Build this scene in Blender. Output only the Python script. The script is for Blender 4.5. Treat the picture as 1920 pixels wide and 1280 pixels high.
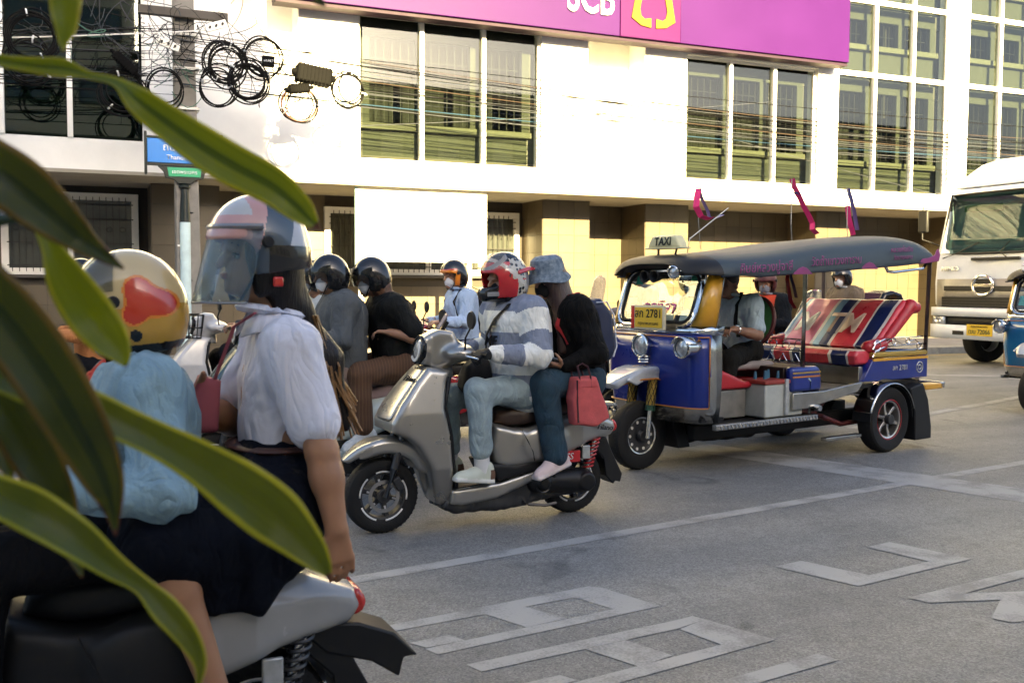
import bpy, bmesh, math, random
import numpy as np
from mathutils import Vector, Matrix
for o in list(bpy.data.objects): bpy.data.objects.remove(o)
SC = bpy.context.scene
COL = SC.collection
R = math.radians
RNG = random.Random(7)

# ---------------------------------------------------------------- camera
cam_d = bpy.data.cameras.new('camera'); cam = bpy.data.objects.new('camera', cam_d); COL.objects.link(cam)
cam_d.sensor_width = 36.0; cam_d.lens = 35.06; cam_d.clip_start = 0.05; cam_d.clip_end = 600
_yaw, _pitch, _roll = R(23), math.atan(.056), .0047
_fw = Vector((math.sin(_yaw)*math.cos(_pitch), math.cos(_yaw)*math.cos(_pitch), -math.sin(_pitch)))
_r = Vector((math.cos(_yaw), -math.sin(_yaw), 0)); _u = _r.cross(_fw)
_r2 = _r*math.cos(_roll) + _u*math.sin(_roll); _u2 = _u*math.cos(_roll) - _r*math.sin(_roll)
_m = Matrix((_r2, _u2, -_fw)).transposed().to_4x4(); _m.translation = (0, 0, 1.52)
cam.matrix_world = _m
cam_d.dof.use_dof = True; cam_d.dof.focus_distance = 6.9; cam_d.dof.aperture_fstop = 5.6
SC.camera = cam

# ---------------------------------------------------------------- sky, sun, exposure
SUN_EL, SUN_AZ = R(17.4), R(1.5)          # low sun behind the camera, a little to its left
world = bpy.data.worlds.new('World'); SC.world = world; world.use_nodes = True
nt = world.node_tree; nt.nodes.clear()
wo = nt.nodes.new('ShaderNodeOutputWorld'); bg = nt.nodes.new('ShaderNodeBackground'); sky = nt.nodes.new('ShaderNodeTexSky')
sky.sky_type = 'NISHITA'; sky.sun_disc = False; sky.sun_elevation = SUN_EL
sky.sun_rotation = math.pi + SUN_AZ; sky.air_density = .8; sky.dust_density = 4.0; sky.ozone_density = 1.0
bg.inputs['Strength'].default_value = 0.055
nt.links.new(sky.outputs[0], bg.inputs['Color']); nt.links.new(bg.outputs[0], wo.inputs['Surface'])
sun_d = bpy.data.lights.new('sun', 'SUN'); sun_d.energy = 5.0; sun_d.angle = R(0.6); sun_d.color = (1.0, .78, .36)
sun = bpy.data.objects.new('sun', sun_d); COL.objects.link(sun)
_sd = Vector((math.sin(SUN_AZ)*math.cos(SUN_EL), math.cos(SUN_AZ)*math.cos(SUN_EL), -math.sin(SUN_EL)))
sun.rotation_euler = _sd.to_track_quat('-Z', 'Y').to_euler(); sun.location = (0, -20, 30)
SC.view_settings.view_transform = 'Standard'; SC.view_settings.look = 'None'
SC.view_settings.exposure = 3.45; SC.view_settings.gamma = 1.0; SC.view_settings.use_curve_mapping = False
SC.render.engine = 'CYCLES'
SC.cycles.use_denoising = True; SC.cycles.max_bounces = 7; SC.cycles.diffuse_bounces = 4; SC.cycles.glossy_bounces = 4
SC.cycles.transmission_bounces = 5; SC.cycles.transparent_max_bounces = 12
SC.cycles.caustics_reflective = False; SC.cycles.caustics_refractive = False
SC.cycles.sample_clamp_indirect = 6.0

# ---------------------------------------------------------------- materials
MATS = {}
def M(name, col, rough=.55, metal=0., var=.10, scale=6., bump=0., bscale=80., coat=0., spec=.5, col2=None, dirt=None, alpha=None, emit=0., sheen=0., aniso=None, sss=0., fold=0.):
    """procedural principled material: base colour with noise variation, optional second colour and fine bump"""
    if name in MATS: return MATS[name]
    if max(col[:3]) < .04: col = tuple(c*.5 for c in col); spec *= .6          # true blacks
    m = bpy.data.materials.new(name); m.use_nodes = True; t = m.node_tree; p = t.nodes['Principled BSDF']
    col = tuple(col) + ((1.,) if len(col) == 3 else ())
    tc = t.nodes.new('ShaderNodeTexCoord'); ns = t.nodes.new('ShaderNodeTexNoise')
    ns.inputs['Scale'].default_value = scale; ns.inputs['Detail'].default_value = 6.; ns.inputs['Roughness'].default_value = .6
    mp = t.nodes.new('ShaderNodeMapping'); t.links.new(tc.outputs['Object'], mp.inputs['Vector'])
    if aniso: mp.inputs['Scale'].default_value = aniso
    t.links.new(mp.outputs[0], ns.inputs['Vector'])
    mx = t.nodes.new('ShaderNodeMix'); mx.data_type = 'RGBA'
    a = [max(0, c*(1-var)) for c in col[:3]] + [1]; b = [min(1, c*(1+var)) for c in col[:3]] + [1]
    if col2: b = list(col2) + [1]; a = list(col)
    mx.inputs['A'].default_value = a; mx.inputs['B'].default_value = b
    rp = t.nodes.new('ShaderNodeMapRange'); rp.inputs['From Min'].default_value = .32; rp.inputs['From Max'].default_value = .68
    t.links.new(ns.outputs['Fac'], rp.inputs['Value']); t.links.new(rp.outputs[0], mx.inputs['Factor'])
    t.links.new(mx.outputs['Result'], p.inputs['Base Color'])
    p.inputs['Roughness'].default_value = rough; p.inputs['Metallic'].default_value = metal
    p.inputs['Specular IOR Level'].default_value = spec; p.inputs['Coat Weight'].default_value = coat; p.inputs['Coat Roughness'].default_value = .06
    if sheen: p.inputs['Sheen Weight'].default_value = sheen
    if sss: p.inputs['Subsurface Weight'].default_value = sss; p.inputs['Subsurface Radius'].default_value = (.012, .005, .003)
    if rough > .12:
        rr = t.nodes.new('ShaderNodeMapRange'); rr.inputs['To Min'].default_value = rough*.85; rr.inputs['To Max'].default_value = min(1, rough*1.2)
        t.links.new(ns.outputs['Fac'], rr.inputs['Value']); t.links.new(rr.outputs[0], p.inputs['Roughness'])
    if bump:
        n2 = t.nodes.new('ShaderNodeTexNoise'); n2.inputs['Scale'].default_value = bscale; n2.inputs['Detail'].default_value = 4.
        t.links.new(mp.outputs[0], n2.inputs['Vector'])
        bp = t.nodes.new('ShaderNodeBump'); bp.inputs['Strength'].default_value = bump; bp.inputs['Distance'].default_value = .01
        t.links.new(n2.outputs['Fac'], bp.inputs['Height']); t.links.new(bp.outputs[0], p.inputs['Normal'])
    if fold:                                            # soft creases of hanging cloth
        m3 = t.nodes.new('ShaderNodeMapping'); m3.inputs['Scale'].default_value = (1, 1, .42); m3.inputs['Rotation'].default_value = (.35, -.4, .2); t.links.new(tc.outputs['Object'], m3.inputs['Vector'])
        n3 = t.nodes.new('ShaderNodeTexNoise'); n3.inputs['Scale'].default_value = 11.; n3.inputs['Detail'].default_value = 2.5; n3.inputs['Distortion'].default_value = .8; t.links.new(m3.outputs[0], n3.inputs['Vector'])
        ma = t.nodes.new('ShaderNodeMath'); ma.operation = 'SUBTRACT'; ma.inputs[1].default_value = .5; t.links.new(n3.outputs['Fac'], ma.inputs[0])
        mb = t.nodes.new('ShaderNodeMath'); mb.operation = 'ABSOLUTE'; t.links.new(ma.outputs[0], mb.inputs[0])
        b3 = t.nodes.new('ShaderNodeBump'); b3.inputs['Strength'].default_value = fold; b3.inputs['Distance'].default_value = .09; t.links.new(mb.outputs[0], b3.inputs['Height'])
        if bump: t.links.new(bp.outputs[0], b3.inputs['Normal'])
        t.links.new(b3.outputs[0], p.inputs['Normal'])
    if emit: p.inputs['Emission Color'].default_value = col; p.inputs['Emission Strength'].default_value = emit
    MATS[name] = m; return m

def thin_glass(name, tint, rough=.02, refl=1.0, ior=1.5, haze=0., hcol=(.5, .5, .5)):
    """thin sheet: tinted see-through plus a fresnel mirror, optionally a diffuse film"""
    if name in MATS: return MATS[name]
    m = bpy.data.materials.new(name); m.use_nodes = True; t = m.node_tree; t.nodes.clear()
    o = t.nodes.new('ShaderNodeOutputMaterial'); tr = t.nodes.new('ShaderNodeBsdfTransparent'); tr.inputs[0].default_value = tuple(tint) + (1,)
    gl = t.nodes.new('ShaderNodeBsdfGlossy'); gl.inputs['Roughness'].default_value = rough; gl.inputs['Color'].default_value = (refl, refl, refl, 1)
    lw = t.nodes.new('ShaderNodeLayerWeight'); lw.inputs['Blend'].default_value = .5; r0 = ((ior-1)/(ior+1))**2
    pw = t.nodes.new('ShaderNodeMath'); pw.operation = 'POWER'; pw.inputs[1].default_value = 5.; t.links.new(lw.outputs['Facing'], pw.inputs[0])
    fr = t.nodes.new('ShaderNodeMath'); fr.operation = 'MULTIPLY_ADD'; fr.inputs[1].default_value = 1-r0; fr.inputs[2].default_value = r0; t.links.new(pw.outputs[0], fr.inputs[0])
    mx = t.nodes.new('ShaderNodeMixShader'); t.links.new(fr.outputs[0], mx.inputs[0]); t.links.new(tr.outputs[0], mx.inputs[1]); t.links.new(gl.outputs[0], mx.inputs[2])
    last = mx
    if haze:
        df = t.nodes.new('ShaderNodeBsdfDiffuse'); df.inputs[0].default_value = tuple(hcol) + (1,)
        m2 = t.nodes.new('ShaderNodeMixShader'); m2.inputs[0].default_value = haze
        t.links.new(mx.outputs[0], m2.inputs[1]); t.links.new(df.outputs[0], m2.inputs[2]); last = m2
    t.links.new(last.outputs[0], o.inputs[0]); MATS[name] = m; return m

# ---------------------------------------------------------------- objects
def put(o, parent=None, label=None, cat=None, group=None, kind=None):
    COL.objects.link(o)
    if parent is not None: o.parent = parent
    if label: o['label'] = label
    if cat: o['category'] = cat
    if group: o['group'] = group
    if kind: o['kind'] = kind
    return o
def thing(name, label, cat, loc=(0, 0, 0), rz=0., group=None):
    o = bpy.data.objects.new(name, None); o.empty_display_size = .1
    o.location = loc; o.rotation_euler = (0, 0, rz); return put(o, None, label, cat, group)
def tag(o, label=None, cat=None, group=None, kind=None):
    if label: o['label'] = label
    if cat: o['category'] = cat
    if group: o['group'] = group
    if kind: o['kind'] = kind
    return o
def clone(o, parent=None, loc=None, rot=None, name=None):
    c = o.copy(); COL.objects.link(c); c.parent = parent
    if name: c.name = name
    if loc is not None: c.location = loc
    if rot is not None: c.rotation_euler = rot
    for ch in list(o.children): clone(ch, c)
    return c

def V(*a): return Vector(a)
def frame(d):
    d = Vector(d).normalized(); a = Vector((0, 0, 1)) if abs(d.z) < .95 else Vector((1, 0, 0))
    u = d.cross(a).normalized(); return u, u.cross(d).normalized(), d
class B:
    """collects simple shapes, builds them as one mesh object"""
    def __init__(s): s.v = []; s.f = []; s.m = []; s.mi = 0
    def mat(s, i): s.mi = i; return s
    def add(s, vs, fs):
        n = len(s.v); s.v += [tuple(v) for v in vs]; s.f += [tuple(i+n for i in f) for f in fs]; s.m += [s.mi]*len(fs); return s
    def box(s, c, d, rot=None):
        c = Vector(c); x, y, z = d[0]/2, d[1]/2, d[2]/2
        vs = [Vector(p) for p in ((-x,-y,-z),(x,-y,-z),(x,y,-z),(-x,y,-z),(-x,-y,z),(x,-y,z),(x,y,z),(-x,y,z))]
        if rot is not None:
            if not isinstance(rot, Matrix): rot = Matrix.Rotation(rot[2],3,'Z') @ Matrix.Rotation(rot[1],3,'Y') @ Matrix.Rotation(rot[0],3,'X')
            vs = [rot @ v for v in vs]
        return s.add([c+v for v in vs], [(0,3,2,1),(4,5,6,7),(0,1,5,4),(1,2,6,5),(2,3,7,6),(3,0,4,7)])
    def bb(s, x0, x1, y0, y1, z0, z1): return s.box(((x0+x1)/2,(y0+y1)/2,(z0+z1)/2),(x1-x0,y1-y0,z1-z0))
    def cyl(s, a, b, r, r2=None, n=14, caps=True):
        a, b = Vector(a), Vector(b); r2 = r if r2 is None else r2; u, w, _ = frame(b-a); vs = []
        for p, q in ((a, r), (b, r2)):
            for i in range(n):
                t = 2*math.pi*i/n; vs.append(p + u*(q*math.cos(t)) + w*(q*math.sin(t)))
        fs = [(i, (i+1) % n, n+(i+1) % n, n+i) for i in range(n)]
        if caps: fs += [tuple(range(n-1, -1, -1)), tuple(range(n, 2*n))]
        return s.add(vs, fs)
    def tube(s, pts, r, n=8, closed=False, flat=1.):
        pts = [Vector(p) for p in pts]; k = len(pts); rs = r if isinstance(r, (list, tuple)) else [r]*k
        vs = []; prev = None
        for i, p in enumerate(pts):
            if closed: d = pts[(i+1) % k] - pts[i-1]
            else: d = pts[min(i+1, k-1)] - pts[max(i-1, 0)]
            d = d.normalized() if d.length > 1e-9 else Vector((1, 0, 0))
            if prev is None: u, w, _ = frame(d)
            else:
                u = prev - d*prev.dot(d)
                u = u.normalized() if u.length > 1e-6 else frame(d)[0]
                w = d.cross(u)
            prev = u
            for j in range(n):
                t = 2*math.pi*j/n; vs.append(p + u*(rs[i]*math.cos(t)) + w*(rs[i]*flat*math.sin(t)))
        fs = []
        for i in range(k if closed else k-1):
            a, b = i*n, ((i+1) % k)*n
            fs += [(a+j, a+(j+1) % n, b+(j+1) % n, b+j) for j in range(n)]
        if not closed: fs += [tuple(range(n-1, -1, -1)), tuple(range((k-1)*n, k*n))]
        return s.add(vs, fs)
    def lathe(s, prof, n=24, o=(0, 0, 0), d=(0, 0, 1), arc=(0, 2*math.pi)):
        o = Vector(o); u, w, a = frame(d); full = abs(arc[1]-arc[0]-2*math.pi) < 1e-6; m = n if full else n+1; vs = []
        for i in range(m):
            t = arc[0] + (arc[1]-arc[0])*i/n
            for r, h in prof: vs.append(o + a*h + (u*math.cos(t) + w*math.sin(t))*r)
        k = len(prof); fs = []
        for i in range(n):
            p, q = i*k, ((i+1) % m)*k
            for j in range(k-1): fs.append((p+j, q+j, q+j+1, p+j+1))
        return s.add(vs, fs)
    def prism(s, poly, a, b, axis='y'):
        """2-d polygon extruded along an axis; poly is (x,z) for y, (x,y) for z, (y,z) for x"""
        mk = {'y': lambda p, t: (p[0], t, p[1]), 'z': lambda p, t: (p[0], p[1], t), 'x': lambda p, t: (t, p[0], p[1])}[axis]
        n = len(poly); vs = [mk(p, a) for p in poly] + [mk(p, b) for p in poly]
        return s.add(vs, [tuple(range(n)), tuple(range(2*n-1, n-1, -1))] + [(i+n, (i+1) % n+n, (i+1) % n, i) for i in range(n)])
    def loft(s, rings, closed=True, caps=True):
        n = len(rings[0]); vs = [p for r in rings for p in r]; fs = []
        for i in range(len(rings)-1):
            for j in range(n if closed else n-1):
                k = (j+1) % n; fs.append((i*n+j, i*n+k, (i+1)*n+k, (i+1)*n+j))
        if caps and closed: fs += [tuple(range(n-1, -1, -1)), tuple(range((len(rings)-1)*n, len(rings)*n))]
        return s.add(vs, fs)
    def torus(s, c, R0, r, d=(0, 0, 1), n=28, k=8, flat=1.):
        u, w, a = frame(d); c = Vector(c)
        return s.tube([c + u*(R0*math.cos(2*math.pi*i/n)) + w*(R0*math.sin(2*math.pi*i/n)) for i in range(n)], r, k, True, flat)
    def mesh(s, name):
        me = bpy.data.meshes.new(name); me.from_pydata(s.v, [], s.f); me.polygons.foreach_set('material_index', s.m); return me
    def build(s, name, mats, parent=None, bev=0., smooth=35, seg=2, fix=True, solid=0., sub=0, loc=None, **k):
        me = s.mesh(name)
        if fix:
            bm = bmesh.new(); bm.from_mesh(me); bmesh.ops.recalc_face_normals(bm, faces=bm.faces); bm.to_mesh(me); bm.free()
        return finish(name, me, mats, parent, bev, smooth, seg, solid, sub, loc, **k)
def finish(name, me, mats, parent=None, bev=0., smooth=35, seg=2, solid=0., sub=0, loc=None, **k):
    for m in (mats if isinstance(mats, (list, tuple)) else [mats]): me.materials.append(m)
    if smooth:
        me.polygons.foreach_set('use_smooth', [True]*len(me.polygons)); me.set_sharp_from_angle(angle=R(smooth))
    me.update(); o = bpy.data.objects.new(name, me); put(o, parent, **k)
    if loc is not None: o.location = loc
    if solid: q = o.modifiers.new('s', 'SOLIDIFY'); q.thickness = solid; q.offset = 0
    if sub: q = o.modifiers.new('u', 'SUBSURF'); q.levels = q.render_levels = sub
    if bev: q = o.modifiers.new('b', 'BEVEL'); q.width = bev; q.segments = seg; q.limit_method = 'ANGLE'; q.angle_limit = R(40); q.harden_normals = False
    return o
def share(o, parent, loc=(0, 0, 0), rot=(0, 0, 0), scale=None, name=None):
    """another object on the same mesh"""
    c = o.copy(); COL.objects.link(c); c.parent = parent; c.location = loc; c.rotation_euler = rot
    if scale is not None: c.scale = scale
    return c

# ---------------------------------------------------------------- lettering (built-in font with its script fall-backs)
def text(name, body, h, mat, parent, origin, xdir, ydir, depth=.002, align='CENTER', bold=0., shear=0., sx=1., **k):
    cu = bpy.data.curves.new(name, 'FONT'); cu.body = body; cu.size = 1.; cu.align_x = align; cu.align_y = 'CENTER'
    cu.offset = bold; cu.shear = shear; cu.extrude = 0; cu.resolution_u = 3
    t = bpy.data.objects.new(name, cu); COL.objects.link(t); dg = bpy.context.evaluated_depsgraph_get()
    me = bpy.data.meshes.new_from_object(t.evaluated_get(dg)); bpy.data.objects.remove(t); bpy.data.curves.remove(cu)
    x = Vector(xdir).normalized(); y = Vector(ydir).normalized(); z = x.cross(y)
    mt = Matrix((x*h*sx, y*h, z*h)).transposed().to_4x4(); mt.translation = Vector(origin); me.transform(mt)
    me.name = name; o = finish(name, me, mat, parent, smooth=0, **k)
    if depth: q = o.modifiers.new('s', 'SOLIDIFY'); q.thickness = depth; q.offset = 0
    return o

# ---------------------------------------------------------------- smooth solids from distance fields
def _n3(p, seed):
    """cheap smooth noise in about -1..1"""
    r = np.random.RandomState(seed); o = 0
    for i in range(5):
        d = r.normal(size=3); d /= np.linalg.norm(d); f = .7 + r.rand()*.9
        q = p @ (d*f) + r.rand()*6.28; o = o + np.sin(q + 1.3*np.sin(p @ r.normal(size=3)*.6 + i))
    return o/5*1.6
class F:
    """signed-distance solid on a grid; shapes are merged with a soft union and skinned by surface nets"""
    def __init__(s, lo, hi, h=.01):
        s.lo = np.array(lo, float); s.h = h; s.n = (np.ceil((np.array(hi, float)-s.lo)/h).astype(int)+1)
        s.f = np.full(tuple(s.n), .5, np.float32); s.pr = []
    def block(s, lo, hi):
        a = np.maximum(np.floor((np.array(lo)-s.lo)/s.h).astype(int), 0); b = np.minimum(np.ceil((np.array(hi)-s.lo)/s.h).astype(int)+1, s.n)
        if (b <= a).any(): return None, None
        g = [s.lo[i] + s.h*np.arange(a[i], b[i]) for i in range(3)]
        return tuple(slice(a[i], b[i]) for i in range(3)), np.stack(np.meshgrid(*g, indexing='ij'), -1)
    def op(s, fn, lo, hi, k=.02, mode='u', tagv=0):
        m = max(k, s.h*3) + .012
        sl, P = s.block(np.array(lo)-m, np.array(hi)+m)
        if sl is None: return s
        d = fn(P).astype(np.float32); c = s.f[sl]
        if mode == 'u':
            if k > 0:
                hh = np.maximum(k-np.abs(c-d), 0)/k; s.f[sl] = np.minimum(c, d) - hh*hh*k*.25
            else: s.f[sl] = np.minimum(c, d)
            s.pr.append((fn, tagv))
        else:
            d = -d
            if k > 0:
                hh = np.maximum(k-np.abs(c-d), 0)/k; s.f[sl] = np.maximum(c, d) + hh*hh*k*.25
            else: s.f[sl] = np.maximum(c, d)
        return s
    def cap(s, a, b, ra, rb=None, k=.02, mode='u', t=0):
        a, b = np.array(a, float), np.array(b, float); rb = ra if rb is None else rb; ab = b-a; L = max(ab @ ab, 1e-9)
        def fn(P):
            u = np.clip(((P-a) @ ab)/L, 0, 1); return np.linalg.norm(P-a-u[..., None]*ab, axis=-1) - (ra + (rb-ra)*u)
        m = max(ra, rb); return s.op(fn, np.minimum(a, b)-m, np.maximum(a, b)+m, k, mode, t)
    def ell(s, c, r, rot=None, k=.02, mode='u', t=0):
        c, r = np.array(c, float), np.array(r, float); Rm = np.array(rot) if rot is not None else None
        def fn(P):
            q = P-c
            if Rm is not None: q = q @ Rm
            k0 = np.linalg.norm(q/r, axis=-1); k1 = np.linalg.norm(q/(r*r), axis=-1); return k0*(k0-1)/np.maximum(k1, 1e-6)
        m = r.max(); return s.op(fn, c-m, c+m, k, mode, t)
    def box(s, c, d, r=.01, rot=None, k=.0, mode='u', t=0):
        c, d = np.array(c, float), np.array(d, float)/2; Rm = np.array(rot) if rot is not None else None
        def fn(P):
            q = P-c
            if Rm is not None: q = q @ Rm
            q = np.abs(q)-d+r; return np.linalg.norm(np.maximum(q, 0), axis=-1) + np.minimum(q.max(-1), 0) - r
        m = np.linalg.norm(d); return s.op(fn, c-m, c+m, k, mode, t)
    def prof(s, poly, w, r=.02, y0=0., k=.02, mode='u', t=0, axes=(0, 2, 1)):
        """side outline (x,z) extruded to half width w (number or function of x,z), edges rounded by r"""
        p = np.array(poly, float); ax, az, ay = axes
        def fn(P):
            X, Z, Y = P[..., ax], P[..., az], P[..., ay]
            d = np.full(X.shape, 1e9); sg = np.ones(X.shape); n = len(p); j = n-1
            for i in range(n):
                e = p[j]-p[i]; wx, wz = X-p[i, 0], Z-p[i, 1]; u = np.clip((wx*e[0]+wz*e[1])/max(e @ e, 1e-12), 0, 1)
                d = np.minimum(d, (wx-u*e[0])**2 + (wz-u*e[1])**2)
                c1 = Z >= p[i, 1]; c2 = Z < p[j, 1]; c3 = e[0]*wz > e[1]*wx
                fl = (c1 & c2 & c3) | (~c1 & ~c2 & ~c3); sg = np.where(fl, -sg, sg); j = i
            d2 = sg*np.sqrt(d) + r; ww = w(X, Z) if callable(w) else w
            dy = np.abs(Y-y0) - ww + r
            return np.hypot(np.maximum(d2, 0), np.maximum(dy, 0)) + np.minimum(np.maximum(d2, dy), 0) - r
        wm = 1.5 if callable(w) else w
        lo = np.zeros(3); hi = np.zeros(3); lo[ax], lo[az] = p.min(0); hi[ax], hi[az] = p.max(0); lo[ay], hi[ay] = y0-wm, y0+wm
        return s.op(fn, lo, hi, k, mode, t)
    def cut(s, pt, nrm, k=.0):
        """keep the side the normal points away from"""
        sl, P = s.block(s.lo, s.lo + s.h*s.n); nrm = np.array(nrm, float); nrm /= np.linalg.norm(nrm)
        s.f = np.maximum(s.f, ((P-np.array(pt)) @ nrm).astype(np.float32)); return s
    def shell(s, th):
        s.f = np.maximum(s.f, -(s.f + th)); return s
    def noise(s, amp, freq, seed=1, aniso=(1, 1, 1), ridge=False):
        sl, P = s.block(s.lo, s.lo + s.h*s.n); near = np.abs(s.f) < amp*2+s.h*2
        q = _n3(P[near]*freq*np.array(aniso), seed)
        if ridge: q = np.abs(q)*2.2-1
        s.f[near] += (amp*q).astype(np.float32); return s
    def mesh(s, name):
        f = s.f; f[0], f[-1] = np.maximum(f[0], 1e-3), np.maximum(f[-1], 1e-3)
        f[:, 0], f[:, -1] = np.maximum(f[:, 0], 1e-3), np.maximum(f[:, -1], 1e-3); f[:, :, 0], f[:, :, -1] = np.maximum(f[:, :, 0], 1e-3), np.maximum(f[:, :, -1], 1e-3)
        g = f < 0; nx, ny, nz = f.shape; c = np.zeros((nx-1, ny-1, nz-1), np.int8)
        offs = [(i, j, k) for i in (0, 1) for j in (0, 1) for k in (0, 1)]
        for i, j, k in offs: c += g[i:nx-1+i, j:ny-1+j, k:nz-1+k]
        act = (c > 0) & (c < 8); I = np.argwhere(act); idx = np.full(c.shape, -1, np.int64); idx[act] = np.arange(len(I))
        pos = np.zeros((len(I), 3)); cnt = np.zeros(len(I)); A = I.T
        for a in offs:
            for ax in range(3):
                if a[ax]: continue
                b = list(a); b[ax] = 1
                fa = f[A[0]+a[0], A[1]+a[1], A[2]+a[2]]; fb = f[A[0]+b[0], A[1]+b[1], A[2]+b[2]]; x = (fa < 0) != (fb < 0)
                t = np.where(x, fa/np.where(x, fa-fb, 1), 0); q = np.repeat(np.array([a], float), len(I), 0); q[:, ax] += t
                pos += q*x[:, None]; cnt += x
        vs = s.lo + s.h*(I + pos/cnt[:, None]); fs = []
        for ax in range(3):
            u, v = (ax+1) % 3, (ax+2) % 3
            sl0 = [slice(1, -1)]*3; sl0[ax] = slice(0, -1); sl1 = list(sl0); sl1[ax] = slice(1, None)
            e = g[tuple(sl0)] != g[tuple(sl1)]; Q = np.argwhere(e)
            for d in range(3):
                if d != ax: Q[:, d] += 1
            inside = g[Q[:, 0], Q[:, 1], Q[:, 2]]; du = np.zeros(3, int); du[u] = 1; dv = np.zeros(3, int); dv[v] = 1
            q = [idx[tuple((Q-o).T)] for o in (0*du, du, du+dv, dv)]
            q = np.stack(q, 1); q[~inside] = q[~inside][:, ::-1]; fs.append(q)
        fs = np.concatenate(fs); fs = fs[(fs >= 0).all(1)]
        me = bpy.data.meshes.new(name); me.vertices.add(len(vs)); me.vertices.foreach_set('co', vs.ravel().astype(np.float32))
        me.loops.add(fs.size); me.loops.foreach_set('vertex_index', fs.ravel().astype(np.int32)); me.polygons.add(len(fs))
        me.polygons.foreach_set('loop_start', np.arange(0, fs.size, 4, dtype=np.int32)); me.update(calc_edges=True); me.validate()
        return me, vs, fs
    def build(s, name, mats, parent=None, matfn=None, smooth=180, iters=1, **k):
        me, vs, fs = s.mesh(name)
        if matfn is not None and len(me.polygons) == len(fs):
            c = vs[fs].mean(1); me.polygons.foreach_set('material_index', np.asarray(matfn(c), np.int32))
        o = finish(name, me, mats, parent, smooth=smooth, **k)
        if iters: q = o.modifiers.new('sm', 'SMOOTH'); q.factor = .5; q.iterations = iters
        return o
    def nearest(s, pts):
        """tag of the shape each point belongs to"""
        D = np.stack([fn(pts) for fn, _ in s.pr], 1); return np.array([t for _, t in s.pr])[D.argmin(1)]
# ================================================================ road, pavement
def asphalt():
    m = bpy.data.materials.new('asphalt'); m.use_nodes = True; t = m.node_tree; p = t.nodes['Principled BSDF']; N = t.nodes.new; L = t.links.new
    tc = N('ShaderNodeTexCoord')
    def noise(sc, det=5., ro=.6, dist=0.):
        n = N('ShaderNodeTexNoise'); n.inputs['Scale'].default_value = sc; n.inputs['Detail'].default_value = det; n.inputs['Roughness'].default_value = ro; n.inputs['Distortion'].default_value = dist
        L(tc.outputs['Object'], n.inputs['Vector']); return n
    big, mid, fine = noise(.55, 6., .6, .6), noise(7., 5.), noise(115., 3., .75)
    vo = N('ShaderNodeTexVoronoi'); vo.inputs['Scale'].default_value = 95.; L(tc.outputs['Object'], vo.inputs['Vector'])
    def ramp(src, pts, sock=0):
        r = N('ShaderNodeValToRGB'); e = r.color_ramp.elements
        e[0].position, e[0].color = pts[0][0], tuple(pts[0][1])+(1,); e[1].position, e[1].color = pts[1][0], tuple(pts[1][1])+(1,)
        L(src, r.inputs[0]); return r
    base = ramp(big.outputs['Fac'], [(.35, (.172, .168, .160)), (.68, (.235, .229, .215))])
    st = ramp(vo.outputs['Color'], [(.15, (.74, .74, .74)), (.95, (1.30, 1.29, 1.26))])
    fi = ramp(fine.outputs['Fac'], [(.36, (.70, .70, .70)), (.64, (1.28, 1.28, 1.28))])
    mi = ramp(mid.outputs['Fac'], [(.3, (.88, .88, .88)), (.7, (1.1, 1.1, 1.1))])
    ms = N('ShaderNodeMapping'); ms.inputs['Scale'].default_value = (.16, 1.5, 1.); ms.inputs['Rotation'].default_value = (0, 0, R(4)); L(tc.outputs['Object'], ms.inputs[0])
    tr = N('ShaderNodeTexNoise'); tr.inputs['Scale'].default_value = 1.; tr.inputs['Detail'].default_value = 4.; L(ms.outputs[0], tr.inputs['Vector']); tk = ramp(tr.outputs['Fac'], [(.36, (.80, .81, .83)), (.64, (1.08, 1.07, 1.05))])
    so = noise(1.7, 3., .5, 1.2); sn = ramp(so.outputs['Fac'], [(.27, (.62, .62, .63)), (.36, (1., 1., 1.))])
    last = base.outputs[0]
    for a in (st, fi, mi, tk, sn):
        x = N('ShaderNodeMix'); x.data_type = 'RGBA'; x.blend_type = 'MULTIPLY'; x.inputs['Factor'].default_value = 1.
        L(last, x.inputs['A']); L(a.outputs[0], x.inputs['B']); last = x.outputs['Result']
    L(last, p.inputs['Base Color']); p.inputs['Roughness'].default_value = .62; p.inputs['Specular IOR Level'].default_value = .35
    ad = N('ShaderNodeMath'); ad.operation = 'ADD'; L(vo.outputs['Distance'], ad.inputs[0]); L(fine.outputs['Fac'], ad.inputs[1])
    b = N('ShaderNodeBump'); b.inputs['Strength'].default_value = .55; b.inputs['Distance'].default_value = .006; L(ad.outputs[0], b.inputs['Height']); L(b.outputs[0], p.inputs['Normal'])
    return m
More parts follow.
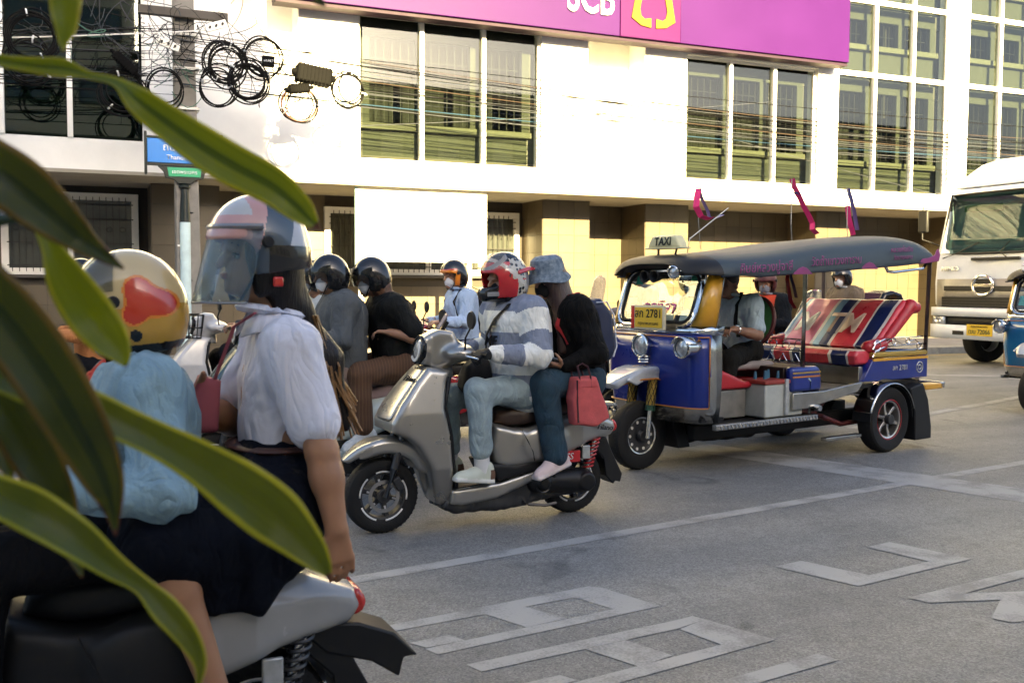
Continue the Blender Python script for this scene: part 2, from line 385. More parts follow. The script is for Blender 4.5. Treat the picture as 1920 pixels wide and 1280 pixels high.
def worn_paint(name, col):
    m = bpy.data.materials.new(name); m.use_nodes = True; t = m.node_tree; p = t.nodes['Principled BSDF']; N = t.nodes.new; L = t.links.new
    tc = N('ShaderNodeTexCoord'); n = N('ShaderNodeTexNoise'); n.inputs['Scale'].default_value = 85.; n.inputs['Detail'].default_value = 6.; L(tc.outputs['Object'], n.inputs['Vector'])
    n2 = N('ShaderNodeTexNoise'); n2.inputs['Scale'].default_value = 4.; n2.inputs['Detail'].default_value = 5.; L(tc.outputs['Object'], n2.inputs['Vector'])
    ad = N('ShaderNodeMath'); ad.operation = 'MULTIPLY_ADD'; ad.inputs[1].default_value = .55; L(n.outputs['Fac'], ad.inputs[0]); L(n2.outputs['Fac'], ad.inputs[2])
    r = N('ShaderNodeValToRGB'); e = r.color_ramp.elements; e[0].position = .60; e[0].color = tuple(c*.58 for c in col)+(1,); e[1].position = .82; e[1].color = tuple(col)+(1,)
    L(ad.outputs[0], r.inputs[0]); L(r.outputs[0], p.inputs['Base Color']); p.inputs['Roughness'].default_value = .7
    b = N('ShaderNodeBump'); b.inputs['Strength'].default_value = .3; b.inputs['Distance'].default_value = .004; L(n.outputs['Fac'], b.inputs['Height']); L(b.outputs[0], p.inputs['Normal'])
    return m
paint = worn_paint('worn_road_paint', (.32, .31, .29)); ypaint = worn_paint('worn_yellow_paint', (.42, .30, .10))
KERB, NEARK = 17.3, 1.3
road = B().add([(-80, -40, 0), (120, -40, 0), (120, 60, 0), (-80, 60, 0)], [(0, 1, 2, 3)]).build('road', asphalt(), kind='structure')
MK = [
 [(-12., 2.46), (20., 8.7), (20., 8.59), (-12., 2.34)],
 [(5.06, 7.9), (5.5, 8.08), (6.66, 4.95), (6.24, 4.61)],
 [(1.16, 4.24), (2.31, 4.43), (2.36, 4.38), (2.3, 4.31), (1.16, 4.16)], [(2.15, 4.32), (2.36, 4.38), (2.48, 4.02), (2.25, 4.07)],
 [(2.28, 4.07), (2.48, 4.02), (1.3, 3.83), (1.27, 3.91)], [(1.66, 4.24), (1.87, 4.27), (1.99, 4.03), (1.77, 3.99)], [(1.23, 4.0), (1.42, 4.03), (1.46, 3.94), (1.28, 3.92)],
 [(1.37, 3.68), (2.45, 3.82), (2.54, 3.84), (2.57, 3.78), (2.39, 3.72), (1.4, 3.59)], [(2.39, 3.71), (2.57, 3.78), (2.7, 3.44), (2.45, 3.48)],
 [(2.45, 3.48), (2.7, 3.44), (2.15, 3.34), (1.58, 3.24), (1.55, 3.33)], [(1.89, 3.65), (2.1, 3.68), (2.19, 3.45), (2.0, 3.4)], [(1.51, 3.42), (1.67, 3.44), (1.71, 3.37), (1.56, 3.335)],
 [(1.6, 3.05), (2.76, 3.24), (2.79, 3.15), (1.62, 2.97)],
 [(3.41, 4.36), (3.62, 4.4), (3.77, 4.04), (3.58, 3.91)], [(3.77, 4.04), (4.27, 4.12), (4.54, 4.07), (3.58, 3.91)], [(4.17, 4.49), (4.38, 4.53), (4.54, 4.07), (4.27, 4.12)],
 [(3.67, 3.67), (4.64, 3.81), (4.5, 3.7), (3.71, 3.57)], [(3.71, 3.57), (3.96, 3.62), (4.75, 3.4), (4.62, 3.32)], [(3.8, 3.29), (4.08, 3.48), (4.23, 3.43), (3.95, 3.2), (3.84, 3.21)],
 [(7.5, 8.45), (12.6, 10.3), (12.7, 10.18), (7.6, 8.35)], [(11.5, 14.2), (11.75, 14.35), (15.0, 12.3), (14.7, 12.1)],
]
for i, poly in enumerate(MK):
    n = len(poly); z = .0022 + .00012*i
    B().add([(x, y, z) for x, y in poly], [tuple(range(n))]).build('road_marking', paint, road, smooth=0)
B().add([(-60, 16.86, .004), (90, 16.86, .004), (90, 16.96, .004), (-60, 16.96, .004)], [(0, 1, 2, 3)]).build('kerb_line', ypaint, road, smooth=0)
conc = M('pavement_concrete', (.34, .32, .29), .8, var=.22, scale=3, bump=.3, bscale=40)
kerbm = M('kerb_stone', (.36, .35, .32), .8, var=.25, scale=5, bump=.3)
pv = B().bb(-60, 90, KERB+.15, 30, -.2, .14).build('far_pavement', conc, kind='structure')
for i in range(60): B().bb(-20+i, -20+i+.99, KERB, KERB+.148, -.2, .15).build('kerb', kerbm, pv, bev=.015)
pn = B().bb(-60, 90, -30, NEARK-.15, -.2, .14).build('near_pavement', conc, kind='structure')
for i in range(24): B().bb(-10+i, -10+i+.99, NEARK-.148, NEARK, -.2, .15).build('kerb', kerbm, pn, bev=.015)

# ================================================================ bank building
white = M('white_render', (.80, .79, .76), .75, var=.05, scale=1.6, bump=.12, bscale=30)
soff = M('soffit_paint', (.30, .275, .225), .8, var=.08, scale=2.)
alu = M('white_aluminium', (.74, .73, .70), .4, var=.05)
tilem = [M('wall_tile_%d' % i, c, .38, var=.07, scale=2.5, bump=.06, bscale=25) for i, c in enumerate([(.086, .068, .043), (.089, .070, .045), (.083, .066, .042)])]
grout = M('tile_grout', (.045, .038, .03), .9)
glassm = thin_glass('tinted_window_glass', (.74, .78, .73), refl=.85, ior=1.5)
glassd = thin_glass('dark_window_glass', (.42, .54, .47), refl=.9, ior=1.7)
inner = M('inner_wall_yellow', (.046, .047, .037), .75, var=.08, scale=1.5)
trimy = M('inner_trim', (.095, .093, .07), .7)
darkroom = M('dark_interior', (.035, .036, .034), .8)
iron = M('black_iron', (.03, .03, .03), .5)
bank = thing('bank_building', 'white rendered bank building with big tinted windows over a tan tiled ground floor', 'building', (12, 19, 0))
BX = Vector((12, 19, 0))
def bk(b, name, mats, parent=bank, **k):
    o = b.build(name, mats, parent, **k); o.matrix_parent_inverse = Matrix.Translation(-BX) if parent is bank else Matrix.Identity(4); return o
Y0, YD = 19., 19.38
X0, X1, Z0, Z1 = -14., 34., 3.5, 11.
WIN = [(-6.2, .99, 4.0, 8.6, [-4.8, -3.6, -2.4, -1.3, -.24], [6.7]), (4.85, 8.70, 3.93, 6.75, [6.13, 7.44], []), (12.23, 15.83, 3.88, 6.62, [13.42, 14.63], []),
       (16.44, 19.94, 3.81, 9.9, [17.59, 18.79], [6.62, 8.36]), (20.57, 24.1, 3.78, 9.9, [21.71, 22.9], [6.62, 8.36]), (24.8, 28.3, 3.78, 9.9, [25.9, 27.1], [6.62, 8.36])]
NICHE = [(2.25, 3.7, 6.2, 7.3), (9.78, 11.16, 6.12, 7.3)]
holes = [w[:4] for w in WIN] + NICHE
xs = sorted({X0, X1} | {h[i] for h in holes for i in (0, 1)}); zs = sorted({Z0, Z1} | {h[i] for h in holes for i in (2, 3)})
b = B(); inh = lambda x, z: any(h[0] < x < h[1] and h[2] < z < h[3] for h in holes)
for i in range(len(xs)-1):
    for j in range(len(zs)-1):
        if not inh((xs[i]+xs[i+1])/2, (zs[j]+zs[j+1])/2):
            b.add([(xs[i], Y0, zs[j]), (xs[i+1], Y0, zs[j]), (xs[i+1], Y0, zs[j+1]), (xs[i], Y0, zs[j+1])], [(0, 1, 2, 3)])
for h in holes:
    d = YD if h not in NICHE else Y0+.7
    q = [(h[0], h[2]), (h[1], h[2]), (h[1], h[3]), (h[0], h[3])]
    for i in range(4):
        a, c = q[i], q[(i+1) % 4]; b.add([(a[0], Y0, a[1]), (c[0], Y0, c[1]), (c[0], d, c[1]), (a[0], d, a[1])], [(0, 1, 2, 3)])
    if h in NICHE: b.add([(x, d, z) for x, z in q], [(0, 1, 2, 3)])
bk(b, 'upper_wall', white, smooth=0, fix=False)
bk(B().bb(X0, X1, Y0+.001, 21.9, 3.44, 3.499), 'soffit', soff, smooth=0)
bk(B().bb(X0, X1, Y0, 30, 11.0, 11.3).bb(X0, X0+.3, 19.4, 30, 0, 11).bb(X1-.3, X1, 19.4, 30, 0, 11).bb(X0+.3, X1-.3, 29.7, 30, 0, 11), 'roof_and_back', white, smooth=0)
wfr = []
for wi, (x0, x1, z0, z1, mx, hz) in enumerate(WIN):
    w = bk(B().bb(x0, x1, Y0+.10, Y0+.16, z0, z0+.05).bb(x0, x1, Y0+.10, Y0+.16, z1-.06, z1).bb(x0, x0+.05, Y0+.10, Y0+.16, z0+.05, z1-.06).bb(x1-.05, x1, Y0+.10, Y0+.16, z0+.05, z1-.06), 'window', alu, bev=.006)
    for m in mx: B().bb(m-.045, m+.045, Y0+.03, Y0+.17, z0+.05, z1-.06).build('mullion', alu, w, bev=.006)
    ex = [x0+.05] + mx + [x1-.05]; ez = [z0+.05] + hz + [z1-.06]
    for h in hz:
        for i in range(len(ex)-1): B().bb(ex[i]+.046, ex[i+1]-.046, Y0+.06, Y0+.165, h-.06, h+.06).build('transom', alu, w, bev=.006)
    for i in range(len(ex)-1):
        for j in range(len(ez)-1):
            B().bb(ex[i]+.046, ex[i+1]-.046, Y0+.12, Y0+.126, ez[j]+.055, ez[j+1]-.055).build('pane', glassd if wi == 0 else glassm, w, smooth=0)
    # old facade behind the glass skin: parapet, sill, posts, barred windows
    floors = [(z0, hz[0] if hz else z1)] + [(hz[i], hz[i+1] if i+1 < len(hz) else z1) for i in range(len(hz))]
    bk(B().bb(x0-.3, x1+.3, 21.2, 21.3, z0-.3, z1+.3).bb(x0-.3, x0-.2, YD, 21.2, z0-.3, z1+.3).bb(x1+.2, x1+.3, YD, 21.2, z0-.3, z1+.3).bb(x0-.3, x1+.3, YD, 21.3, z1+.3, z1+.4), 'interior_shell', darkroom, smooth=0)
    if wi == 0: continue
    for (f0, f1) in floors:
        xr = x1-.12
        bk(B().bb(x0-.19, xr, 19.45, 19.55, f0+.02, f0+.66), 'inner_parapet', inner, bev=.01)
        bk(B().bb(x0-.19, xr+.05, 19.33, 19.57, f0+.66, f0+.79), 'inner_sill', trimy, bev=.01)
        for k in range(4):
            px = x0+.22 + k*(xr-x0-.26)/3
            bk(B().bb(px-.10, px+.10, 19.43, 19.56, f0+.79, f1-.34), 'inner_post', inner, bev=.01)
            if k < 3:
                g = B()
                for q in range(1, 6): g.bb(px+.1+q*.17-.008, px+.1+q*.17+.008, 19.58, 19.596, f0+.79, f1-.34)
                for zz in (.3, .8, 1.3): g.bb(px+.1, px+1.05, 19.597, 19.61, f0+.79+zz, f0+.805+zz)
                bk(g, 'window_grille', iron, smooth=0)
        bk(B().bb(x0-.19, x1+.19, 19.45, 19.55, f1-.34, f1-.02), 'inner_lintel', inner, bev=.01)
        bk(B().bb(xr+.06, x1+.19, 19.62, 19.7, f0+.02, f1-.34), 'inner_side_wall', M('inner_grey', (.22, .22, .20), .8), smooth=0)
# ---- ground floor: pillars, recessed walls, tiles
YP, YW = 20.36, 21.5
PIL = [(-4.2, -3.0), (1.14, 2.40), (9.38, 10.55), (12.02, 13.19), (17.0, 18.1), (21.6, 22.8), (26, 27.2)]
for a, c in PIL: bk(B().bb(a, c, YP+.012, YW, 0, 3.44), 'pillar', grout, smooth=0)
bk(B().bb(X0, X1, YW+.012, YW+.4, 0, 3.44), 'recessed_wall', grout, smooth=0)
TS, TH = .39, .012
tmesh = []
for m in tilem:
    o = B().box((0, 0, 0), (TS-.008, TH, TS-.008)).build('tile', m, bank, smooth=0); tmesh.append(o.data); bpy.data.objects.remove(o)
GWIN = [(-1.52, .95, 1.69, 3.3), (4.7, 9.26, 1.74, 3.2)]
restb = B(); ntile = 0
def tile(x, z, y, side, w):
    global ntile
    seen = 1.25 < z < 3.4 and -1.8 < x < 19.6 and not (side == 0 and y > 21 and 5.3 < x < 7.5 and z > 1.2) and ntile < 300
    if side == 0 and y > 21 and any(h[0]-.1 < x < h[1]+.1 and h[2]-.1 < z < h[3]+.1 for h in GWIN): return
    if seen and abs(w-TS) < .02:
        o = bpy.data.objects.new('tile', RNG.choice(tmesh)); COL.objects.link(o); o.parent = bank; o.location = Vector((x, y, z))-BX; ntile += 1
        if side: o.rotation_euler = (0, 0, math.pi/2)
        o.scale = (w/TS, 1, 1)
    else:
        restb.mat(RNG.randrange(3))
        if side: restb.box((x, y, z), (TH, w-.008, TS-.008))
        else: restb.box((x, y, z), (w-.008, TH, TS-.008))
def run(x0, x1, y):
    n = max(1, round((x1-x0)/TS)); w = (x1-x0)/n
    for i in range(n):
        for j in range(9):
            z = 3.44-TS/2-j*TS
            if z > .1: tile(x0+(i+.5)*w, z, y+TH/2, 0, w)
segs = []; px = -8.
for a, c in PIL + [(34, 34)]:
    segs.append((px, a)); px = c
for a, c in PIL: run(a, c, YP)
for a, c in segs: run(a, min(c, 30), YW)
for a, c in PIL:
    for j in range(9):
        z = 3.44-TS/2-j*TS
        for k in range(3):
            if z > .1: tile(a-TH/2, z, YP+.012+(k+.5)*.376, 1, .376)
o = restb.build('wall_tiles', tilem, bank, smooth=0, kind='stuff'); o.matrix_parent_inverse = Matrix.Translation(-BX)
for (x0, x1, z0, z1), mull in zip(GWIN, ([-.3], [5.9, 7.05, 8.3])):
    w = bk(B().bb(x0, x1, YW-.10, YW+.011, z0, z0+.13).bb(x0, x1, YW-.10, YW+.011, z1-.14, z1).bb(x0, x0+.13, YW-.10, YW+.011, z0+.13, z1-.14).bb(x1-.13, x1, YW-.10, YW+.011, z0+.13, z1-.14), 'ground_window', white, bev=.008)
    B().bb(x0+.131, x1-.131, YW-.03, YW-.024, z0+.131, z1-.141).build('pane', M('smoked_glass', (.05, .055, .05), .12, spec=.7), w, smooth=0)
    for m in mull: B().bb(m-.06, m+.06, YW-.09, YW-.031, z0+.131, z1-.141).build('mullion', white, w, bev=.006)
    g = B(); k = int((x1-x0-.3)/.12)
    for i in range(k): g.bb(x0+.19+i*.12-.007, x0+.19+i*.12+.007, YW-.135, YW-.121, z0+.06, z1-.08)
    for zz in (.18, .62, 1.1, z1-z0-.22): g.bb(x0+.1, x1-.1, YW-.12, YW-.105, z0+zz-.01, z0+zz+.01)
    for i in range(0, k, 2): g.torus((x0+.25+i*.12, YW-.128, z0+.9), .05, .006, (0, 1, 0), 10, 4)
    g.build('grille', iron, w, smooth=0)
    B().bb(x0-.04, x1+.04, YW-.16, YW+.011, z0-.06, z0-.002).build('sill', M('dark_sill', (.06, .055, .05), .7), w, bev=.005)
# white board standing before the wall
bd = thing('white_signboard', 'large blank white board on thin legs against the tan tiled wall', 'board', (6.2, 19.25, .14))
BB = lambda b, n, m, **k: (lambda o: (setattr(o, 'matrix_parent_inverse', Matrix.Translation((-6.2, -19.25, -.14))), o)[1])(b.build(n, m, bd, **k))
BB(B().bb(4.86, 7.575, 19.2, 19.26, 1.98, 3.43), 'panel', M('white_panel', (.8, .8, .78), .5, var=.03), bev=.006)
BB(B().bb(4.815, 4.858, 19.19, 19.27, 1.9, 3.43), 'edge_trim', M('pale_cyan_trim', (.45, .66, .66), .5), bev=.005)
for x in (4.95, 7.22): BB(B().bb(x-.05, x+.05, 19.262, 19.33, .14, 1.99), 'leg', white, bev=.004)

# purple fascia sign with emblem
purple = M('purple_sign_sheet', (.030, .0015, .062), .45, spec=.15, var=.06, scale=.8); pink = M('magenta_sign_sheet', (.044, .0015, .052), .45, spec=.15, var=.05, scale=.8)
sg = thing('bank_sign', 'long purple bank sign with white letters and a yellow emblem panel', 'sign', (10, 18.5, 6.7))
def sgp(b, n, m, **k):
    o = b.build(n, m, sg, **k); o.matrix_parent_inverse = Matrix.Translation((-10, -18.5, -6.7)); return o
SZ0, SZ1 = 6.70, 9.2
sgp(B().bb(3.2, 10.255, 18.5, 18.96, SZ0, SZ1), 'sign_panel', purple, bev=.01)
sgp(B().bb(10.262, 11.72, 18.485, 18.96, SZ0, SZ1), 'emblem_panel', pink, bev=.01)
sgp(B().bb(11.727, 16.29, 18.5, 18.96, SZ0, SZ1), 'sign_panel', purple, bev=.01)
sgp(B().bb(3.2, 16.29, 18.56, 18.9, SZ0-.07, SZ0-.002), 'underside', M('sign_underside', (.03, .006, .034), .6), smooth=0)
wl = M('white_letter', (.8, .8, .8), .4); ye = M('yellow_emblem', (.15, .095, .002), .5, spec=.2)
t = text('lettering', 'SCB', 1.02, wl, sg, (9.56, 18.475, 7.40), (1, 0, 0), (0, 0, 1), .03, bold=.012, sx=.62); t.matrix_parent_inverse = Matrix.Translation((-10, -18.5, -6.7))
for sx in (1, -1):
    cx = 11.04
    pts = [(.06, 6.93), (.30, 6.96), (.53, 7.10), (.40, 7.75), (.30, 7.95), (.22, 7.85), (.33, 7.3), (.30, 7.16), (.22, 7.10), (.06, 7.13)]
    sgp(B().prism([(cx+sx*a, z) for a, z in pts], 18.455, 18.483), 'emblem', ye, bev=.004)

# ================================================================ buildings across the street, behind the viewpoint
opp = M('opposite_render', (.55, .51, .42), .8, var=.12, scale=.6); opg = M('opposite_window', (.06, .07, .075), .15, spec=.7)
def block(name, x0, x1, h, label, nfl, dy=0., wallm=None):
    t = thing(name, label, 'building', ((x0+x1)/2, -16+dy, 0)); inv = Matrix.Translation((-(x0+x1)/2, 16, 0))
    def q(b, n, m, **k):
        o = b.build(n, m, t, **k); o.matrix_parent_inverse = inv; return o
    q(B().bb(x0, x1, -20, -12, 0, h), 'wall', wallm or opp, smooth=0); q(B().bb(x0, x1, -20.1, -11.8, h+.002, h+.25), 'parapet', trimy, bev=.02)
    fh = h/nfl
    for f in range(nfl):
        n = int((x1-x0)/3)
        for i in range(max(0, n-7) if x0 < -5 else 0, n if x0 < -5 else min(n, 7)):
            xx = x0 + (i+.5)*(x1-x0)/n
            w = q(B().bb(xx-.95, xx+.95, -12.0, -11.93, f*fh+.9, f*fh+fh-.5), 'window', trimy, bev=.01)
            B().bb(xx-.85, xx+.85, -11.93, -11.92, f*fh+1.0, f*fh+fh-.6).build('pane', opg, w, smooth=0)
    return t
block('tall_shophouse', -40, 2.2, 17.6, 'tall cream shophouse block opposite the bank', 6)
block('low_shophouse', 2.22, 70, 9.75, 'low cream shophouse row opposite the bank', 2)
block('added_office', -8, 80, 18.0, 'unseen grey slab added behind the low shophouse row for the window reflections', 6, -31., M('office_grey', (.16, .155, .14), .8, var=.2, scale=.5))  # unseen block, added to cover bright sky in the bank's window reflections
# ================================================================ pole, street-name sign, cables
polec = M('pole_concrete', (.20, .188, .17), .85, var=.2, scale=4, bump=.4, bscale=50)
pole = thing('utility_pole', 'square concrete utility pole hung with cables before the bank', 'utility pole', (1.56, 17.62, .14))
ring = lambda z, w: [(-w, -w, z), (w, -w, z), (w, w, z), (-w, w, z)]
B().loft([ring(-.3, .20), ring(3, .175), ring(9.5, .13)]).build('shaft', polec, pole, bev=.02, rot=None) if False else None
b = B(); b.loft([[(x-.06*zz/9.5*1., y, z) for x, y, z in ring(zz, .205-.0075*zz)] for zz in (-.3, 2, 4, 6, 9.5)]); b.build('shaft', polec, pole, bev=.02)
gal = M('galvanised_steel', (.42, .43, .43), .45, .6, var=.2, scale=20)
for z in (4.25, 4.9, 5.45): B().bb(-.21, .19, -.2, .2, z, z+.05).build('clamp_band', gal, pole, bev=.005)
B().bb(-.75, .65, -.30, -.18, 5.72, 5.86).build('cross_arm', M('arm_dark', (.07, .06, .05), .7), pole, bev=.01)
for x, z, a in ((.45, 5.62, .35), (-.30, 5.25, -.3)):
    br = B().box((x, -.36, z), (.36, .04, .13), (0, -a, 0)).build('bracket', gal, pole, bev=.006)
    for k in (-1, 0, 1): B().cyl((x+k*.1, -.37, z+k*.1*math.tan(a)), (x+k*.1, -.42, z+k*.1*math.tan(a)), .02, n=8).build('bolt', iron, br)
for k in range(16): B().cyl((RNG.uniform(-.13, .12), -.16, .6+k*.28), (RNG.uniform(-.13, .12)*.2, -.2+.0, .6+k*.28), .012, n=6).build('bolt_hole', iron, pole) if k % 2 else None
B().bb(-.19, .0, -.22, -.2, 2.0, 2.03).build('strap', alu, pole)

dg = M('dark_green_iron', (.012, .022, .018), .35, spec=.6)
ss = thing('street_name_sign', 'blue street name sign with small green plate on pale pole', 'street sign', (1.494, 17.40, .14))
bl = M('sign_blue', (.012, .20, .62), .35, var=.04); gn = M('sign_green', (.01, .32, .14), .35, var=.04)
W_ = .575
B().bb(-W_, W_, -.02, .02, 3.36, 3.75).build('blue_plate', bl, ss, bev=.006)
B().bb(-W_-.045, -W_-.002, -.035, .035, 3.16, 3.86).build('plate_edge', dg, ss, bev=.01)
B().bb(W_+.002, W_+.045, -.035, .035, 3.16, 3.86).build('plate_edge', dg, ss, bev=.01)
B().bb(-W_, W_, -.03, .03, 3.752, 3.79).bb(-W_, W_, -.03, .03, 3.31, 3.358).build('plate_frame', dg, ss, bev=.006)
B().prism([(-.42, 3.308), (.42, 3.308), (.33, 3.22), (.30, 3.12), (.17, 3.09), (.10, 3.03), (-.10, 3.03), (-.17, 3.09), (-.30, 3.12), (-.33, 3.22)], -.03, .03).build('plate_bracket', dg, ss, bev=.008)
B().prism([(-.27, 3.29), (.27, 3.29), (.25, 3.14), (-.25, 3.14)], -.045, -.031).build('green_plate', gn, ss, bev=.003)
text('lettering', 'ถนนสา', .17, wl, ss, (-.34, -.026, 3.61), (1, 0, 0), (0, 0, 1), .002, 'LEFT', .008)
text('lettering', 'Thanon  Sa', .105, wl, ss, (-.28, -.026, 3.45), (1, 0, 0), (0, 0, 1), .002, 'LEFT', .008)
text('lettering', 'เขตพระนคร', .085, wl, ss, (0, -.048, 3.215), (1, 0, 0), (0, 0, 1), .002, bold=.004)
B().lathe([(.05, 3.03), (.095, 3.0), (.095, 2.97), (.06, 2.94), (.062, 2.9), (.085, 2.4), (.09, 2.4)], 16).build('finial', dg, ss)
B().cyl((0, 0, 0), (0, 0, 2.399), .085, n=20).cyl((0, 0, 0), (0, 0, .05), .15).build('post', M('pale_blue_paint', (.47, .60, .62), .5, var=.12, scale=7), ss)

black = M('cable_black', (.010, .010, .011), .7, spec=.15); greyc = M('cable_grey', (.045, .05, .06), .7, spec=.2); orangec = M('cable_orange', (.05, .035, .026), .7, spec=.2); bluec = M('cable_blue', (.02, .05, .09), .7, spec=.2)
cr = random.Random(3)
def cable(x0, z0, y0, x1, z1, y1, sag, r, mat, lab, grp):
    n = 26; b = B().tube([(x0+(x1-x0)*t, y0+(y1-y0)*t, z0+(z1-z0)*t - sag*4*t*(1-t)) for t in [i/n for i in range(n+1)]], r, 5)
    b.build('overhead_cable', mat, label=lab, cat='cable', group=grp)
KIND = [(black, 'black overhead cable strung along the street in front of the bank', 'black overhead cables'), (greyc, 'grey overhead cable strung along the street in front of the bank', 'grey overhead cables'),
        (orangec, 'faded orange overhead cable strung in front of the bank windows', 'orange overhead cables'), (bluec, 'pale blue overhead cable strung in front of the bank windows', 'blue overhead cables')]
for i in range(27):
    k = 0 if i % 3 else 1
    if i in (5, 16): k = 2
    if i in (11,): k = 3
    z = cr.uniform(4.75, 5.72); ze = z*.35 + 4.95*.65 + cr.uniform(-.35, .35)
    cable(1.45, z, 17.42+cr.uniform(-.1, .1), cr.uniform(33, 40), ze+.35, 17.3+cr.uniform(-.5, .4), cr.uniform(.25, .75), cr.uniform(.004, .0085), *KIND[k])
for i in range(22):
    z = cr.uniform(4.6, 5.85); k = 0 if i % 4 else 1
    cable(1.45, z, 17.42+cr.uniform(-.1, .1), -14, cr.uniform(4.7, 6.0), 17.3+cr.uniform(-.4, .3), cr.uniform(.1, .6), cr.uniform(.005, .009), *KIND[k])
cable(3.9, 4.15, 16.6, 14., 5.6, 18.3, .05, .006, greyc, 'thin pale wire slanting upwards across the bank windows', None)
cable(12.1, 4.66, 17.6, 22., 3.4, 18.6, .05, .006, greyc, 'thin pale wire slanting downwards across the bank windows', None)
cable(-3., 5.0, 17.1, 2., 5.7, 17.3, .03, .011, alu, 'pale cable sloping up across the dark green windows', None)
def wig(a, c, n, amp):
    a, c = Vector(a), Vector(c); o = [Vector((cr.uniform(-1, 1), cr.uniform(-.3, .3), cr.uniform(-1, 1)))*amp for _ in range(3)]
    return [a + (c-a)*t + o[0]*math.sin(math.pi*t) + o[1]*math.sin(2*math.pi*t)*.6 + o[2]*math.sin(3*math.pi*t)*.3 for t in [i/n for i in range(n+1)]]
b = B()
for i in range(72):
    b.mat(i % 2 if i % 9 else 2)
    x = cr.uniform(-1.8, 1.6) if i % 2 else cr.uniform(.6, 2.9)
    a = (x, 17.25+cr.uniform(-.15, .2), cr.uniform(4.9, 6.2)); c = (x+cr.uniform(-1.2, 1.2), 17.25+cr.uniform(-.15, .2), cr.uniform(4.6, 5.9))
    b.tube(wig(a, c, 14, .35), cr.uniform(.004, .008), 4)
b.build('wire_tangle', [black, greyc, M('cable_green', (.03, .12, .08), .5)], label='tangle of loose wires around the concrete utility pole', cat='wires', kind='stuff')
LAB = ['tight black coil above the dark green window', 'looser coil under the tight black coil', 'coil tied with white tape below the slanted black closure', 'coil hanging just beside the concrete pole',
       'thin coil lowest beside the pole over white wall', 'thick black coil right of the concrete pole', 'heavy coil overlapping the thick black one', 'wide coil around the small lettered box', 'brownish coil hanging under the small closure', 'coil hanging alone next to the ribbed black closure']
COILS = [(-.73, 5.30, .34, 7), (-.78, 4.93, .33, 4), (.58, 4.55, .32, 6), (1.2, 4.68, .29, 4), (2.05, 4.76, .30, 3), (2.14, 5.15, .31, 8), (2.49, 4.88, .31, 7), (2.76, 5.30, .30, 3), (3.37, 4.60, .30, 6), (4.19, 4.90, .28, 4)]
tape = M('white_tape', (.62, .63, .64), .5)
for i, (x, z, r, n) in enumerate(COILS):
    t = thing('cable_coil', 'wound cable ring: ' + LAB[i] if False else LAB[i], 'cable coil', (x, 17.12+.03*(i % 3), z), 0, 'coils of spare cable on the lines')
    b = B()
    for k in range(n):
        rr = r + cr.uniform(-.045, .035); ph = cr.uniform(0, 6.28); e = cr.uniform(.9, 1.06); tx = cr.uniform(-.05, .05); ty = cr.uniform(-.06, .04)
        b.mat(1 if (i == 8 and k % 2) else 0)
        b.tube([(math.cos(a)*rr*e+tx, .05*math.sin(a*1.0+ph), math.sin(a)*rr/e+ty) for a in [2*math.pi*j/36 for j in range(36)]], .0135, 5, True)
    b.build('loop', [black, M('cable_brown', (.13, .05, .03), .5)], t)
    for a in (cr.uniform(0, 6), cr.uniform(0, 6)): B().torus((math.cos(a)*r, 0, math.sin(a)*r), .05, .014, (-math.sin(a), 0, math.cos(a)), 12, 6).build('tie', tape, t)
bp = M('black_plastic', (.006, .006, .0065), .7, var=.2, spec=.12)
def closure(x, z, L, r, ang, label):
    t = thing('splice_closure', label, 'cable closure', (x, 17.1, z)); t.rotation_euler = (0, ang, 0)
    B().box((0, 0, 0), (L, r*1.7, r*2)).build('body', bp, t, bev=.03)
    for k in range(9): B().box((-L*.42+k*L*.105, 0, 0), (L*.03, r*1.7+.016, r*2+.016)).build('rib', bp, t, bev=.004)
    for s in (-1, 1): B().cyl((s*L*.5, 0, 0), (s*(L*.5+.07), 0, 0), r*.5, r*.35).build('end_cap', bp, t)
closure(3.58, 5.06, .60, .145, .12, 'big ribbed black splice closure on the cables')
closure(3.33, 4.82, .36, .075, -.15, 'small black splice closure over the brownish coil')
closure(.60, 4.99, .44, .075, .75, 'slanted black closure below the left cables')
t = thing('junction_box', 'small black box with white letters inside a wide coil', 'junction box', (2.82, 17.08, 5.22)); B().box((0, 0, 0), (.2, .09, .17)).build('case', bp, t, bev=.01)
text('lettering', 'บก.HLT', .05, wl, t, (0, -.047, 0), (1, 0, 0), (0, 0, 1), .001, bold=.005)
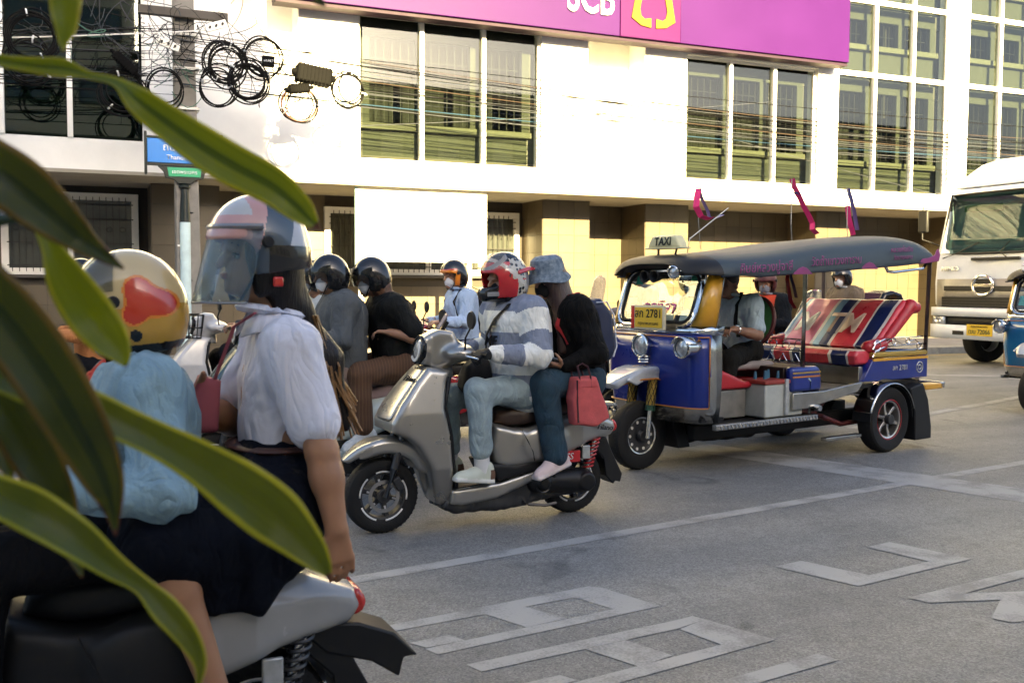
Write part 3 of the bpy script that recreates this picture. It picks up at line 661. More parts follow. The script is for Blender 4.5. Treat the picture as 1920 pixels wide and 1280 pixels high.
# ================================================================ motor scooters (local x forward, y left, origin under the rear axle)
rubber = M('tyre_rubber', (.018, .018, .018), .75, var=.2, scale=30, bump=.3, bscale=120)
chrome = M('chrome', (.62, .62, .61), .14, 1.)
dmetal = M('dark_metal', (.05, .05, .052), .4, .6)
blackg = M('gloss_black', (.012, .012, .013), .12, spec=.6)
blackp = M('matt_black_plastic', (.02, .02, .021), .5, var=.2)
silverp = M('champagne_silver_paint', (.325, .31, .282), .28, .75, var=.04, coat=.7)
lens = M('lamp_lens', (.50, .51, .51), .08, .55, spec=.8, var=.35, scale=30)
amber = M('amber_lens', (.55, .20, .02), .15, spec=.7); redl = M('red_lens', (.45, .02, .015), .12, spec=.7)
brownseat = M('brown_vinyl', (.045, .024, .016), .45, bump=.1)
rimw = M('white_rim_mark', (.6, .6, .6), .4)
def wheel(parent, x, y, r, w, rim_r, spokes, disc=True, rim=dmetal, marks=True, side=1, tw=None):
    """wheel part with tyre, rim, spokes and disc as sub-parts, axle along y"""
    hub = B().cyl((0, -w*.55, 0), (0, w*.55, 0), .045, n=18).build('wheel', dmetal, parent, bev=.004, loc=(x, y, r))
    pf = [(rim_r-.012, -w*.36), (rim_r+.01, -w*.46), (r-.03, -w*.5), (r-.012, -w*.42), (r, -w*.2), (r, w*.2), (r-.012, w*.42), (r-.03, w*.5), (rim_r+.01, w*.46), (rim_r-.012, w*.36), (rim_r-.012, -w*.36)]
    ty = B().lathe(pf, 44, (0, 0, 0), (0, 1, 0))
    for k in range(44):
        a = 2*math.pi*k/44; c = Vector((math.cos(a)*(r-.0034), 0, math.sin(a)*(r-.0034)))
        for s in (-1, 1): ty.box(c+Vector((0, s*w*.18, 0)), (.010, w*.2, .006), Matrix.Rotation(-a+math.pi/2, 3, 'Y') @ Matrix.Rotation(s*.6, 3, 'Z'))
    ty.build('tyre', rubber, hub)
    ri = B().lathe([(rim_r+.004, -w*.40), (rim_r-.022, -w*.34), (rim_r-.026, -w*.1), (rim_r-.026, w*.1), (rim_r-.022, w*.34), (rim_r+.004, w*.40)], 40, (0, 0, 0), (0, 1, 0))
    ri.build('rim', rim, hub)
    if marks:
        for k in range(5):
            a0 = k*1.256; B().lathe([(rim_r-.010, w*.41), (rim_r+.004, w*.415)], 8, (0, 0, 0), (0, 1, 0), (a0, a0+.85)).build('rim_stripe', rimw, hub, solid=.001)
    for k in range(spokes):
        a = 2*math.pi*k/spokes + .3; d = Vector((math.cos(a), 0, math.sin(a))); n = Vector((-math.sin(a), 0, math.cos(a)))
        rg = lambda t, hw, yy: [d*t+n*hw+Vector((0, -yy, 0)), d*t+n*hw+Vector((0, yy, 0)), d*t-n*hw+Vector((0, yy, 0)), d*t-n*hw+Vector((0, -yy, 0))]
        B().loft([rg(.035, .02, w*.26), rg(rim_r*.5, .012, w*.2), rg(rim_r-.02, .016, w*.26)]).build('spoke', rim, hub, bev=.003)
        if marks: B().loft([[p+Vector((0, w*.215, 0)) for p in rg(t, .006, .0015)] for t in (rim_r*.42, rim_r*.82)]).build('spoke_stripe', rimw, hub, smooth=0)
    if disc:
        B().lathe([(.078, side*w*.5), (.10, side*w*.5), (.10, side*w*.54), (.078, side*w*.54), (.078, side*w*.5)], 32, (0, 0, 0), (0, 1, 0)).build('brake_disc', M('disc_steel', (.35, .34, .33), .3, .9), hub)
    return hub
def arc(cx, cz, r, a0, a1, n): return [(cx+r*math.cos(R(a0+(a1-a0)*i/n)), cz+r*math.sin(R(a0+(a1-a0)*i/n))) for i in range(n+1)]
def scooter(label, loc, rz, paint=silverp, group=None):
    t = thing('scooter', label, 'scooter', loc, rz, group)
    WB, RF, RR = 1.335, .232, .225
    fw = wheel(t, WB, 0, RF, .11, .155, 6)
    B().tube([(WB+.0, .085, RF), (WB-.055, .085, RF+.17), (WB-.12, .075, .62)], [.022, .024, .022], 10).tube([(WB, -.085, RF), (WB-.055, -.085, RF+.17), (WB-.12, -.075, .62)], [.022, .024, .022], 10).build('fork', dmetal, t)
    B().box((WB-.085, .075, RF+.075), (.05, .03, .085), (0, .5, 0)).build('brake_caliper', dmetal, t, bev=.008)
    # front mudguard: arched shell
    f = F((.98, -.13, .34), (1.62, .13, .68), .009)
    out = arc(WB-.025, RF-.005, .365, 40, 150, 18)
    f.prof(out + [(WB-.30, .34), (WB-.2, .38)] + arc(WB, RF, .262, 128, 48, 10), lambda X, Z: .105 - .055*np.clip((X-1.42)/.16, 0, 1), .035, k=0)
    f.prof(arc(WB, RF, .30, 0, 180, 20), .074, .01, mode='s', k=.01)
    f.build('front_mudguard', paint, t)
    # apron / leg shield
    f = F((.72, -.24, .06), (1.40, .24, 1.06), .0095)
    wf = lambda X, Z: .085 + .125*np.clip((Z-.10)/.30, 0, 1) - .065*np.clip((Z-.74)/.28, 0, 1) - .02*np.clip((X-1.22)/.1, 0, 1)
    f.prof([(1.075, 1.02), (1.16, .93), (1.27, .79), (1.325, .69), (1.32, .635), (1.235, .60), (1.16, .54), (1.085, .42), (1.045, .28), (1.01, .165), (.93, .135), (.80, .145), (.80, .20), (.87, .21), (.905, .265), (.93, .42), (.945, .60), (.985, .76), (.96, .92), (.92, 1.0)], wf, .035, k=0)
    f.prof(arc(WB, RF, .335, 0, 359, 24), .075, .01, mode='s', k=.015)
    f.build('apron', paint, t)
    B().loft([[(x, y, z) for y in (-.165, -.09, 0, .09, .165)] for x, z in ((.945, .96), (.975, .78), (.935, .60), (.918, .42), (.895, .27))], closed=False).build('inner_leg_shield', blackp, t, solid=.02)
    for s in (-1, 1):
        B().tube([(.965, s*.148, .93), (.99, s*.185, .77), (.952, s*.203, .60), (.937, s*.203, .44), (.912, s*.185, .28)], .006, 6).build('edge_trim', blackp, t)
        B().tube([(.47, s*.202, .61), (.44, s*.222, .55), (.40, s*.226, .47), (.38, s*.215, .405)], .0035, 5).build('panel_gap', blackp, t)
    # raised centre panel on the apron with dark surround
    pr_ = [(1.085, 1.005), (1.165, .915), (1.275, .785), (1.33, .69)]
    def strip(hw0, hw1, off):
        b = B(); rows = []
        for i, (x, z) in enumerate(pr_):
            u = i/(len(pr_)-1); hw = hw0+(hw1-hw0)*u; rows.append([(x+off-abs(s)**2*.022, s*hw, z+off*.6) for s in (-1, -.6, 0, .6, 1)])
        return b.loft(rows, closed=False)
    strip(.138, .178, .004).build('panel_surround', blackg, t, solid=.012, sub=1)
    strip(.112, .150, .013).build('centre_panel', paint, t, solid=.012, sub=1)
    for s in (1, -1):
        B().prism([(1.285, .70), (1.245, .755), (1.20, .83), (1.185, .86), (1.205, .80), (1.26, .715)], s*.105, s*.128).build('position_lamp', M('smoked_lens', (.03, .045, .055), .1, spec=.8), t, bev=.004)
    xd = Vector((-.05, .97, 0)); text('badge', 'Filano', .052, blackg, t, (1.165, .045, .945), (-.10, 1, 0), (-.55, 0, .83), .004, shear=.35, bold=.008, sx=1.2)
    # steering head, handlebar cowl and headlamp
    f = F((.70, -.24, .94), (1.16, .24, 1.30), .0085)
    f.prof([(1.09, 1.03), (1.105, 1.12), (1.075, 1.20), (.98, 1.245), (.90, 1.235), (.86, 1.17), (.80, 1.13), (.79, 1.08), (.90, 1.03), (1.0, 1.0)], lambda X, Z: .062+.06*np.clip((1.02-X)/.12, 0, 1) + .02*np.clip((X-1.02)/.06, 0, 1), .035, k=0)
    f.ell((.86, .12, 1.10), (.10, .10, .05), k=.05).ell((.86, -.12, 1.10), (.10, .10, .05), k=.05).cap((.93, 0, .96), (.95, 0, 1.04), .07, .08, k=.03)
    f.build('handlebar_cowl', paint, t)
    hb = B().lathe([(.02, .0), (.088, .0), (.095, .018), (.09, .03), (.078, .034), (.074, .02)], 28, (1.068, 0, 1.115), (.96, 0, .12)).build('headlamp_bezel', blackg, t)
    B().lathe([(.0, .034), (.03, .032), (.055, .026), (.074, .012)], 24, (1.075, 0, 1.115), (.96, 0, .12)).build('lens', lens, hb)
    B().lathe([(.055, .030), (.073, .030), (.073, .036), (.055, .036)], 24, (1.075, 0, 1.115), (.96, 0, .12), (2.2, 5.6)).build('light_ring', rimw, hb)
    B().tube([(.785, .37, 1.10), (.80, .25, 1.105), (.82, .15, 1.10), (.83, 0, 1.11), (.81, -.15, 1.10), (.76, -.25, 1.105), (.70, -.36, 1.10)], .013, 8).build('handlebar', dmetal, t)
    B().tube([(.80, .25, 1.105), (.785, .38, 1.10)], .019, 10).build('grip', rubber, t); B().tube([(.76, -.25, 1.105), (.695, -.37, 1.10)], .019, 10).build('grip', rubber, t)
    for s, q in ((1, .86), (-1, .80)): B().tube([(q, s*.2, 1.10), (q+.02, s*.28, 1.09), (q-.01, s*.37, 1.08)], .007, 6).build('brake_lever', chrome, t)
    for s, q in ((1, .86), (-1, .80)):
        m = B().tube([(q, s*.2, 1.12), (q+.02, s*.25, 1.20), (q, s*.29, 1.27)], .006, 6).build('mirror', blackp, t)
        B().lathe([(0, -.012), (.04, -.012), (.056, 0), (.05, .012), (0, .012)], 20, (q, s*.30, 1.31), (1, 0, 0)).build('mirror_head', blackp, m)
    # floor, belly, tunnel
    f = F((.25, -.22, .06), (1.0, .22, .45), .009)
    f.prof([(.93, .255), (.94, .165), (.86, .15), (.62, .175), (.30, .285), (.30, .345), (.60, .278)], .175, .025, k=0); f.build('floor_panel', paint, t)
    B().prism([(.91, .262), (.60, .285), (.57, .265), (.91, .245)], -.15, .15).build('floor_mat', blackp, t, bev=.006)
    f = F((.20, -.21, .22), (.72, .21, .52), .009); f.prof([(.68, .40), (.62, .285), (.30, .345), (.24, .40), (.26, .44), (.50, .385), (.60, .40)], .185, .02, k=0); f.build('lower_side_trim', blackp, t)
    f = F((-.05, -.15, .06), (1.02, .15, .42), .012); f.prof([(.98, .135), (.90, .095), (.60, .085), (.42, .09), (.30, .12), (.02, .15), (-.02, .30), (.25, .40), (.6, .24), (.95, .2)], .13, .03, k=0).noise(.006, 60, 3); f.build('engine_underside', dmetal, t)
    # rear bodywork
    f = F((-.36, -.27, .33), (.74, .27, .76), .0095)
    wr = lambda X, Z: .085 + .12*np.clip((X+.33)/.35, 0, 1) - .035*np.clip((X-.40)/.25, 0, 1) - .05*np.clip((Z-.62)/.09, 0, 1)
    f.prof([(.64, .655), (.50, .615), (.40, .61), (.25, .665), (.05, .70), (-.15, .675), (-.29, .615), (-.32, .565), (-.27, .515), (-.05, .49), (.21, .405), (.56, .36), (.63, .38), (.665, .50)], wr, .045, k=0)
    f.ell((.30, .20, .52), (.14, .035, .10), k=.06).ell((.30, -.20, .52), (.14, .035, .10), k=.06)
    f.build('rear_bodywork', paint, t)
    for s in (1,): text('badge', 'Filano', .05, blackg, t, (-.16, s*.182, .585), (-.97, -.22, -.14), (0, 0, 1), .004, shear=.35, bold=.008, sx=1.2)
    f = F((-.26, -.18, .58), (.66, .18, .86), .0095)
    f.prof([(.61, .64), (.59, .705), (.52, .735), (.34, .735), (.22, .76), (.08, .80), (-.12, .805), (-.20, .775), (-.18, .72), (.05, .68), (.30, .64), (.5, .615)], lambda X, Z: .155-.06*np.clip((X-.38)/.2, 0, 1)-.03*np.clip((-.02-X)/.2, 0, 1), .045, k=0); f.build('seat', brownseat, t)
    B().tube([(-.02, .15, .74), (-.18, .155, .735), (-.29, .10, .72), (-.31, 0, .72), (-.29, -.10, .72), (-.18, -.155, .735), (-.02, -.15, .74)], .013, 10).build('grab_rail', silverp, t)
    B().prism([(-.30, .62), (-.325, .575), (-.315, .545), (-.28, .53), (-.27, .6)], -.085, .085).build('tail_lamp', redl, t, bev=.015)
    # rear wheel, drive, shock, exhaust
    rw = wheel(t, 0, 0, RR, .115, .15, 6, disc=False)
    f = F((-.16, .05, .10), (.42, .21, .42), .009)
    f.cap((-.02, .12, .235), (.32, .12, .25), .085, .075, k=.02).cap((-.02, .155, .235), (-.02, .18, .235), .075, .065, k=.01).cap((.30, .15, .25), (.30, .175, .25), .06, .05, k=.01); f.build('drive_case', M('engine_black', (.028, .028, .03), .38, .3), t)
    for x in (-.02, .30): B().torus((x, .185, .24), .05, .006, (0, 1, 0), 20, 6).build('cover_ring', dmetal, t)
    sh = B().cyl((-.06, .12, .29), (-.13, .13, .56), .017).build('shock_absorber', chrome, t)
    B().tube([(-.065+.03*math.cos(a)-.06*a/50, .125+.03*math.sin(a), .32+.2*a/50) for a in [i*.5 for i in range(100)]], .006, 5).build('spring', M('red_spring', (.45, .02, .02), .35, spec=.6), sh)
    B().box((.12, .165, .405), (.20, .012, .075), (0, .0, 0)).build('sticker_plate', M('sticker_red', (.50, .02, .025), .4), t, bev=.003)
    text('lettering', 'YSS', .06, rimw, t, (.12, .172, .405), (-1, 0, 0), (0, 0, 1), .002, bold=.012, shear=.2)
    B().bb(-.06, -.0, .15, .165, .38, .47).build('oil_reservoir', gal, t, bev=.006)
    B().tube([(.4, -.10, .16), (.2, -.15, .17), (.05, -.19, .22), (-.26, -.20, .30)], [.02, .03, .055, .06], 14).build('exhaust', dmetal, t)
    B().prism([(-.10, .50), (-.24, .50), (-.285, .40), (-.37, .24), (-.355, .185), (-.315, .195), (-.30, .175), (-.24, .235), (-.22, .36), (-.14, .44)], -.075, .075).build('rear_mudflap', blackp, t, bev=.006)
    B().prism([(p[0], p[1]) for p in arc(0, RR, .27, 35, 150, 12)] + [(p[0], p[1]) for p in arc(0, RR, .25, 150, 35, 12)], -.07, .07).build('inner_mudguard', blackp, t)
    B().tube([(.42, .13, .13), (.40, .17, .12), (.30, .20, .11), (.22, .21, .12)], .011, 6).build('side_stand', dmetal, t)
    B().tube([(.26, .18, .30), (.245, .25, .30)], .012, 6).tube([(.26, -.18, .30), (.245, -.25, .30)], .012, 6).build('passenger_footrest', dmetal, t)
    return t
def recolour(root, mp, drop=()):
    for o in list(root.children_recursive):
        if o.name.split('.')[0] in drop:
            for c in list(o.children_recursive): bpy.data.objects.remove(c)
            bpy.data.objects.remove(o); continue
        if o.type == 'MESH' and any(m in mp for m in o.data.materials):
            o.data = o.data.copy()
            for i, m in enumerate(o.data.materials):
                if m in mp: o.data.materials[i] = mp[m]
SILVER = scooter('champagne silver scooter carrying two riders, brown seat and green-gloved driver', (2.969, 5.984, 0), R(183.3))
# ================================================================ people
skin = M('skin', (.30, .16, .10), .5, var=.08, scale=12, sss=.15); skin2 = M('skin_brown', (.22, .115, .07), .5, var=.08, scale=12, sss=.1); skin3 = M('skin_light', (.32, .155, .08), .48, var=.06, scale=12, sss=.15)
hairm = M('black_hair', (.018, .013, .011), .38, var=.5, scale=60, aniso=(1, 1, .08), bump=.5, bscale=160)
def cloth(name, col, var=.08, bump=.25, **k): return M(name, col, .85, var=var, scale=9, bump=bump, bscale=55, spec=.2, fold=.5, **k)
def vv(a): return np.array(a, float)
def nrm(a): a = vv(a); return a/max(np.linalg.norm(a), 1e-9)
def lerp(a, b, t): return vv(a)*(1-t) + vv(b)*t
def headrot(yaw=0., pitch=0., roll=0.):
    return np.array(Matrix.Rotation(R(yaw), 3, 'Z') @ Matrix.Rotation(R(pitch), 3, 'Y') @ Matrix.Rotation(R(roll), 3, 'X'))
def hand(f, w, d, pn, th, curl=.6, k=.008, g=0., sc=1.):
    """palm and five fingers from the wrist w; d finger direction, pn palm-facing normal, th direction the thumb side faces"""
    w, d, pn = vv(w), nrm(d), nrm(pn); th = nrm(vv(th) - d*np.dot(th, d)); pn = nrm(np.cross(d, th)*np.sign(np.dot(np.cross(d, th), pn) or 1))
    for s in (-.024, 0, .024): f.cap(w + th*s*.6*sc, w + d*.085*sc + th*s*sc, .017*sc+g, .0145*sc+g, k=.012)
    for i, (o, L) in enumerate(((.031, .068), (.011, .076), (-.010, .072), (-.030, .056))):
        p = w + d*.085*sc + th*o*sc; L *= sc; a = curl*.55
        for j, fr in enumerate((.45, .32, .26)):
            q = p + (d*math.cos(a) + pn*math.sin(a))*L*fr*1.15; f.cap(p, q, (.0098-.0008*j)*sc+g, (.0090-.0008*j)*sc+g, k=.004); p = q; a += curl*.75
    p = w + d*.02*sc + th*.028*sc
    for j, (L, m) in enumerate(((.045, .9), (.032, .45), (.026, .2))):
        q = p + nrm(d*.75 + th*m + pn*(.25+.45*curl))*L*sc; f.cap(p, q, (.0135-.0015*j)*sc+g, (.012-.0015*j)*sc+g, k=.006); p = q
def patch(c, rot, r, az, el, n=22, m=9, th=.003, cz=0.):
    """part of an ellipsoid shell in head space"""
    b = B(); rows = []
    for j in range(m+1):
        e = R(el[0]+(el[1]-el[0])*j/m); row = []
        for i in range(n+1):
            a = R(az[0]+(az[1]-az[0])*i/n); p = vv((r[0]*math.cos(e)*math.cos(a), r[1]*math.cos(e)*math.sin(a), r[2]*math.sin(e)+cz)); row.append(tuple(vv(c)+rot @ p))
        rows.append(row)
    return b.loft(rows, closed=False)
def hp(c, rot, p): return vv(c) + rot @ vv(p)
def make_helmet(parent, c, rot, mats, matfn=None, kind='open', visor=None, vel=(-38, 22), strap=True, s=1.0, rim=None, cutz=-.145, hres=.0078):
    c = vv(c); o = c + rot @ vv((-.006, 0, .028)); r = vv((.146, .125, .148))*s
    f = F(o-.2*s, o+.2*s, hres)
    f.ell(o, r, rot, k=0).ell(o+rot @ vv((-.03, 0, -.05)), r*vv((.80, .93, .85)), rot, k=.03)
    if kind == 'full':
        f.ell(o+rot @ vv((.075, 0, -.095)), (.098, .085, .062), rot, k=.03); f.ell(o+rot @ vv((.155, 0, -.10)), (.03, .05, .045), rot, k=.04)
    f.ell(o+rot @ vv((0, 0, -.005)), r-.026, rot, k=0, mode='s'); f.ell(o+rot @ vv((-.015, 0, -.09)), (.112, .092, .10), rot, k=.01, mode='s')
    if kind == 'full': f.box(o+rot @ vv((.13, 0, -.012)), (.20, .20, .088), .03, rot, k=.01, mode='s'); f.cut(o+rot @ vv((0, 0, -.165)), rot @ vv((.12, 0, -1)))
    else: f.box(o+rot @ vv((.155, 0, -.115)), (.21, .34, .26), .045, rot, k=.012, mode='s'); f.cut(o+rot @ vv((0, 0, cutz)), rot @ vv((-.12, 0, -1)))
    loc = lambda q: (q-o) @ rot
    h = f.build('helmet', mats, parent, matfn=(lambda q: matfn(loc(q))) if matfn else None)
    if strap:
        pts = [hp(c, rot, p) for p in ((.03, .092, -.03), (.055, .07, -.09), (.06, .03, -.125), (.06, -.03, -.125), (.055, -.07, -.09), (.03, -.092, -.03))]
        B().tube(pts, .009, 6, flat=.35).build('chin_strap', blackp, h)
    if visor: patch(o, rot, r*1.05, (-82, 82), vel).build('visor', visor, h, smooth=80)
    for s_ in (-1, 1): B().cyl(hp(o, rot, (.025, s_*.122, .01)), hp(o, rot, (.025, s_*.137, .01)), .017, n=12).build('visor_screw', blackp, h, bev=.003)
    return h
def person(label, fr, J, top, bottom, shoes=None, skinm=skin, name='person', sleeve='long', hoodie=False, tr=1., lr=1., hd=(0, 0, 0), hair=None, helmet=None, mask=None, gloves=None, hands=None, seed=1, stripes=None, skirt=None, body_h=.0105, collar=None, shoe_mats=None, socks=None, torso=(.145, .155), topless=False, pants_end=.93, headsc=1., legs=True, topmats=None, topfn=None, top_h=.0105, wrk=1., ak=.05):
    """fr = (location, yaw): a frame shared with the vehicle.  J: joint positions in it"""
    t = thing(name, label, 'person', fr[0], fr[1]); J = {k: vv(v) for k, v in J.items()}
    pel, che, nec, hdp = J['pel'], J['che'], J['nec'], J['head']; lft = nrm(J['shL']-J['shR']); rot = headrot(*hd)
    allp = np.array(list(J.values())); lo, hi = allp.min(0)-.27, allp.max(0)+.27
    # --- one continuous body
    f = F(lo, hi, body_h)
    for s in (-.05, .05): f.cap(pel+lft*s, che+lft*s, .10, .105, k=.05)
    f.cap(J['shL'], J['shR'], .05, k=.05).cap(che, nec, .07, .052, k=.04).cap(nec, hdp+rot @ vv((-.015, 0, -.05)), .052, .05, k=.03)
    H = lambda *p: hp(hdp, rot, vv(p)*headsc)
    f.ell(H(-.008, 0, .035), vv((.098, .078, .102))*headsc, rot, k=.02).ell(H(.030, 0, -.055), vv((.062, .056, .066))*headsc, rot, k=.035).cap(H(.088, 0, .012), H(.108, 0, -.022), .010, .014, k=.012)
    f.ell(H(.083, 0, -.055), (.018, .026, .012), rot, k=.012).ell(H(.078, 0, -.093), (.018, .02, .016), rot, k=.02).cap(H(.082, .045, .022), H(.088, .015, .026), .012, .012, k=.014).cap(H(.082, -.045, .022), H(.088, -.015, .026), .012, .012, k=.014)
    for s in (-1, 1): f.ell(H(-.01, s*.080, -.012), (.022, .009, .033), rot, k=.008).ell(H(.080, s*.032, .0), (.016, .018, .009), rot, k=.012, mode='s')
    for sd in 'LR':
        sh, el, wr = J['sh'+sd], J['el'+sd], J['wr'+sd]
        f.cap(sh, el, .052, .044, k=.03).cap(el, lerp(el, wr, .35), .044, .046, k=.02).cap(lerp(el, wr, .3), wr, .045, .030, k=.02)
        hh = (hands or {}).get(sd)
        if hh: hand(f, wr, *hh[:3], curl=hh[3])
        else: hand(f, wr, nrm(wr-el)+vv((.2, 0, -.1)), (0, 0, -1), lft*(-1 if sd == 'L' else 1), .9)
        if legs:
            hip, kn, an = J['hip'+sd], J['kn'+sd], J['an'+sd]
            f.cap(hip, kn, .082, .055, k=.04).cap(kn, lerp(kn, an, .3), .055, .055, k=.02).cap(lerp(kn, an, .25), an, .054, .034, k=.02).cap(an, lerp(an, J['to'+sd], .75), .036, .028, k=.02)
        else: f.cap(J['hip'+sd], J['kn'+sd], .085, .06, k=.04)
    f.cap(J['hipL'], J['hipR'], .095, k=.05)
    f.build('body', skinm, t)
    # --- upper garment
    f = F(lo, hi, top_h); a, c = torso
    for s in (-.055, .055): f.cap(pel+lft*s, che+lft*s, a*tr, c*tr, k=.06)
    f.cap(J['shL'], J['shR'], .085*tr, k=.06).cap(che, lerp(che, nec, .75), .085, .068, k=.05)
    arms = []
    for sd in 'LR':
        sh, el, wr = J['sh'+sd], J['el'+sd], J['wr'+sd]
        if sleeve == 'none': continue
        e = el if sleeve == 'long' else lerp(sh, el, .72)
        f.cap(sh, e, .073*tr if sleeve == 'long' else max(.073*tr, .074), .064*tr if sleeve == 'long' else max(.07*tr, .074), k=ak, t=1); arms.append((sh, el))
        if sleeve == 'long': f.cap(el, lerp(el, wr, .93), .062*tr, .045*tr, k=.02, t=1); arms.append((el, wr))
        if sleeve == 'short': f.cut(e, nrm(el-sh)) if False else None
    f.noise(.005*wrk, 14, seed).noise(.0065*wrk, 26, seed+5, (1, 1, .38), ridge=True).noise(.0025*wrk, 60, seed+7, (1, 1, .5), ridge=True)
    if hoodie:
        f.cap(nec+lft*.06+vv((-.05, 0, -.01)), nec-lft*.06+vv((-.05, 0, -.01)), .06, k=.04)
    fn = None
    if stripes is not None:
        per, z0 = stripes
        def fn(q):
            seg = [(pel, che, 1., 0.)] + [(p, r_, .75, (np.linalg.norm(J['sh'+sd]-J['el'+sd]) if kk else 0.)) for kk, (p, r_), sd in [(i % 2, arms[i], 'LR'[i//2]) for i in range(len(arms))]]
            best = np.full(len(q), 9.); par = np.zeros(len(q))
            for i, (p, r_, kk, off) in enumerate(seg):
                ab = r_-p; L = np.linalg.norm(ab); u = ((q-p) @ ab)/L**2; d = np.linalg.norm(q-p-np.clip(u, 0, 1)[:, None]*ab, axis=1) - (.20 if i == 0 else .07)
                v = q[:, 2]-z0 if i == 0 else (1.36-z0) - (u*L + off); m = d < best; best[m] = d[m]; par[m] = v[m]
            return (np.floor(par/per) % 2).astype(int)
    if topfn: fn = topfn
    f.build('shirt' if name == 'person' else 'shirt', topmats or top, t, matfn=fn)
    if collar:
        pts = [nec + lft*(.085*math.cos(x)) + np.cross(lft, (0, 0, 1))*(-.075*math.sin(x)) + vv((0, 0, .012+.012*math.sin(-x))) for x in [2*math.pi*i/18 for i in range(18)]]
        B().tube(pts, .028, 8, True, flat=.55).build('collar', collar, t)
    # --- lower garment
    if skirt is None:
        f = F(lo, hi, .0105); f.cap(J['hipL'], J['hipR'], .128*lr, k=.05)
        for s in (-.05, .05): f.cap(pel+lft*s, lerp(pel, che, .15)+lft*s, .125, k=.05)
        for sd in 'LR':
            hip, kn, an = J['hip'+sd], J['kn'+sd], J['an'+sd]; e = lerp(kn, an, pants_end)
            f.cap(hip, kn, .105*lr, .083*lr, k=.05).cap(kn, e, .081*lr, .066*lr, k=.025)
        f.noise(.004, 18, seed+2).noise(.005, 26, seed+9, (.6, 1, .6), ridge=True); f.build('trousers', bottom, t)
        if shoes is not None or shoe_mats:
            for sd in 'LR':
                an, to = J['an'+sd], J['to'+sd]; d = nrm(to-an-vv((0, 0, (to-an)[2]))); up = vv((0, 0, 1)); up = nrm(up-d*(up @ d)); slope = nrm(to-an+vv((0, 0, .085)))
                x = slope; y = nrm(np.cross((0, 0, 1), x)); z = np.cross(x, y); Rm = np.stack([x, y, z], 1); base = an + z*-.075
                g = F(an-.26, an+.26, .0085); P = lambda *p: base + Rm @ vv(p)
                g.cap(P(-.045, 0, .035), P(.13, 0, .022), .046, .036, k=.02).cap(P(.08, .012, .02), P(.165, .004, .016), .044, .032, k=.03).cap(P(-.015, 0, .08), P(.06, 0, .045), .043, .038, k=.03).cap(P(-.04, 0, .06), P(-.03, 0, .085), .04, .043, k=.02)
                g.box(P(.058, .003, .006), (.275, .095, .032), .014, Rm, k=.006).cut(P(0, 0, -.010), -z)
                sm = shoe_mats or [shoes, M('sole_white', (.62, .62, .58), .7)]
                def sfn(q, P0=base, Rm=Rm, n=len(sm)):
                    l = (q-P0) @ Rm; r_ = np.zeros(len(q), int); r_[l[:, 2] < .020] = 1
                    if n > 2: r_[(l[:, 0] < -.035) & (l[:, 2] > .02) & (l[:, 2] < .08)] = 2
                    return r_
                s_ = g.build('shoe', sm, t, matfn=sfn)
                for q in range(5): B().tube([P(.045+q*.019, -.026, .079-q*.0085), P(.045+q*.019, 0, .089-q*.0085), P(.045+q*.019, .026, .079-q*.0085)], .004, 5).build('lace', M('lace_white', (.6, .6, .57), .8), s_)
                if socks is not None: B().cyl(an+z*-.02, lerp(an, J['kn'+sd], .30), .047, .052, n=16).build('sock', socks, t)
    else: skirt(t, J)
    if hair: hair(t, hdp, rot)
    if helmet: helmet(t, hdp, rot)
    if mask is not None:
        f = F(hdp-.2, hdp+.2, .0075); f.ell(H(.044, 0, -.052), (.056, .060, .062), rot, k=0).ell(H(.078, 0, -.035), (.020, .022, .03), rot, k=.02); f.cut(H(.018, 0, 0), rot @ vv((-1, 0, 0))).cut(H(0, 0, -.008), rot @ vv((-.1, 0, 1))).cut(H(0, 0, -.105), rot @ vv((0, 0, -1)))
        m = f.build('face_mask', mask, t)
        for s in (-1, 1): B().tube([H(.03, s*.058, -.03), H(0, s*.075, -.015), H(-.015, s*.084, .005)], .0025, 4).build('ear_loop', mask, m)
    if gloves:
        for sd in 'LR':
            if sd not in gloves: continue
            hh = (hands or {}).get(sd); f = F(J['wr'+sd]-.2, J['wr'+sd]+.2, .008); el, wr = J['el'+sd], J['wr'+sd]
            if hh: hand(f, wr, *hh[:3], curl=hh[3], g=.005)
            else: hand(f, wr, nrm(wr-el)+vv((.2, 0, -.1)), (0, 0, -1), lft*(-1 if sd == 'L' else 1), .9, g=.005)
            f.cap(lerp(wr, el, .12), lerp(wr, el, -.12), .038, .033, k=.02)
            ms, gf = gloves[sd]; f.build('glove', ms, t, matfn=(lambda q, wr=wr: gf(q-wr)) if gf else None)
    return t
def eyes(t, hdp, rot):
    w = M('eye_white', (.35, .33, .31), .2); k = M('iris', (.02, .012, .008), .15); br = hairm
    for s in (-1, 1):
        e = B().lathe([(.0095*math.sin(a), .0095*math.cos(a)) for a in [math.pi*i/10 for i in range(11)]], 14, hp(hdp, rot, (.0685, s*.032, .0))).build('eye', w, t)
        B().lathe([(0, .0099), (.003, .0096), (.0055, .0086)], 12, hp(hdp, rot, (.0685, s*.032, .0)), rot @ vv((1, s*.1, 0))).build('iris', k, e)
        B().tube([hp(hdp, rot, (.086, s*.018, .030)), hp(hdp, rot, (.086, s*.034, .035)), hp(hdp, rot, (.073, s*.054, .029))], [.003, .004, .002], 6).build('eyebrow', br, t)
        B().tube([hp(hdp, rot, (.078, s*.018, .004)), hp(hdp, rot, (.080, s*.032, .0075)), hp(hdp, rot, (.072, s*.047, .003))], .003, 5).build('eyelashes', k, t)
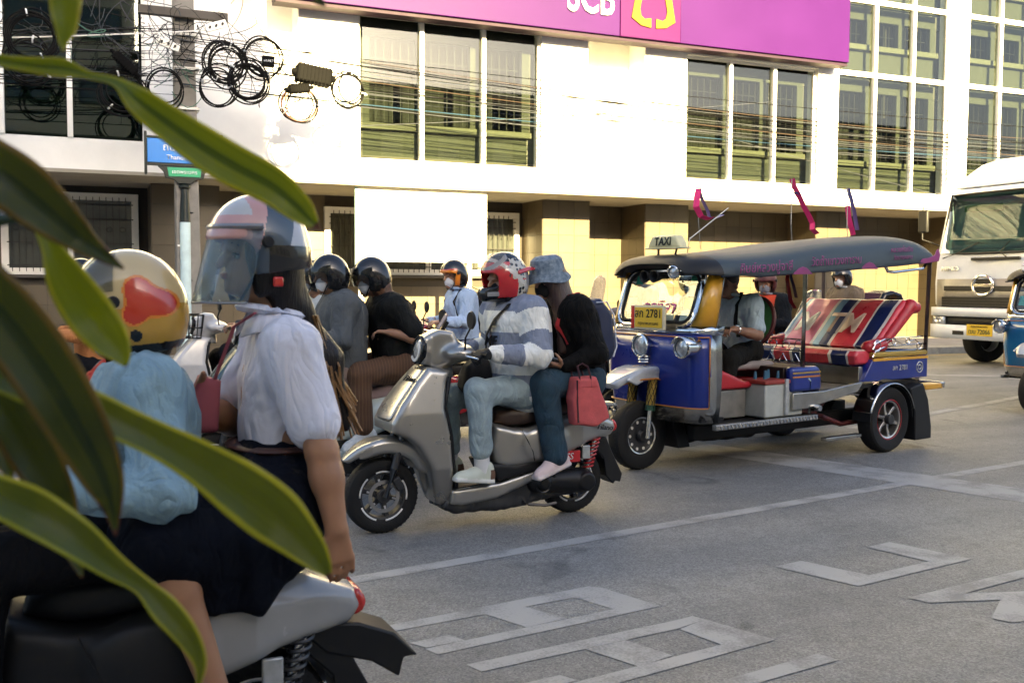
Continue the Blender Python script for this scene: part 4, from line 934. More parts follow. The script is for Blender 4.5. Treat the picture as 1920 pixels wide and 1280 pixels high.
# ================================================================ the pair on the silver scooter
FS = ((2.969, 5.984, 0), R(183.3))
rug = [cloth('rugby_white', (.70, .70, .66)), cloth('rugby_slate', (.20, .225, .29))]
denim = M('pale_denim', (.25, .32, .345), .9, var=.18, scale=14, bump=.35, bscale=160, fold=.5); sneak = M('sneaker_sage', (.50, .53, .45), .7, var=.08); heel = M('sneaker_brown', (.12, .06, .035), .7)
neon = M('neon_green', (.25, .80, .02), .6); gblk = M('glove_black', (.016, .016, .018), .6, bump=.2)
hred = M('helmet_red', (.42, .015, .02), .22, coat=.6); hblk = M('helmet_black', (.016, .016, .018), .2, coat=.6); hwht = M('helmet_white', (.45, .44, .42), .25, coat=.5); hgry = M('helmet_grey', (.20, .20, .21), .3, coat=.4)
def dots(name, a, b_, sc):
    if name in MATS: return MATS[name]
    m = bpy.data.materials.new(name); m.use_nodes = True; t = m.node_tree; p = t.nodes['Principled BSDF']; tc = t.nodes.new('ShaderNodeTexCoord'); v = t.nodes.new('ShaderNodeTexVoronoi'); v.inputs['Scale'].default_value = sc; v.inputs['Randomness'].default_value = .35
    r = t.nodes.new('ShaderNodeValToRGB'); r.color_ramp.elements[0].position = .38; r.color_ramp.elements[0].color = tuple(b_)+(1,); r.color_ramp.elements[1].position = .43; r.color_ramp.elements[1].color = tuple(a)+(1,)
    t.links.new(tc.outputs['Object'], v.inputs['Vector']); t.links.new(v.outputs['Distance'], r.inputs[0]); t.links.new(r.outputs[0], p.inputs['Base Color']); p.inputs['Roughness'].default_value = .25; p.inputs['Coat Weight'].default_value = .5
    MATS[name] = m; return m
dotm = dots('helmet_dots', (.40, .385, .34), (.012, .012, .012), 34.)
clearv = thin_glass('clear_visor', (.88, .85, .80), refl=.9, haze=.10, hcol=(.7, .66, .6)); smokev = thin_glass('smoke_visor', (.45, .48, .5), refl=1.); bluev = thin_glass('blue_glare_visor', (.82, .89, .93), refl=.5, haze=.09, hcol=(.30, .46, .55))  # haze of bluev paints a cyan reflection onto the near pillion's visor
def helmA(t, c, rot):
    def fn(l):
        x, y, z = l.T; o = np.zeros(len(l), int)
        o[(z > .10)] = 1; o[(x < .02) & (z > -.01) & (z < .12)] = 3; o[(x < -.02) & (z < -.02)] = 3; o[(x < -.095)] = 2
        o[(x > .10) & (z < -.05)] = 1; o[(np.abs(z-.9*x-.02) < .018) & (x > -.12)] = 4; o[(x > .02) & (z > .055) & (np.sin(z*95+x*60) > .3)] = 5; o[(z < -.125)] = 1
        return o
    h = make_helmet(t, c, rot, [hred, hblk, hgry, dotm, hwht, hgry], fn, 'full', None, s=1.12, hres=.0055)
    o = vv(c) + rot @ vv((-.006, 0, .028))
    patch(o, rot, vv((.176, .150, .178)), (-70, 70), (18, 62)).build('lifted_visor', clearv, h, smooth=80)
    f = F(o-.25, o+.25, .008)      # swept red tail spoiler
    f.prof([(-.02, .03), (-.10, .055), (-.205, .035), (-.21, .022), (-.11, .01)], lambda X, Z: .10+0*X, .008, k=0) if False else None
    b = B(); L = lambda *p: tuple(hp(o, rot, vv(p)*1.14))
    for s in (-1, 1): b.loft([[L(-.02, s*.128, .035), L(-.02, s*.132, .015), L(-.02, s*.118, .012), L(-.02, s*.114, .035)], [L(-.11, s*.105, .055), L(-.11, s*.112, .03), L(-.11, s*.09, .03), L(-.11, s*.085, .055)], [L(-.20, s*.03, .045), L(-.21, s*.035, .03), L(-.20, s*.0, .03), L(-.19, s*.0, .05)]])
    b.build('spoiler', hred, h, bev=.006)
    for s in (-1, 1): B().box(hp(o, rot, (.13, s*.072, -.10)), (.075, .012, .028), Matrix(rot.tolist()) @ Matrix.Rotation(-s*.45, 3, 'Z')).build('vent', hgry, h, bev=.004)
    B().box(hp(o, rot, (.176, 0, -.105)), (.02, .055, .035), Matrix(rot.tolist())).build('vent', hblk, h, bev=.004)
JA = dict(pel=(.36, 0, .86), che=(.40, 0, 1.26), nec=(.445, 0, 1.415), head=(.505, 0, 1.545), shL=(.40, .205, 1.345), shR=(.46, -.205, 1.345), elL=(.40, .315, 1.085), elR=(.60, -.33, 1.12), wrL=(.71, .275, 1.10), wrR=(.635, -.285, 1.075) if False else (.60, -.31, 1.12),
          hipL=(.37, .10, .84), hipR=(.37, -.10, .84), knL=(.775, .20, .865), knR=(.83, -.17, .79), anL=(.735, .19, .375), anR=(.80, -.16, .36), toL=(.93, .20, .315), toR=(.98, -.18, .29))
JA['elR'] = (.44, -.32, 1.10); JA['wrR'] = (.66, -.30, 1.10)
hdA = {'L': ((.9, .15, .05), (0, -.2, -1), (0, -1, .2), 1.15), 'R': ((.9, -.1, .05), (0, .2, -1), (0, 1, .2), 1.15)}
rA = person('driver of silver scooter in white and slate striped rugby shirt, red helmet and pale jeans', FS, JA, rug, denim, sneak, skin, tr=1.2, lr=1.02, hd=(6, 4, 0), helmet=helmA, seed=3, stripes=(.135, .955), topmats=rug, collar=rug[0],
            shoe_mats=[sneak, M('sole_white', (.62, .62, .58), .7), heel], socks=M('white_sock', (.62, .62, .62), .9), hands=hdA, torso=(.15, .155), pants_end=.74, top_h=.0075, mask=M('black_mask', (.014, .014, .015), .8),
            gloves={'L': ([gblk], None), 'R': ([gblk, neon], lambda l: ((np.sin(l[:, 0]*190+l[:, 2]*60) > -.3) & (l[:, 0] > .03)).astype(int))})
stp = M('black_webbing', (.015, .015, .016), .8)
def strap(pts, w, mat, parent, name='strap'): return B().tube(pts, w, 8, flat=.22).build(name, mat, parent)
strap([(.40, .13, 1.455), (.52, .11, 1.40), (.60, .06, 1.30), (.615, -.02, 1.20), (.58, -.10, 1.10)], .026, stp, rA, 'crossbody_strap')
t = thing('sling_bag', 'black sling bag hanging on the lap of the rugby-shirt rider', 'bag', FS[0], FS[1])
f = F((.42, -.35, .74), (.86, .15, 1.12), .01); f.prof([(.66, 1.08), (.74, 1.0), (.78, .86), (.72, .78), (.62, .80), (.56, .92), (.58, 1.04)], .075, .04, y0=-.08, k=0).noise(.006, 25, 4); f.build('pouch', M('black_nylon', (.014, .014, .015), .7, bump=.2), t); B().tube([(.64, -.158, 1.04), (.72, -.158, .99), (.765, -.158, .90)], .004, 5).build('zip', dmetal, t)
text('print', 'ME', .09, M('print_black', (.02, .02, .022), .8), rA, (.602, .02, 1.165), (-.30, .95, 0), (-.15, 0, 1), .004, bold=.02)
# phone holder on the bars
t = thing('phone', 'phone clamped in a holder on the silver scooter handlebar', 'phone', FS[0], FS[1])
B().box((.90, -.10, 1.27), (.012, .08, .155), (0, -.55, -.2)).build('body', M('phone_pinkish', (.33, .27, .28), .25, spec=.6), t, bev=.006); B().box((.878, -.10, 1.25), (.02, .05, .09), (0, -.55, -.2)).build('clamp', blackp, t, bev=.005); B().tube([(.87, -.10, 1.23), (.84, -.11, 1.17), (.82, -.12, 1.12)], .014, 6).build('arm', blackp, t)
# --- pillion passenger
JB = dict(pel=(-.03, 0, .93), che=(.02, 0, 1.27), nec=(.095, 0, 1.43), head=(.185, 0, 1.555), shL=(.06, .20, 1.36), shR=(.06, -.20, 1.36), elL=(-.02, .30, 1.08), elR=(.02, -.29, 1.10), wrL=(.20, .255, 1.01), wrR=(.24, -.22, 1.03),
          hipL=(-.03, .115, .90), hipR=(-.03, -.115, .90), knL=(.33, .235, .895), knR=(.34, -.23, .895), anL=(.255, .265, .43), anR=(.26, -.265, .43), toL=(.31, .30, .28), toR=(.33, -.30, .28))
JB['toL'] = (.40, .285, .30); JB['toR'] = (.40, -.285, .30)
def hairB(t, c, rot):
    f = F(vv(c)-(.42, .25, .62), vv(c)+(.2, .25, .2), .0105)
    f.ell(hp(c, rot, (-.03, 0, .03)), (.108, .09, .11), rot, k=0).cap(hp(c, rot, (-.04, .03, -.0)), vv((.06, .05, 1.33)), .088, .085, k=.05).cap(vv((.06, .05, 1.33)), vv((.07, .10, 1.13)), .085, .05, k=.05).cap(hp(c, rot, (-.01, .07, -.02)), vv((.13, .12, 1.28)), .05, .05, k=.05).cap(vv((.13, .12, 1.28)), vv((.14, .14, 1.10)), .05, .03, k=.05)
    f.noise(.007, 45, 6, (1, 1, .25)); f.build('hair', M('brown_black_hair', (.045, .022, .016), .36, var=.5, scale=60, aniso=(1, 1, .08), bump=.5, bscale=160), t)
hatm = M('paisley_hat', (.05, .08, .12), .85, scale=34, col2=(.20, .25, .30), bump=.2)
def hatB(t, c, rot):
    b = B(); o = vv(c)
    prof = [(.0, .165), (.07, .160), (.098, .140), (.108, .10), (.115, .055), (.122, .045), (.148, -.002), (.143, -.004), (.112, .03)]
    rows = []
    for r_, z in prof: rows.append([tuple(hp(o, rot, (-.012+r_*1.12*math.cos(a), r_*.98*math.sin(a), z+.012*math.sin(3*a)*(r_ > .13)))) for a in [2*math.pi*i/32 for i in range(32)]])
    b.loft(rows, caps=False); h = b.build('bucket_hat', hatm, t); return h
rB = person('pillion rider on silver scooter in black sweater, dark jeans and patterned bucket hat', FS, JB, cloth('black_knit', (.012, .0115, .011), var=.2), M('dark_denim', (.012, .035, .055), .85, var=.35, scale=10, bump=.3, bscale=150, fold=.5), None, skin, tr=1.14, lr=1.17, hd=(18, 10, 0),
            hair=hairB, helmet=hatB, mask=M('black_mask', (.014, .014, .015), .8), seed=8, shoe_mats=[M('sneaker_pink', (.58, .46, .45), .75, var=.12), M('sole_pink', (.60, .52, .50), .7)], torso=(.16, .16), hands={'L': ((.9, -.1, .1), (0, -.3, .9), (.1, 1, .3), .8), 'R': ((.9, .1, 0), (0, .3, .9), (0, -1, .3), .8)}, pants_end=.97)
t = thing('backpack', 'navy backpack with white piping and red shoulder straps on pillion rider', 'backpack', FS[0], FS[1])
f = F((-.40, -.22, .98), (.02, .22, 1.50), .0105); f.prof([(-.06, 1.42), (-.16, 1.44), (-.25, 1.34), (-.28, 1.10), (-.24, 1.02), (-.13, 1.01), (-.08, 1.1)], .155, .06, k=0).noise(.004, 20, 4); f.build('sack', M('navy_nylon', (.012, .018, .05), .6, bump=.15), t)
B().tube([(-.10, .158, 1.41), (-.18, .158, 1.415), (-.235, .158, 1.33), (-.26, .158, 1.12), (-.235, .158, 1.05)], .006, 6).build('piping', M('white_piping', (.65, .65, .67), .6), t)
for s in (-1, 1): strap([(-.06, s*.12, 1.42), (.02, s*.125, 1.475), (.10, s*.13, 1.455), (.165, s*.14, 1.38), (.19, s*.15, 1.26), (.13, s*.17, 1.14)], .024, M('red_webbing', (.42, .02, .025), .7), t, 'shoulder_strap')
t = thing('tablet', 'grey slab phone held by the pillion rider', 'phone', FS[0], FS[1]); B().box((.285, .215, 1.055), (.13, .10, .014), (.15, -.25, .2)).build('case', M('slate_case', (.10, .115, .13), .45), t, bev=.006)
# coral tote
t = thing('tote_bag', 'coral pink tote bag with dark handles hanging from the pillion rider', 'bag', FS[0], FS[1])
coral = M('coral_canvas', (.48, .085, .085), .85, var=.12, scale=20, bump=.35, bscale=220)
f = F((-.13, .22, .58), (.26, .46, .99), .009); f.prof([(.17, .94), (.03, .945), (-.04, .78), (-.075, .68), (.02, .625), (.18, .64), (.20, .80)], .058, .022, y0=.335, k=0).noise(.004, 22, 2); f.build('sack', coral, t)
dk = M('dark_handle', (.05, .015, .02), .7)
for y in (.29, .385): B().tube([(.15, y, .88), (.155, y, .95), (.16, y-.02, 1.015), (.125, y-.02, 1.03), (.09, y-.01, 1.01), (.075, y, .95), (.07, y, .88)], .009, 6, flat=.6).build('handle', dk, t)
B().tube([(.175, .392, .93), (.175, .395, .80), (.165, .394, .66)], .006, 6).build('seam', dk, t); B().tube([(.16, .395, .885), (.03, .395, .885)], .003, 5).build('seam', coral, t)
# ================================================================ three-wheeled taxi (local x forward, origin under the rear axle)
tblue = M('tuk_blue', (.004, .018, .17), .28, var=.10, scale=3, coat=.35); tyel = M('tuk_yellow', (.55, .28, .02), .3, var=.10, scale=5, coat=.4)
steel = M('stainless', (.46, .44, .40), .24, 1., var=.15, scale=10); canvas = M('slate_canvas', (.026, .040, .048), .6, var=.10, scale=5, bump=.12, bscale=18); canvtop = M('canvas_top', (.085, .086, .084), .7, var=.12, scale=4)
purp = M('purple_trim', (.20, .03, .13), .6); redv = M('red_vinyl', (.36, .012, .02), .35); orgl = M('orange_pinstripe', (.45, .16, .02), .4)
darkfr = M('dark_chassis', (.014, .013, .013), .6, var=.3, scale=12); maroon = M('maroon_frame', (.07, .008, .008), .5); gold = M('gold_net', (.40, .26, .05), .4, .4)
plated = M('plate_yellow', (.62, .40, .02), .45); ink = M('ink_black', (.012, .012, .013), .5); clearw = thin_glass('windscreen_glass', (.86, .89, .87), refl=1.)
checker = M('checker_plate', (.30, .29, .27), .35, .8, var=.5, scale=90)
def tuktuk(label, loc, rz, plate='สก 2781', seat=True):
    t = thing('tuk_tuk', label, 'tuk-tuk', loc, rz)
    # wheels
    fw = wheel(t, 2.5, 0, .285, .135, .165, 0, disc=False, rim=chrome, marks=False)
    B().lathe([(.0, .03), (.145, .03), (.15, .045)], 30, (0, 0, 0), (0, 1, 0)).lathe([(.0, -.03), (.145, -.03), (.15, -.045)], 30, (0, 0, 0), (0, 1, 0)).build('rim_plate', dmetal, fw)
    for k in range(10): a = k*.628; B().cyl((.115*math.cos(a), .026, .115*math.sin(a)), (.115*math.cos(a), .034, .115*math.sin(a)), .013, n=10).build('rim_hole', M('rim_hole_pale', (.6, .58, .53), .6), fw)
    B().cyl((0, -.06, 0), (0, .06, 0), .05, n=16).build('hub_cap', dmetal, fw, bev=.006)
    for s in (-1, 1):
        rw = wheel(t, 0, s*.60, .305, .16, .185, 6, disc=False, rim=M('alloy', (.50, .48, .45), .28, .9), marks=False)
        B().lathe([(.0, s*.045), (.04, s*.05), (.05, s*.03)], 20, (0, 0, 0), (0, 1, 0)).build('centre_cap', chrome, rw)
        B().lathe([(.0, s*-.03), (.17, s*-.03)], 24, (0, 0, 0), (0, 1, 0)).build('brake_drum', darkfr, rw); B().torus((0, s*.066, 0), .183, .004, (0, 1, 0), 36, 6).build('red_pinline', redv, rw)
    # fork with netted sleeves
    for s in (-1, 1):
        fk = B().cyl((2.50, s*.115, .27), (2.475, s*.115, .53), .022).build('fork_leg', chrome, t)
        B().cyl((2.475, s*.115, .52), (2.44, s*.115, .80), .036, .040, n=16).build('fork_sleeve', gold, fk)
        b = B()
        for k in range(8):
            for d in (-1, 1): b.tube([(2.475-.035*u + .041*math.cos(k*.785+d*u*2.4), s*.115+.041*math.sin(k*.785+d*u*2.4), .52+.28*u) for u in [i/8 for i in range(9)]], .003, 4)
        b.build('sleeve_net', blackp, fk); B().cyl((2.476, s*.115, .50), (2.471, s*.115, .545), .042, n=14).build('sleeve_band', M('green_band', (.01, .06, .035), .5), fk)
    B().prism([(2.24, .60), (2.30, .60), (2.23, .40), (2.16, .16), (2.02, .16), (2.12, .42)], -.13, .13).build('front_mudflap', blackp, t, bev=.006)
    # front mudguard
    f = F((2.02, -.20, .44), (2.90, .20, .92), .010)
    f.prof(arc(2.47, .30, .565, 50, 152, 16) + arc(2.47, .30, .50, 152, 50, 16), lambda X, Z: .16-.10*np.clip((X-2.55)/.28, 0, 1)**2, .025, k=0)
    for s in (-1, 1): f.prof(arc(2.47, .30, .545, 58, 150, 14) + arc(2.47, .30, .455, 150, 66, 14), .014, .008, y0=s*.145, k=.02)
    f.build('front_mudguard', [M('mudguard_white', (.36, .38, .40), .2, coat=.6, var=.2, scale=9), tblue, tyel], t, matfn=lambda q: np.where((q[:, 0] < 2.36), 1, np.where((np.abs(q[:, 0]-2.45+.25*np.sin(q[:, 1]*30)*.2) < .06) & (np.abs(q[:, 1]-.02) < .06), 2, np.where((q[:, 2] < .77) & (q[:, 0] < 2.6), 1, 0))))
    B().tube([(2.79, .06, .70), (2.70, .13, .745), (2.60, .162, .765), (2.45, .164, .765), (2.28, .164, .72), (2.12, .164, .61), (2.03, .164, .52)], .008, 6).build('mudguard_trim', orgl, t)
    # front shell
    def plan(z, fx, hw, rc):
        pts = [(2.12, -hw, z)]; n = 8
        for i in range(n+1): a = -math.pi/2 + math.pi/2*i/n; pts.append((fx-rc+rc*math.cos(a), -hw+rc+rc*math.sin(a), z))
        for i in range(1, 6): pts.append((fx+.03*math.sin(math.pi*i/6), (-hw+rc)+(2*hw-2*rc)*i/6, z))
        for i in range(n+1): a = math.pi/2*i/n; pts.append((fx-rc+rc*math.cos(a), hw-rc+rc*math.sin(a), z))
        return pts + [(2.12, hw, z)]
    sh = B(); rows = [plan(.42, 2.34, .53, .16), plan(.55, 2.36, .55, .15), plan(.80, 2.385, .565, .14), plan(1.0, 2.39, .56, .14), plan(1.13, 2.37, .55, .14)]
    sh.loft(rows, closed=False); body = sh.build('front_shell', [tblue, steel], t, solid=.02)
    me = body.data; me.polygons.foreach_set('material_index', [1 if (p.center.x < 2.245 or p.center.z < .53) else 0 for p in me.polygons])
    for z, m in ((.545, orgl), (1.115, orgl)): B().tube([(x+(.012 if abs(y) < .45 else .008), y*1.02, z) for x, y, _ in plan(z, 2.37, .555, .145)[2:-2]], .006, 6).build('pinstripe', m, t)
    for s in (-1, 1): B().tube([(2.262, s*.572, .55), (2.27, s*.582, .85), (2.262, s*.572, 1.11)], .006, 6).build('pinstripe', orgl, t)
    B().loft([[(x-.02, y, z+.0) for x, y, z in plan(1.131, 2.37, .55, .14)], [(x-.04, y, 1.20) for x, y, z in plan(1.2, 2.37, .545, .14)]], closed=False).build('chrome_belt', chrome, t, solid=.02)
    B().bb(2.05, 2.30, -.53, .53, .43, .46).build('front_floor', darkfr, t)
    # windscreen frame and screen
    wb, wt = [(2.345, 1.215), (2.20, 1.635)], None
    def wp(y, u): return (2.345-.145*u, y, 1.215+.42*u)
    def rr(hw, u0, u1, rc):
        o = []
        for cx, cu, a0 in ((hw-rc, u1-rc*2.3, 0), (-hw+rc, u1-rc*2.3, 90), (-hw+rc, u0+rc*2.3, 180), (hw-rc, u0+rc*2.3, 270)):
            for i in range(6): a = R(a0+i*18); o.append(wp(cx+rc*math.cos(a), cu+rc*2.3*math.sin(a)))
        return o
    B().tube(rr(.415, .03, .97, .09), .014, 8, True).build('windscreen_seal', rubber, t)
    B().tube(rr(.455, -.05, 1.04, .12), .020, 8, True, flat=.8).build('windscreen_trim', chrome, t)
    o_ = rr(.41, .035, .965, .085); B().add(o_, [tuple(range(len(o_)))]).build('windscreen', clearw, t, smooth=0, solid=.004)
    for s in (-1, 1):
        A = [(2.355, s*.455, 1.205), (2.33, s*.53, 1.205), (2.20, s*.56, 1.20), (2.16, s*.56, 1.62), (2.19, s*.47, 1.63)]
        q = [(2.335, s*.445, 1.20), (2.31, s*.525, 1.20), (2.17, s*.555, 1.20)]; q2 = [(2.175, s*.475, 1.635), (2.165, s*.53, 1.635), (2.10, s*.56, 1.635)]
        B().loft([q, q2], closed=False).build('corner_panel', tyel, t, solid=.016); B().tube([q[2], q2[2]], .014, 8).build('door_pillar', steel, t)
    B().box((2.19, 0, 1.17), (.20, .98, .05)).build('dashboard', blackp, t, bev=.015)
    stk = [((.34, .16), M('sticker_pale', (.5, .58, .6), .6), .10, .22), ((.345, .40), M('sticker_lime', (.42, .55, .08), .6), .09, .2), ((.34, .64), M('sticker_blue', (.40, .55, .62), .6), .085, .2), ((.35, .87), M('sticker_green', (.02, .25, .16), .6), .08, .16), ((-.33, .35), M('sticker_teal', (.05, .35, .36), .6), .10, .28), ((-.30, .86), M('sticker_green', (.02, .25, .16), .6), .09, .2), ((.16, .12), M('sticker_pale', (.5, .58, .6), .6), .12, .16)]
    for (y, u), m, w_, h_ in stk:
        c = [wp(y-w_/2, u-h_/2), wp(y+w_/2, u-h_/2), wp(y+w_/2, u+h_/2), wp(y-w_/2, u+h_/2)]; B().add([(x-.006, yy, z) for x, yy, z in c], [(0, 1, 2, 3)]).build('screen_sticker', m, t, smooth=0, solid=.001)
    xd, yd = (0, 1, 0), (-.326, 0, .945)
    text('screen_lettering', 'อรทิสา', .15, M('pink_decal', (.55, .10, .28), .5), t, vv(wp(.02, .30))+vv((.006, 0, 0)), xd, yd, .002, bold=.012, shear=.2)
    text('screen_lettering', 'ศิษย์หลวงปู่', .06, ink, t, vv(wp(.10, .88))+vv((.006, 0, 0)), xd, yd, .001)
    # lamps, grille badge, plate
    def lamp(c, r, d, L, nm, hood=False):
        c = vv(c); d = nrm(d); prof = [(.012, -L), (r*.55, -L*.8), (r*.92, -L*.35), (r*1.04, -.01), (r*1.10, 0), (r*1.08, .02), (r*.94, .026), (r*.90, .012)]
        l = B().lathe(prof, 26, c, d).build(nm, chrome, t); B().lathe([(0, .020), (r*.5, .016), (r*.9, .004)], 22, c, d).build('lens', lens, l)
        B().lathe([(0, -.03), (r*.45, -.02), (r*.85, .0)], 18, c, d).build('reflector', chrome, l)
        if hood: B().lathe([(r*1.12, -L*.5), (r*1.14, .05)], 18, c, d, (R(20), R(160))).build('hood', chrome, l, solid=.004)
    lamp((2.475, 0, 1.03), .092, (1, 0, 0), .10, 'headlamp')
    for s in (-1, 1): lamp((2.49, s*.50, 1.035), .078, (1, s*.04, 0), .26, 'side_lamp', True)
    for k in range(3): B().torus((2.43, 0, .895+k*.022), .06-.006*abs(k-1), .006, (0, 0, 1), 20, 6).build('grille_bar', chrome, t)
    pl = B().box((2.435, .04, 1.262), (.025, .40, .20)).build('plate_box', M('plate_frame_white', (.55, .50, .36), .5), t, bev=.006)
    B().box((2.449, .055, 1.262), (.006, .325, .165)).build('plate', plated, pl, bev=.002); B().box((2.45, -.135, 1.262), (.012, .035, .19)).build('marker_lamp', redl, pl, bev=.004)
    text('number', plate, .095, ink, pl, (2.454, .055, 1.292), (0, 1, 0), (0, 0, 1), .001, bold=.012); text('province', 'กรุงเทพมหานคร', .038, ink, pl, (2.454, .055, 1.213), (0, 1, 0), (0, 0, 1), .001, bold=.004)
    # floor, chassis
    B().bb(.95, 2.13, -.58, .585, .375, .405).build('cab_floor', darkfr, t)
    b = B().bb(.98, 2.24, .586, .632, .372, .418)
    b.build('step_board', checker, t, bev=.006); B().bb(.98, 2.24, -.632, -.586, .372, .418).build('step_board', checker, t, bev=.006)
    for k in range(30): B().box((1.0+k*.042, .6345, .395), (.02, .004, .03), (0, .5, 0)).build('tread_rib', chrome, t) if k < 29 else None
    B().bb(-.55, 2.15, -.30, -.22, .24, .37).bb(-.55, 2.15, .22, .30, .24, .37).build('chassis_rail', darkfr, t, bev=.01)
    f = F((.3, -.3, .16), (2.2, .3, .42), .02); f.cap((1.9, 0, .30), (1.2, 0, .30), .13, .15, k=.05).cap((1.15, 0, .30), (.45, 0, .32), .09, .10, k=.05).noise(.02, 20, 3); f.build('engine', darkfr, t)
    B().cyl((0, -.52, .305), (0, .52, .305), .04, n=12).cyl((0, -.1, .305), (0, .1, .305), .12, n=18).build('rear_axle', darkfr, t)
    for s in (-1, 1):
        B().tube([(1.0, s*.42, .42), (.70, s*.44, .36), (.42, s*.44, .27), (.12, s*.44, .28)], .035, 8, flat=.7).build('trailing_arm', maroon, t)
        B().prism([(1.05, .42), (.50, .60), (.45, .55), (.80, .33), (1.0, .36)], s*.36, s*.40).build('side_brace', maroon, t, bev=.005)
        B().bb(.36, .86, s*.60-.03, s*.60+.03, .17, .20).build('rear_step', steel, t, bev=.004) if s > 0 else None
    # driver seat, battery box, centre partition
    f = F((.95, -.48, .62), (2.12, .52, .90), .014); f.prof([(2.06, .70), (2.04, .86), (1.86, .80), (1.65, .72), (1.25, .72), (1.22, .66), (2.0, .66)], .42, .03, k=0); f.build('engine_cover', redv, t)
    f = F((1.02, -.30, .74), (1.70, .32, .94), .012); f.prof([(1.64, .79), (1.60, .85), (1.30, .88), (1.10, .86), (1.08, .79)], .25, .04, k=0).noise(.004, 20, 2); f.build('driver_seat', M('worn_seat', (.20, .17, .16), .6, var=.3), t)
    bb_ = B().bb(1.12, 1.60, .32, .575, .42, .70).build('battery_box', M('grey_white_box', (.36, .38, .36), .6, var=.15), t, bev=.012)
    B().bb(1.11, 1.61, .31, .585, .701, .735).build('lid', M('red_lid', (.25, .03, .02), .6), bb_, bev=.008); B().bb(1.33, 1.37, .576, .60, .44, .74).build('latch', gal, bb_, bev=.004)
    for k in range(7): B().cyl((1.20+k*.055, .40+.03*(k % 3), .737), (1.20+k*.055, .40+.03*(k % 3), .80+.01*(k % 2)), .016, .01, n=8).build('bottle', M('bottle_blue', (.05, .14, .22), .2), bb_)
    B().bb(1.64, 2.1, -.3, .40, .42, .655).build('engine_box', M('box_steel_dull', (.22, .21, .19), .4, .5, var=.25), t, bev=.01)
    B().tube([(1.06, .60, .43), (1.06, .60, .71), (1.09, .60, .735)], .012, 8).build('grab_handle', chrome, t)
    B().cyl((.99, .56, .475), (.99, .66, .475), .035, .025, n=14).build('side_marker', chrome, t)
    bs = B().lathe([(0, -.03), (.20, -.03), (.225, -.015), (.225, .015), (.20, .03), (0, .03)], 30, (1.10, .0, 1.20), (.97, 0, .22)).build('round_backrest', [M('green_cushion', (.015, .09, .02), .7), maroon], t)
    B().torus((1.10, 0, 1.20), .222, .022, (.97, 0, .22), 30, 8).build('piping', maroon, bs)
    # passenger tub
    B().prism([(1.30, .835), (.96, .835), (.92, .82), (.90, .70), (.90, .62), (1.30, .62)], .52, .605).build('side_pod', tblue, t, bev=.03); B().prism([(1.30, .835), (.96, .835), (.90, .70), (.90, .62), (1.30, .62)], -.605, -.52).build('side_pod', tblue, t, bev=.03)
    for z, m in ((.78, gold), (.745, orgl)):
        for s in (-1, 1): B().bb(.93, 1.29, s*.606-.004, s*.606+.004, z, z+.012).build('pod_stripe', m, t)
    B().bb(.92, 1.30, -.515, .515, .62, .83).build('bulkhead', M('bulkhead_dark', (.03, .015, .012), .5), t, bev=.01)
    for s in (-1, 1): B().prism([(1.29, .615), (.88, .615), (.36, .665), (.34, .645), (.40, .58), (1.10, .475), (1.29, .475)], s*.585, s*.612).build('sill_panel', steel, t, bev=.006)
    B().bb(.36, .915, -.58, .58, .60, .63).build('passenger_floor', M('floor_rubber', (.06, .055, .05), .7), t)
    B().bb(-.62, .30, -.56, .56, .60, .64).build('rear_floor', darkfr, t); B().bb(.28, .34, -.57, .57, .63, .80).build('seat_riser', steel, t, bev=.006)
    for s in (-1, 1):
        ar = arc(0, .305, .345, 14, 166, 16)
        B().prism([(.33, .665), (.20, .86), (-.66, .875), (-.66, .665)] + [(x, z) for x, z in arc(0, .305, .37, 106, 74, 4)], s*.53, s*.615).build('rear_side_panel', tblue, t, bev=.008)
        B().bb(-.66, .19, s*.575-.045, s*.575+.045, .877, .925).build('side_top_rail', gold, t, bev=.012); B().bb(-.66, .20, s*.612, s*.622, .845, .87).build('rail_stripe', tyel, t)
        b = B(); ri = []
        for x, z in ar:
            ri.append([(x, s*.52, z), (x, s*.70, z), (x*.965, s*.712, .305+(z-.305)*.965), (x*.965, s*.52, .305+(z-.305)*.965)])
        b.loft(ri).build('wheel_arch', chrome, t, bev=.008); b2 = B(); b2.loft([[(x*.95, s*.50, .305+(z-.305)*.95), (x*.95, s*.69, .305+(z-.305)*.95), (x*.93, s*.69, .305+(z-.305)*.93), (x*.93, s*.50, .305+(z-.305)*.93)] for x, z in arc(0, .305, .345, 0, 180, 18)]).build('arch_liner', blackp, t)
        B().prism([(-.27, .58), (-.47, .62), (-.56, .46), (-.62, .20), (-.62, .085), (-.36, .085), (-.35, .35)], s*.52, s*.70, 'y').build('rear_mudflap', blackp, t, bev=.01)
        B().bb(-.86, -.56, s*.60-.06, s*.60+.06, .545, .60).build('bumper_end', tyel, t, bev=.01)
        text('body_number', 'สก 2781', .07, M('silver_letters', (.42, .42, .40), .4), t, (-.22, s*.618, .77), (-s, 0, 0), (0, 0, 1), .002, bold=.006)
        em = B().torus((-.53, s*.617, .765), .05, .006, (0, 1, 0), 24, 6).torus((-.53, s*.617, .765), .022, .006, (0, 1, 0), 16, 6).build('side_emblem', M('silver_letters', (.42, .42, .40), .4), t)
    B().bb(-.90, -.82, -.66, .66, .55, .61).bb(-.82, -.62, -.66, -.60, .56, .60).build('rear_bumper', steel, t, bev=.012)
    B().bb(-.68, -.64, -.53, .53, .64, .92).build('tailboard', tblue, t, bev=.01)
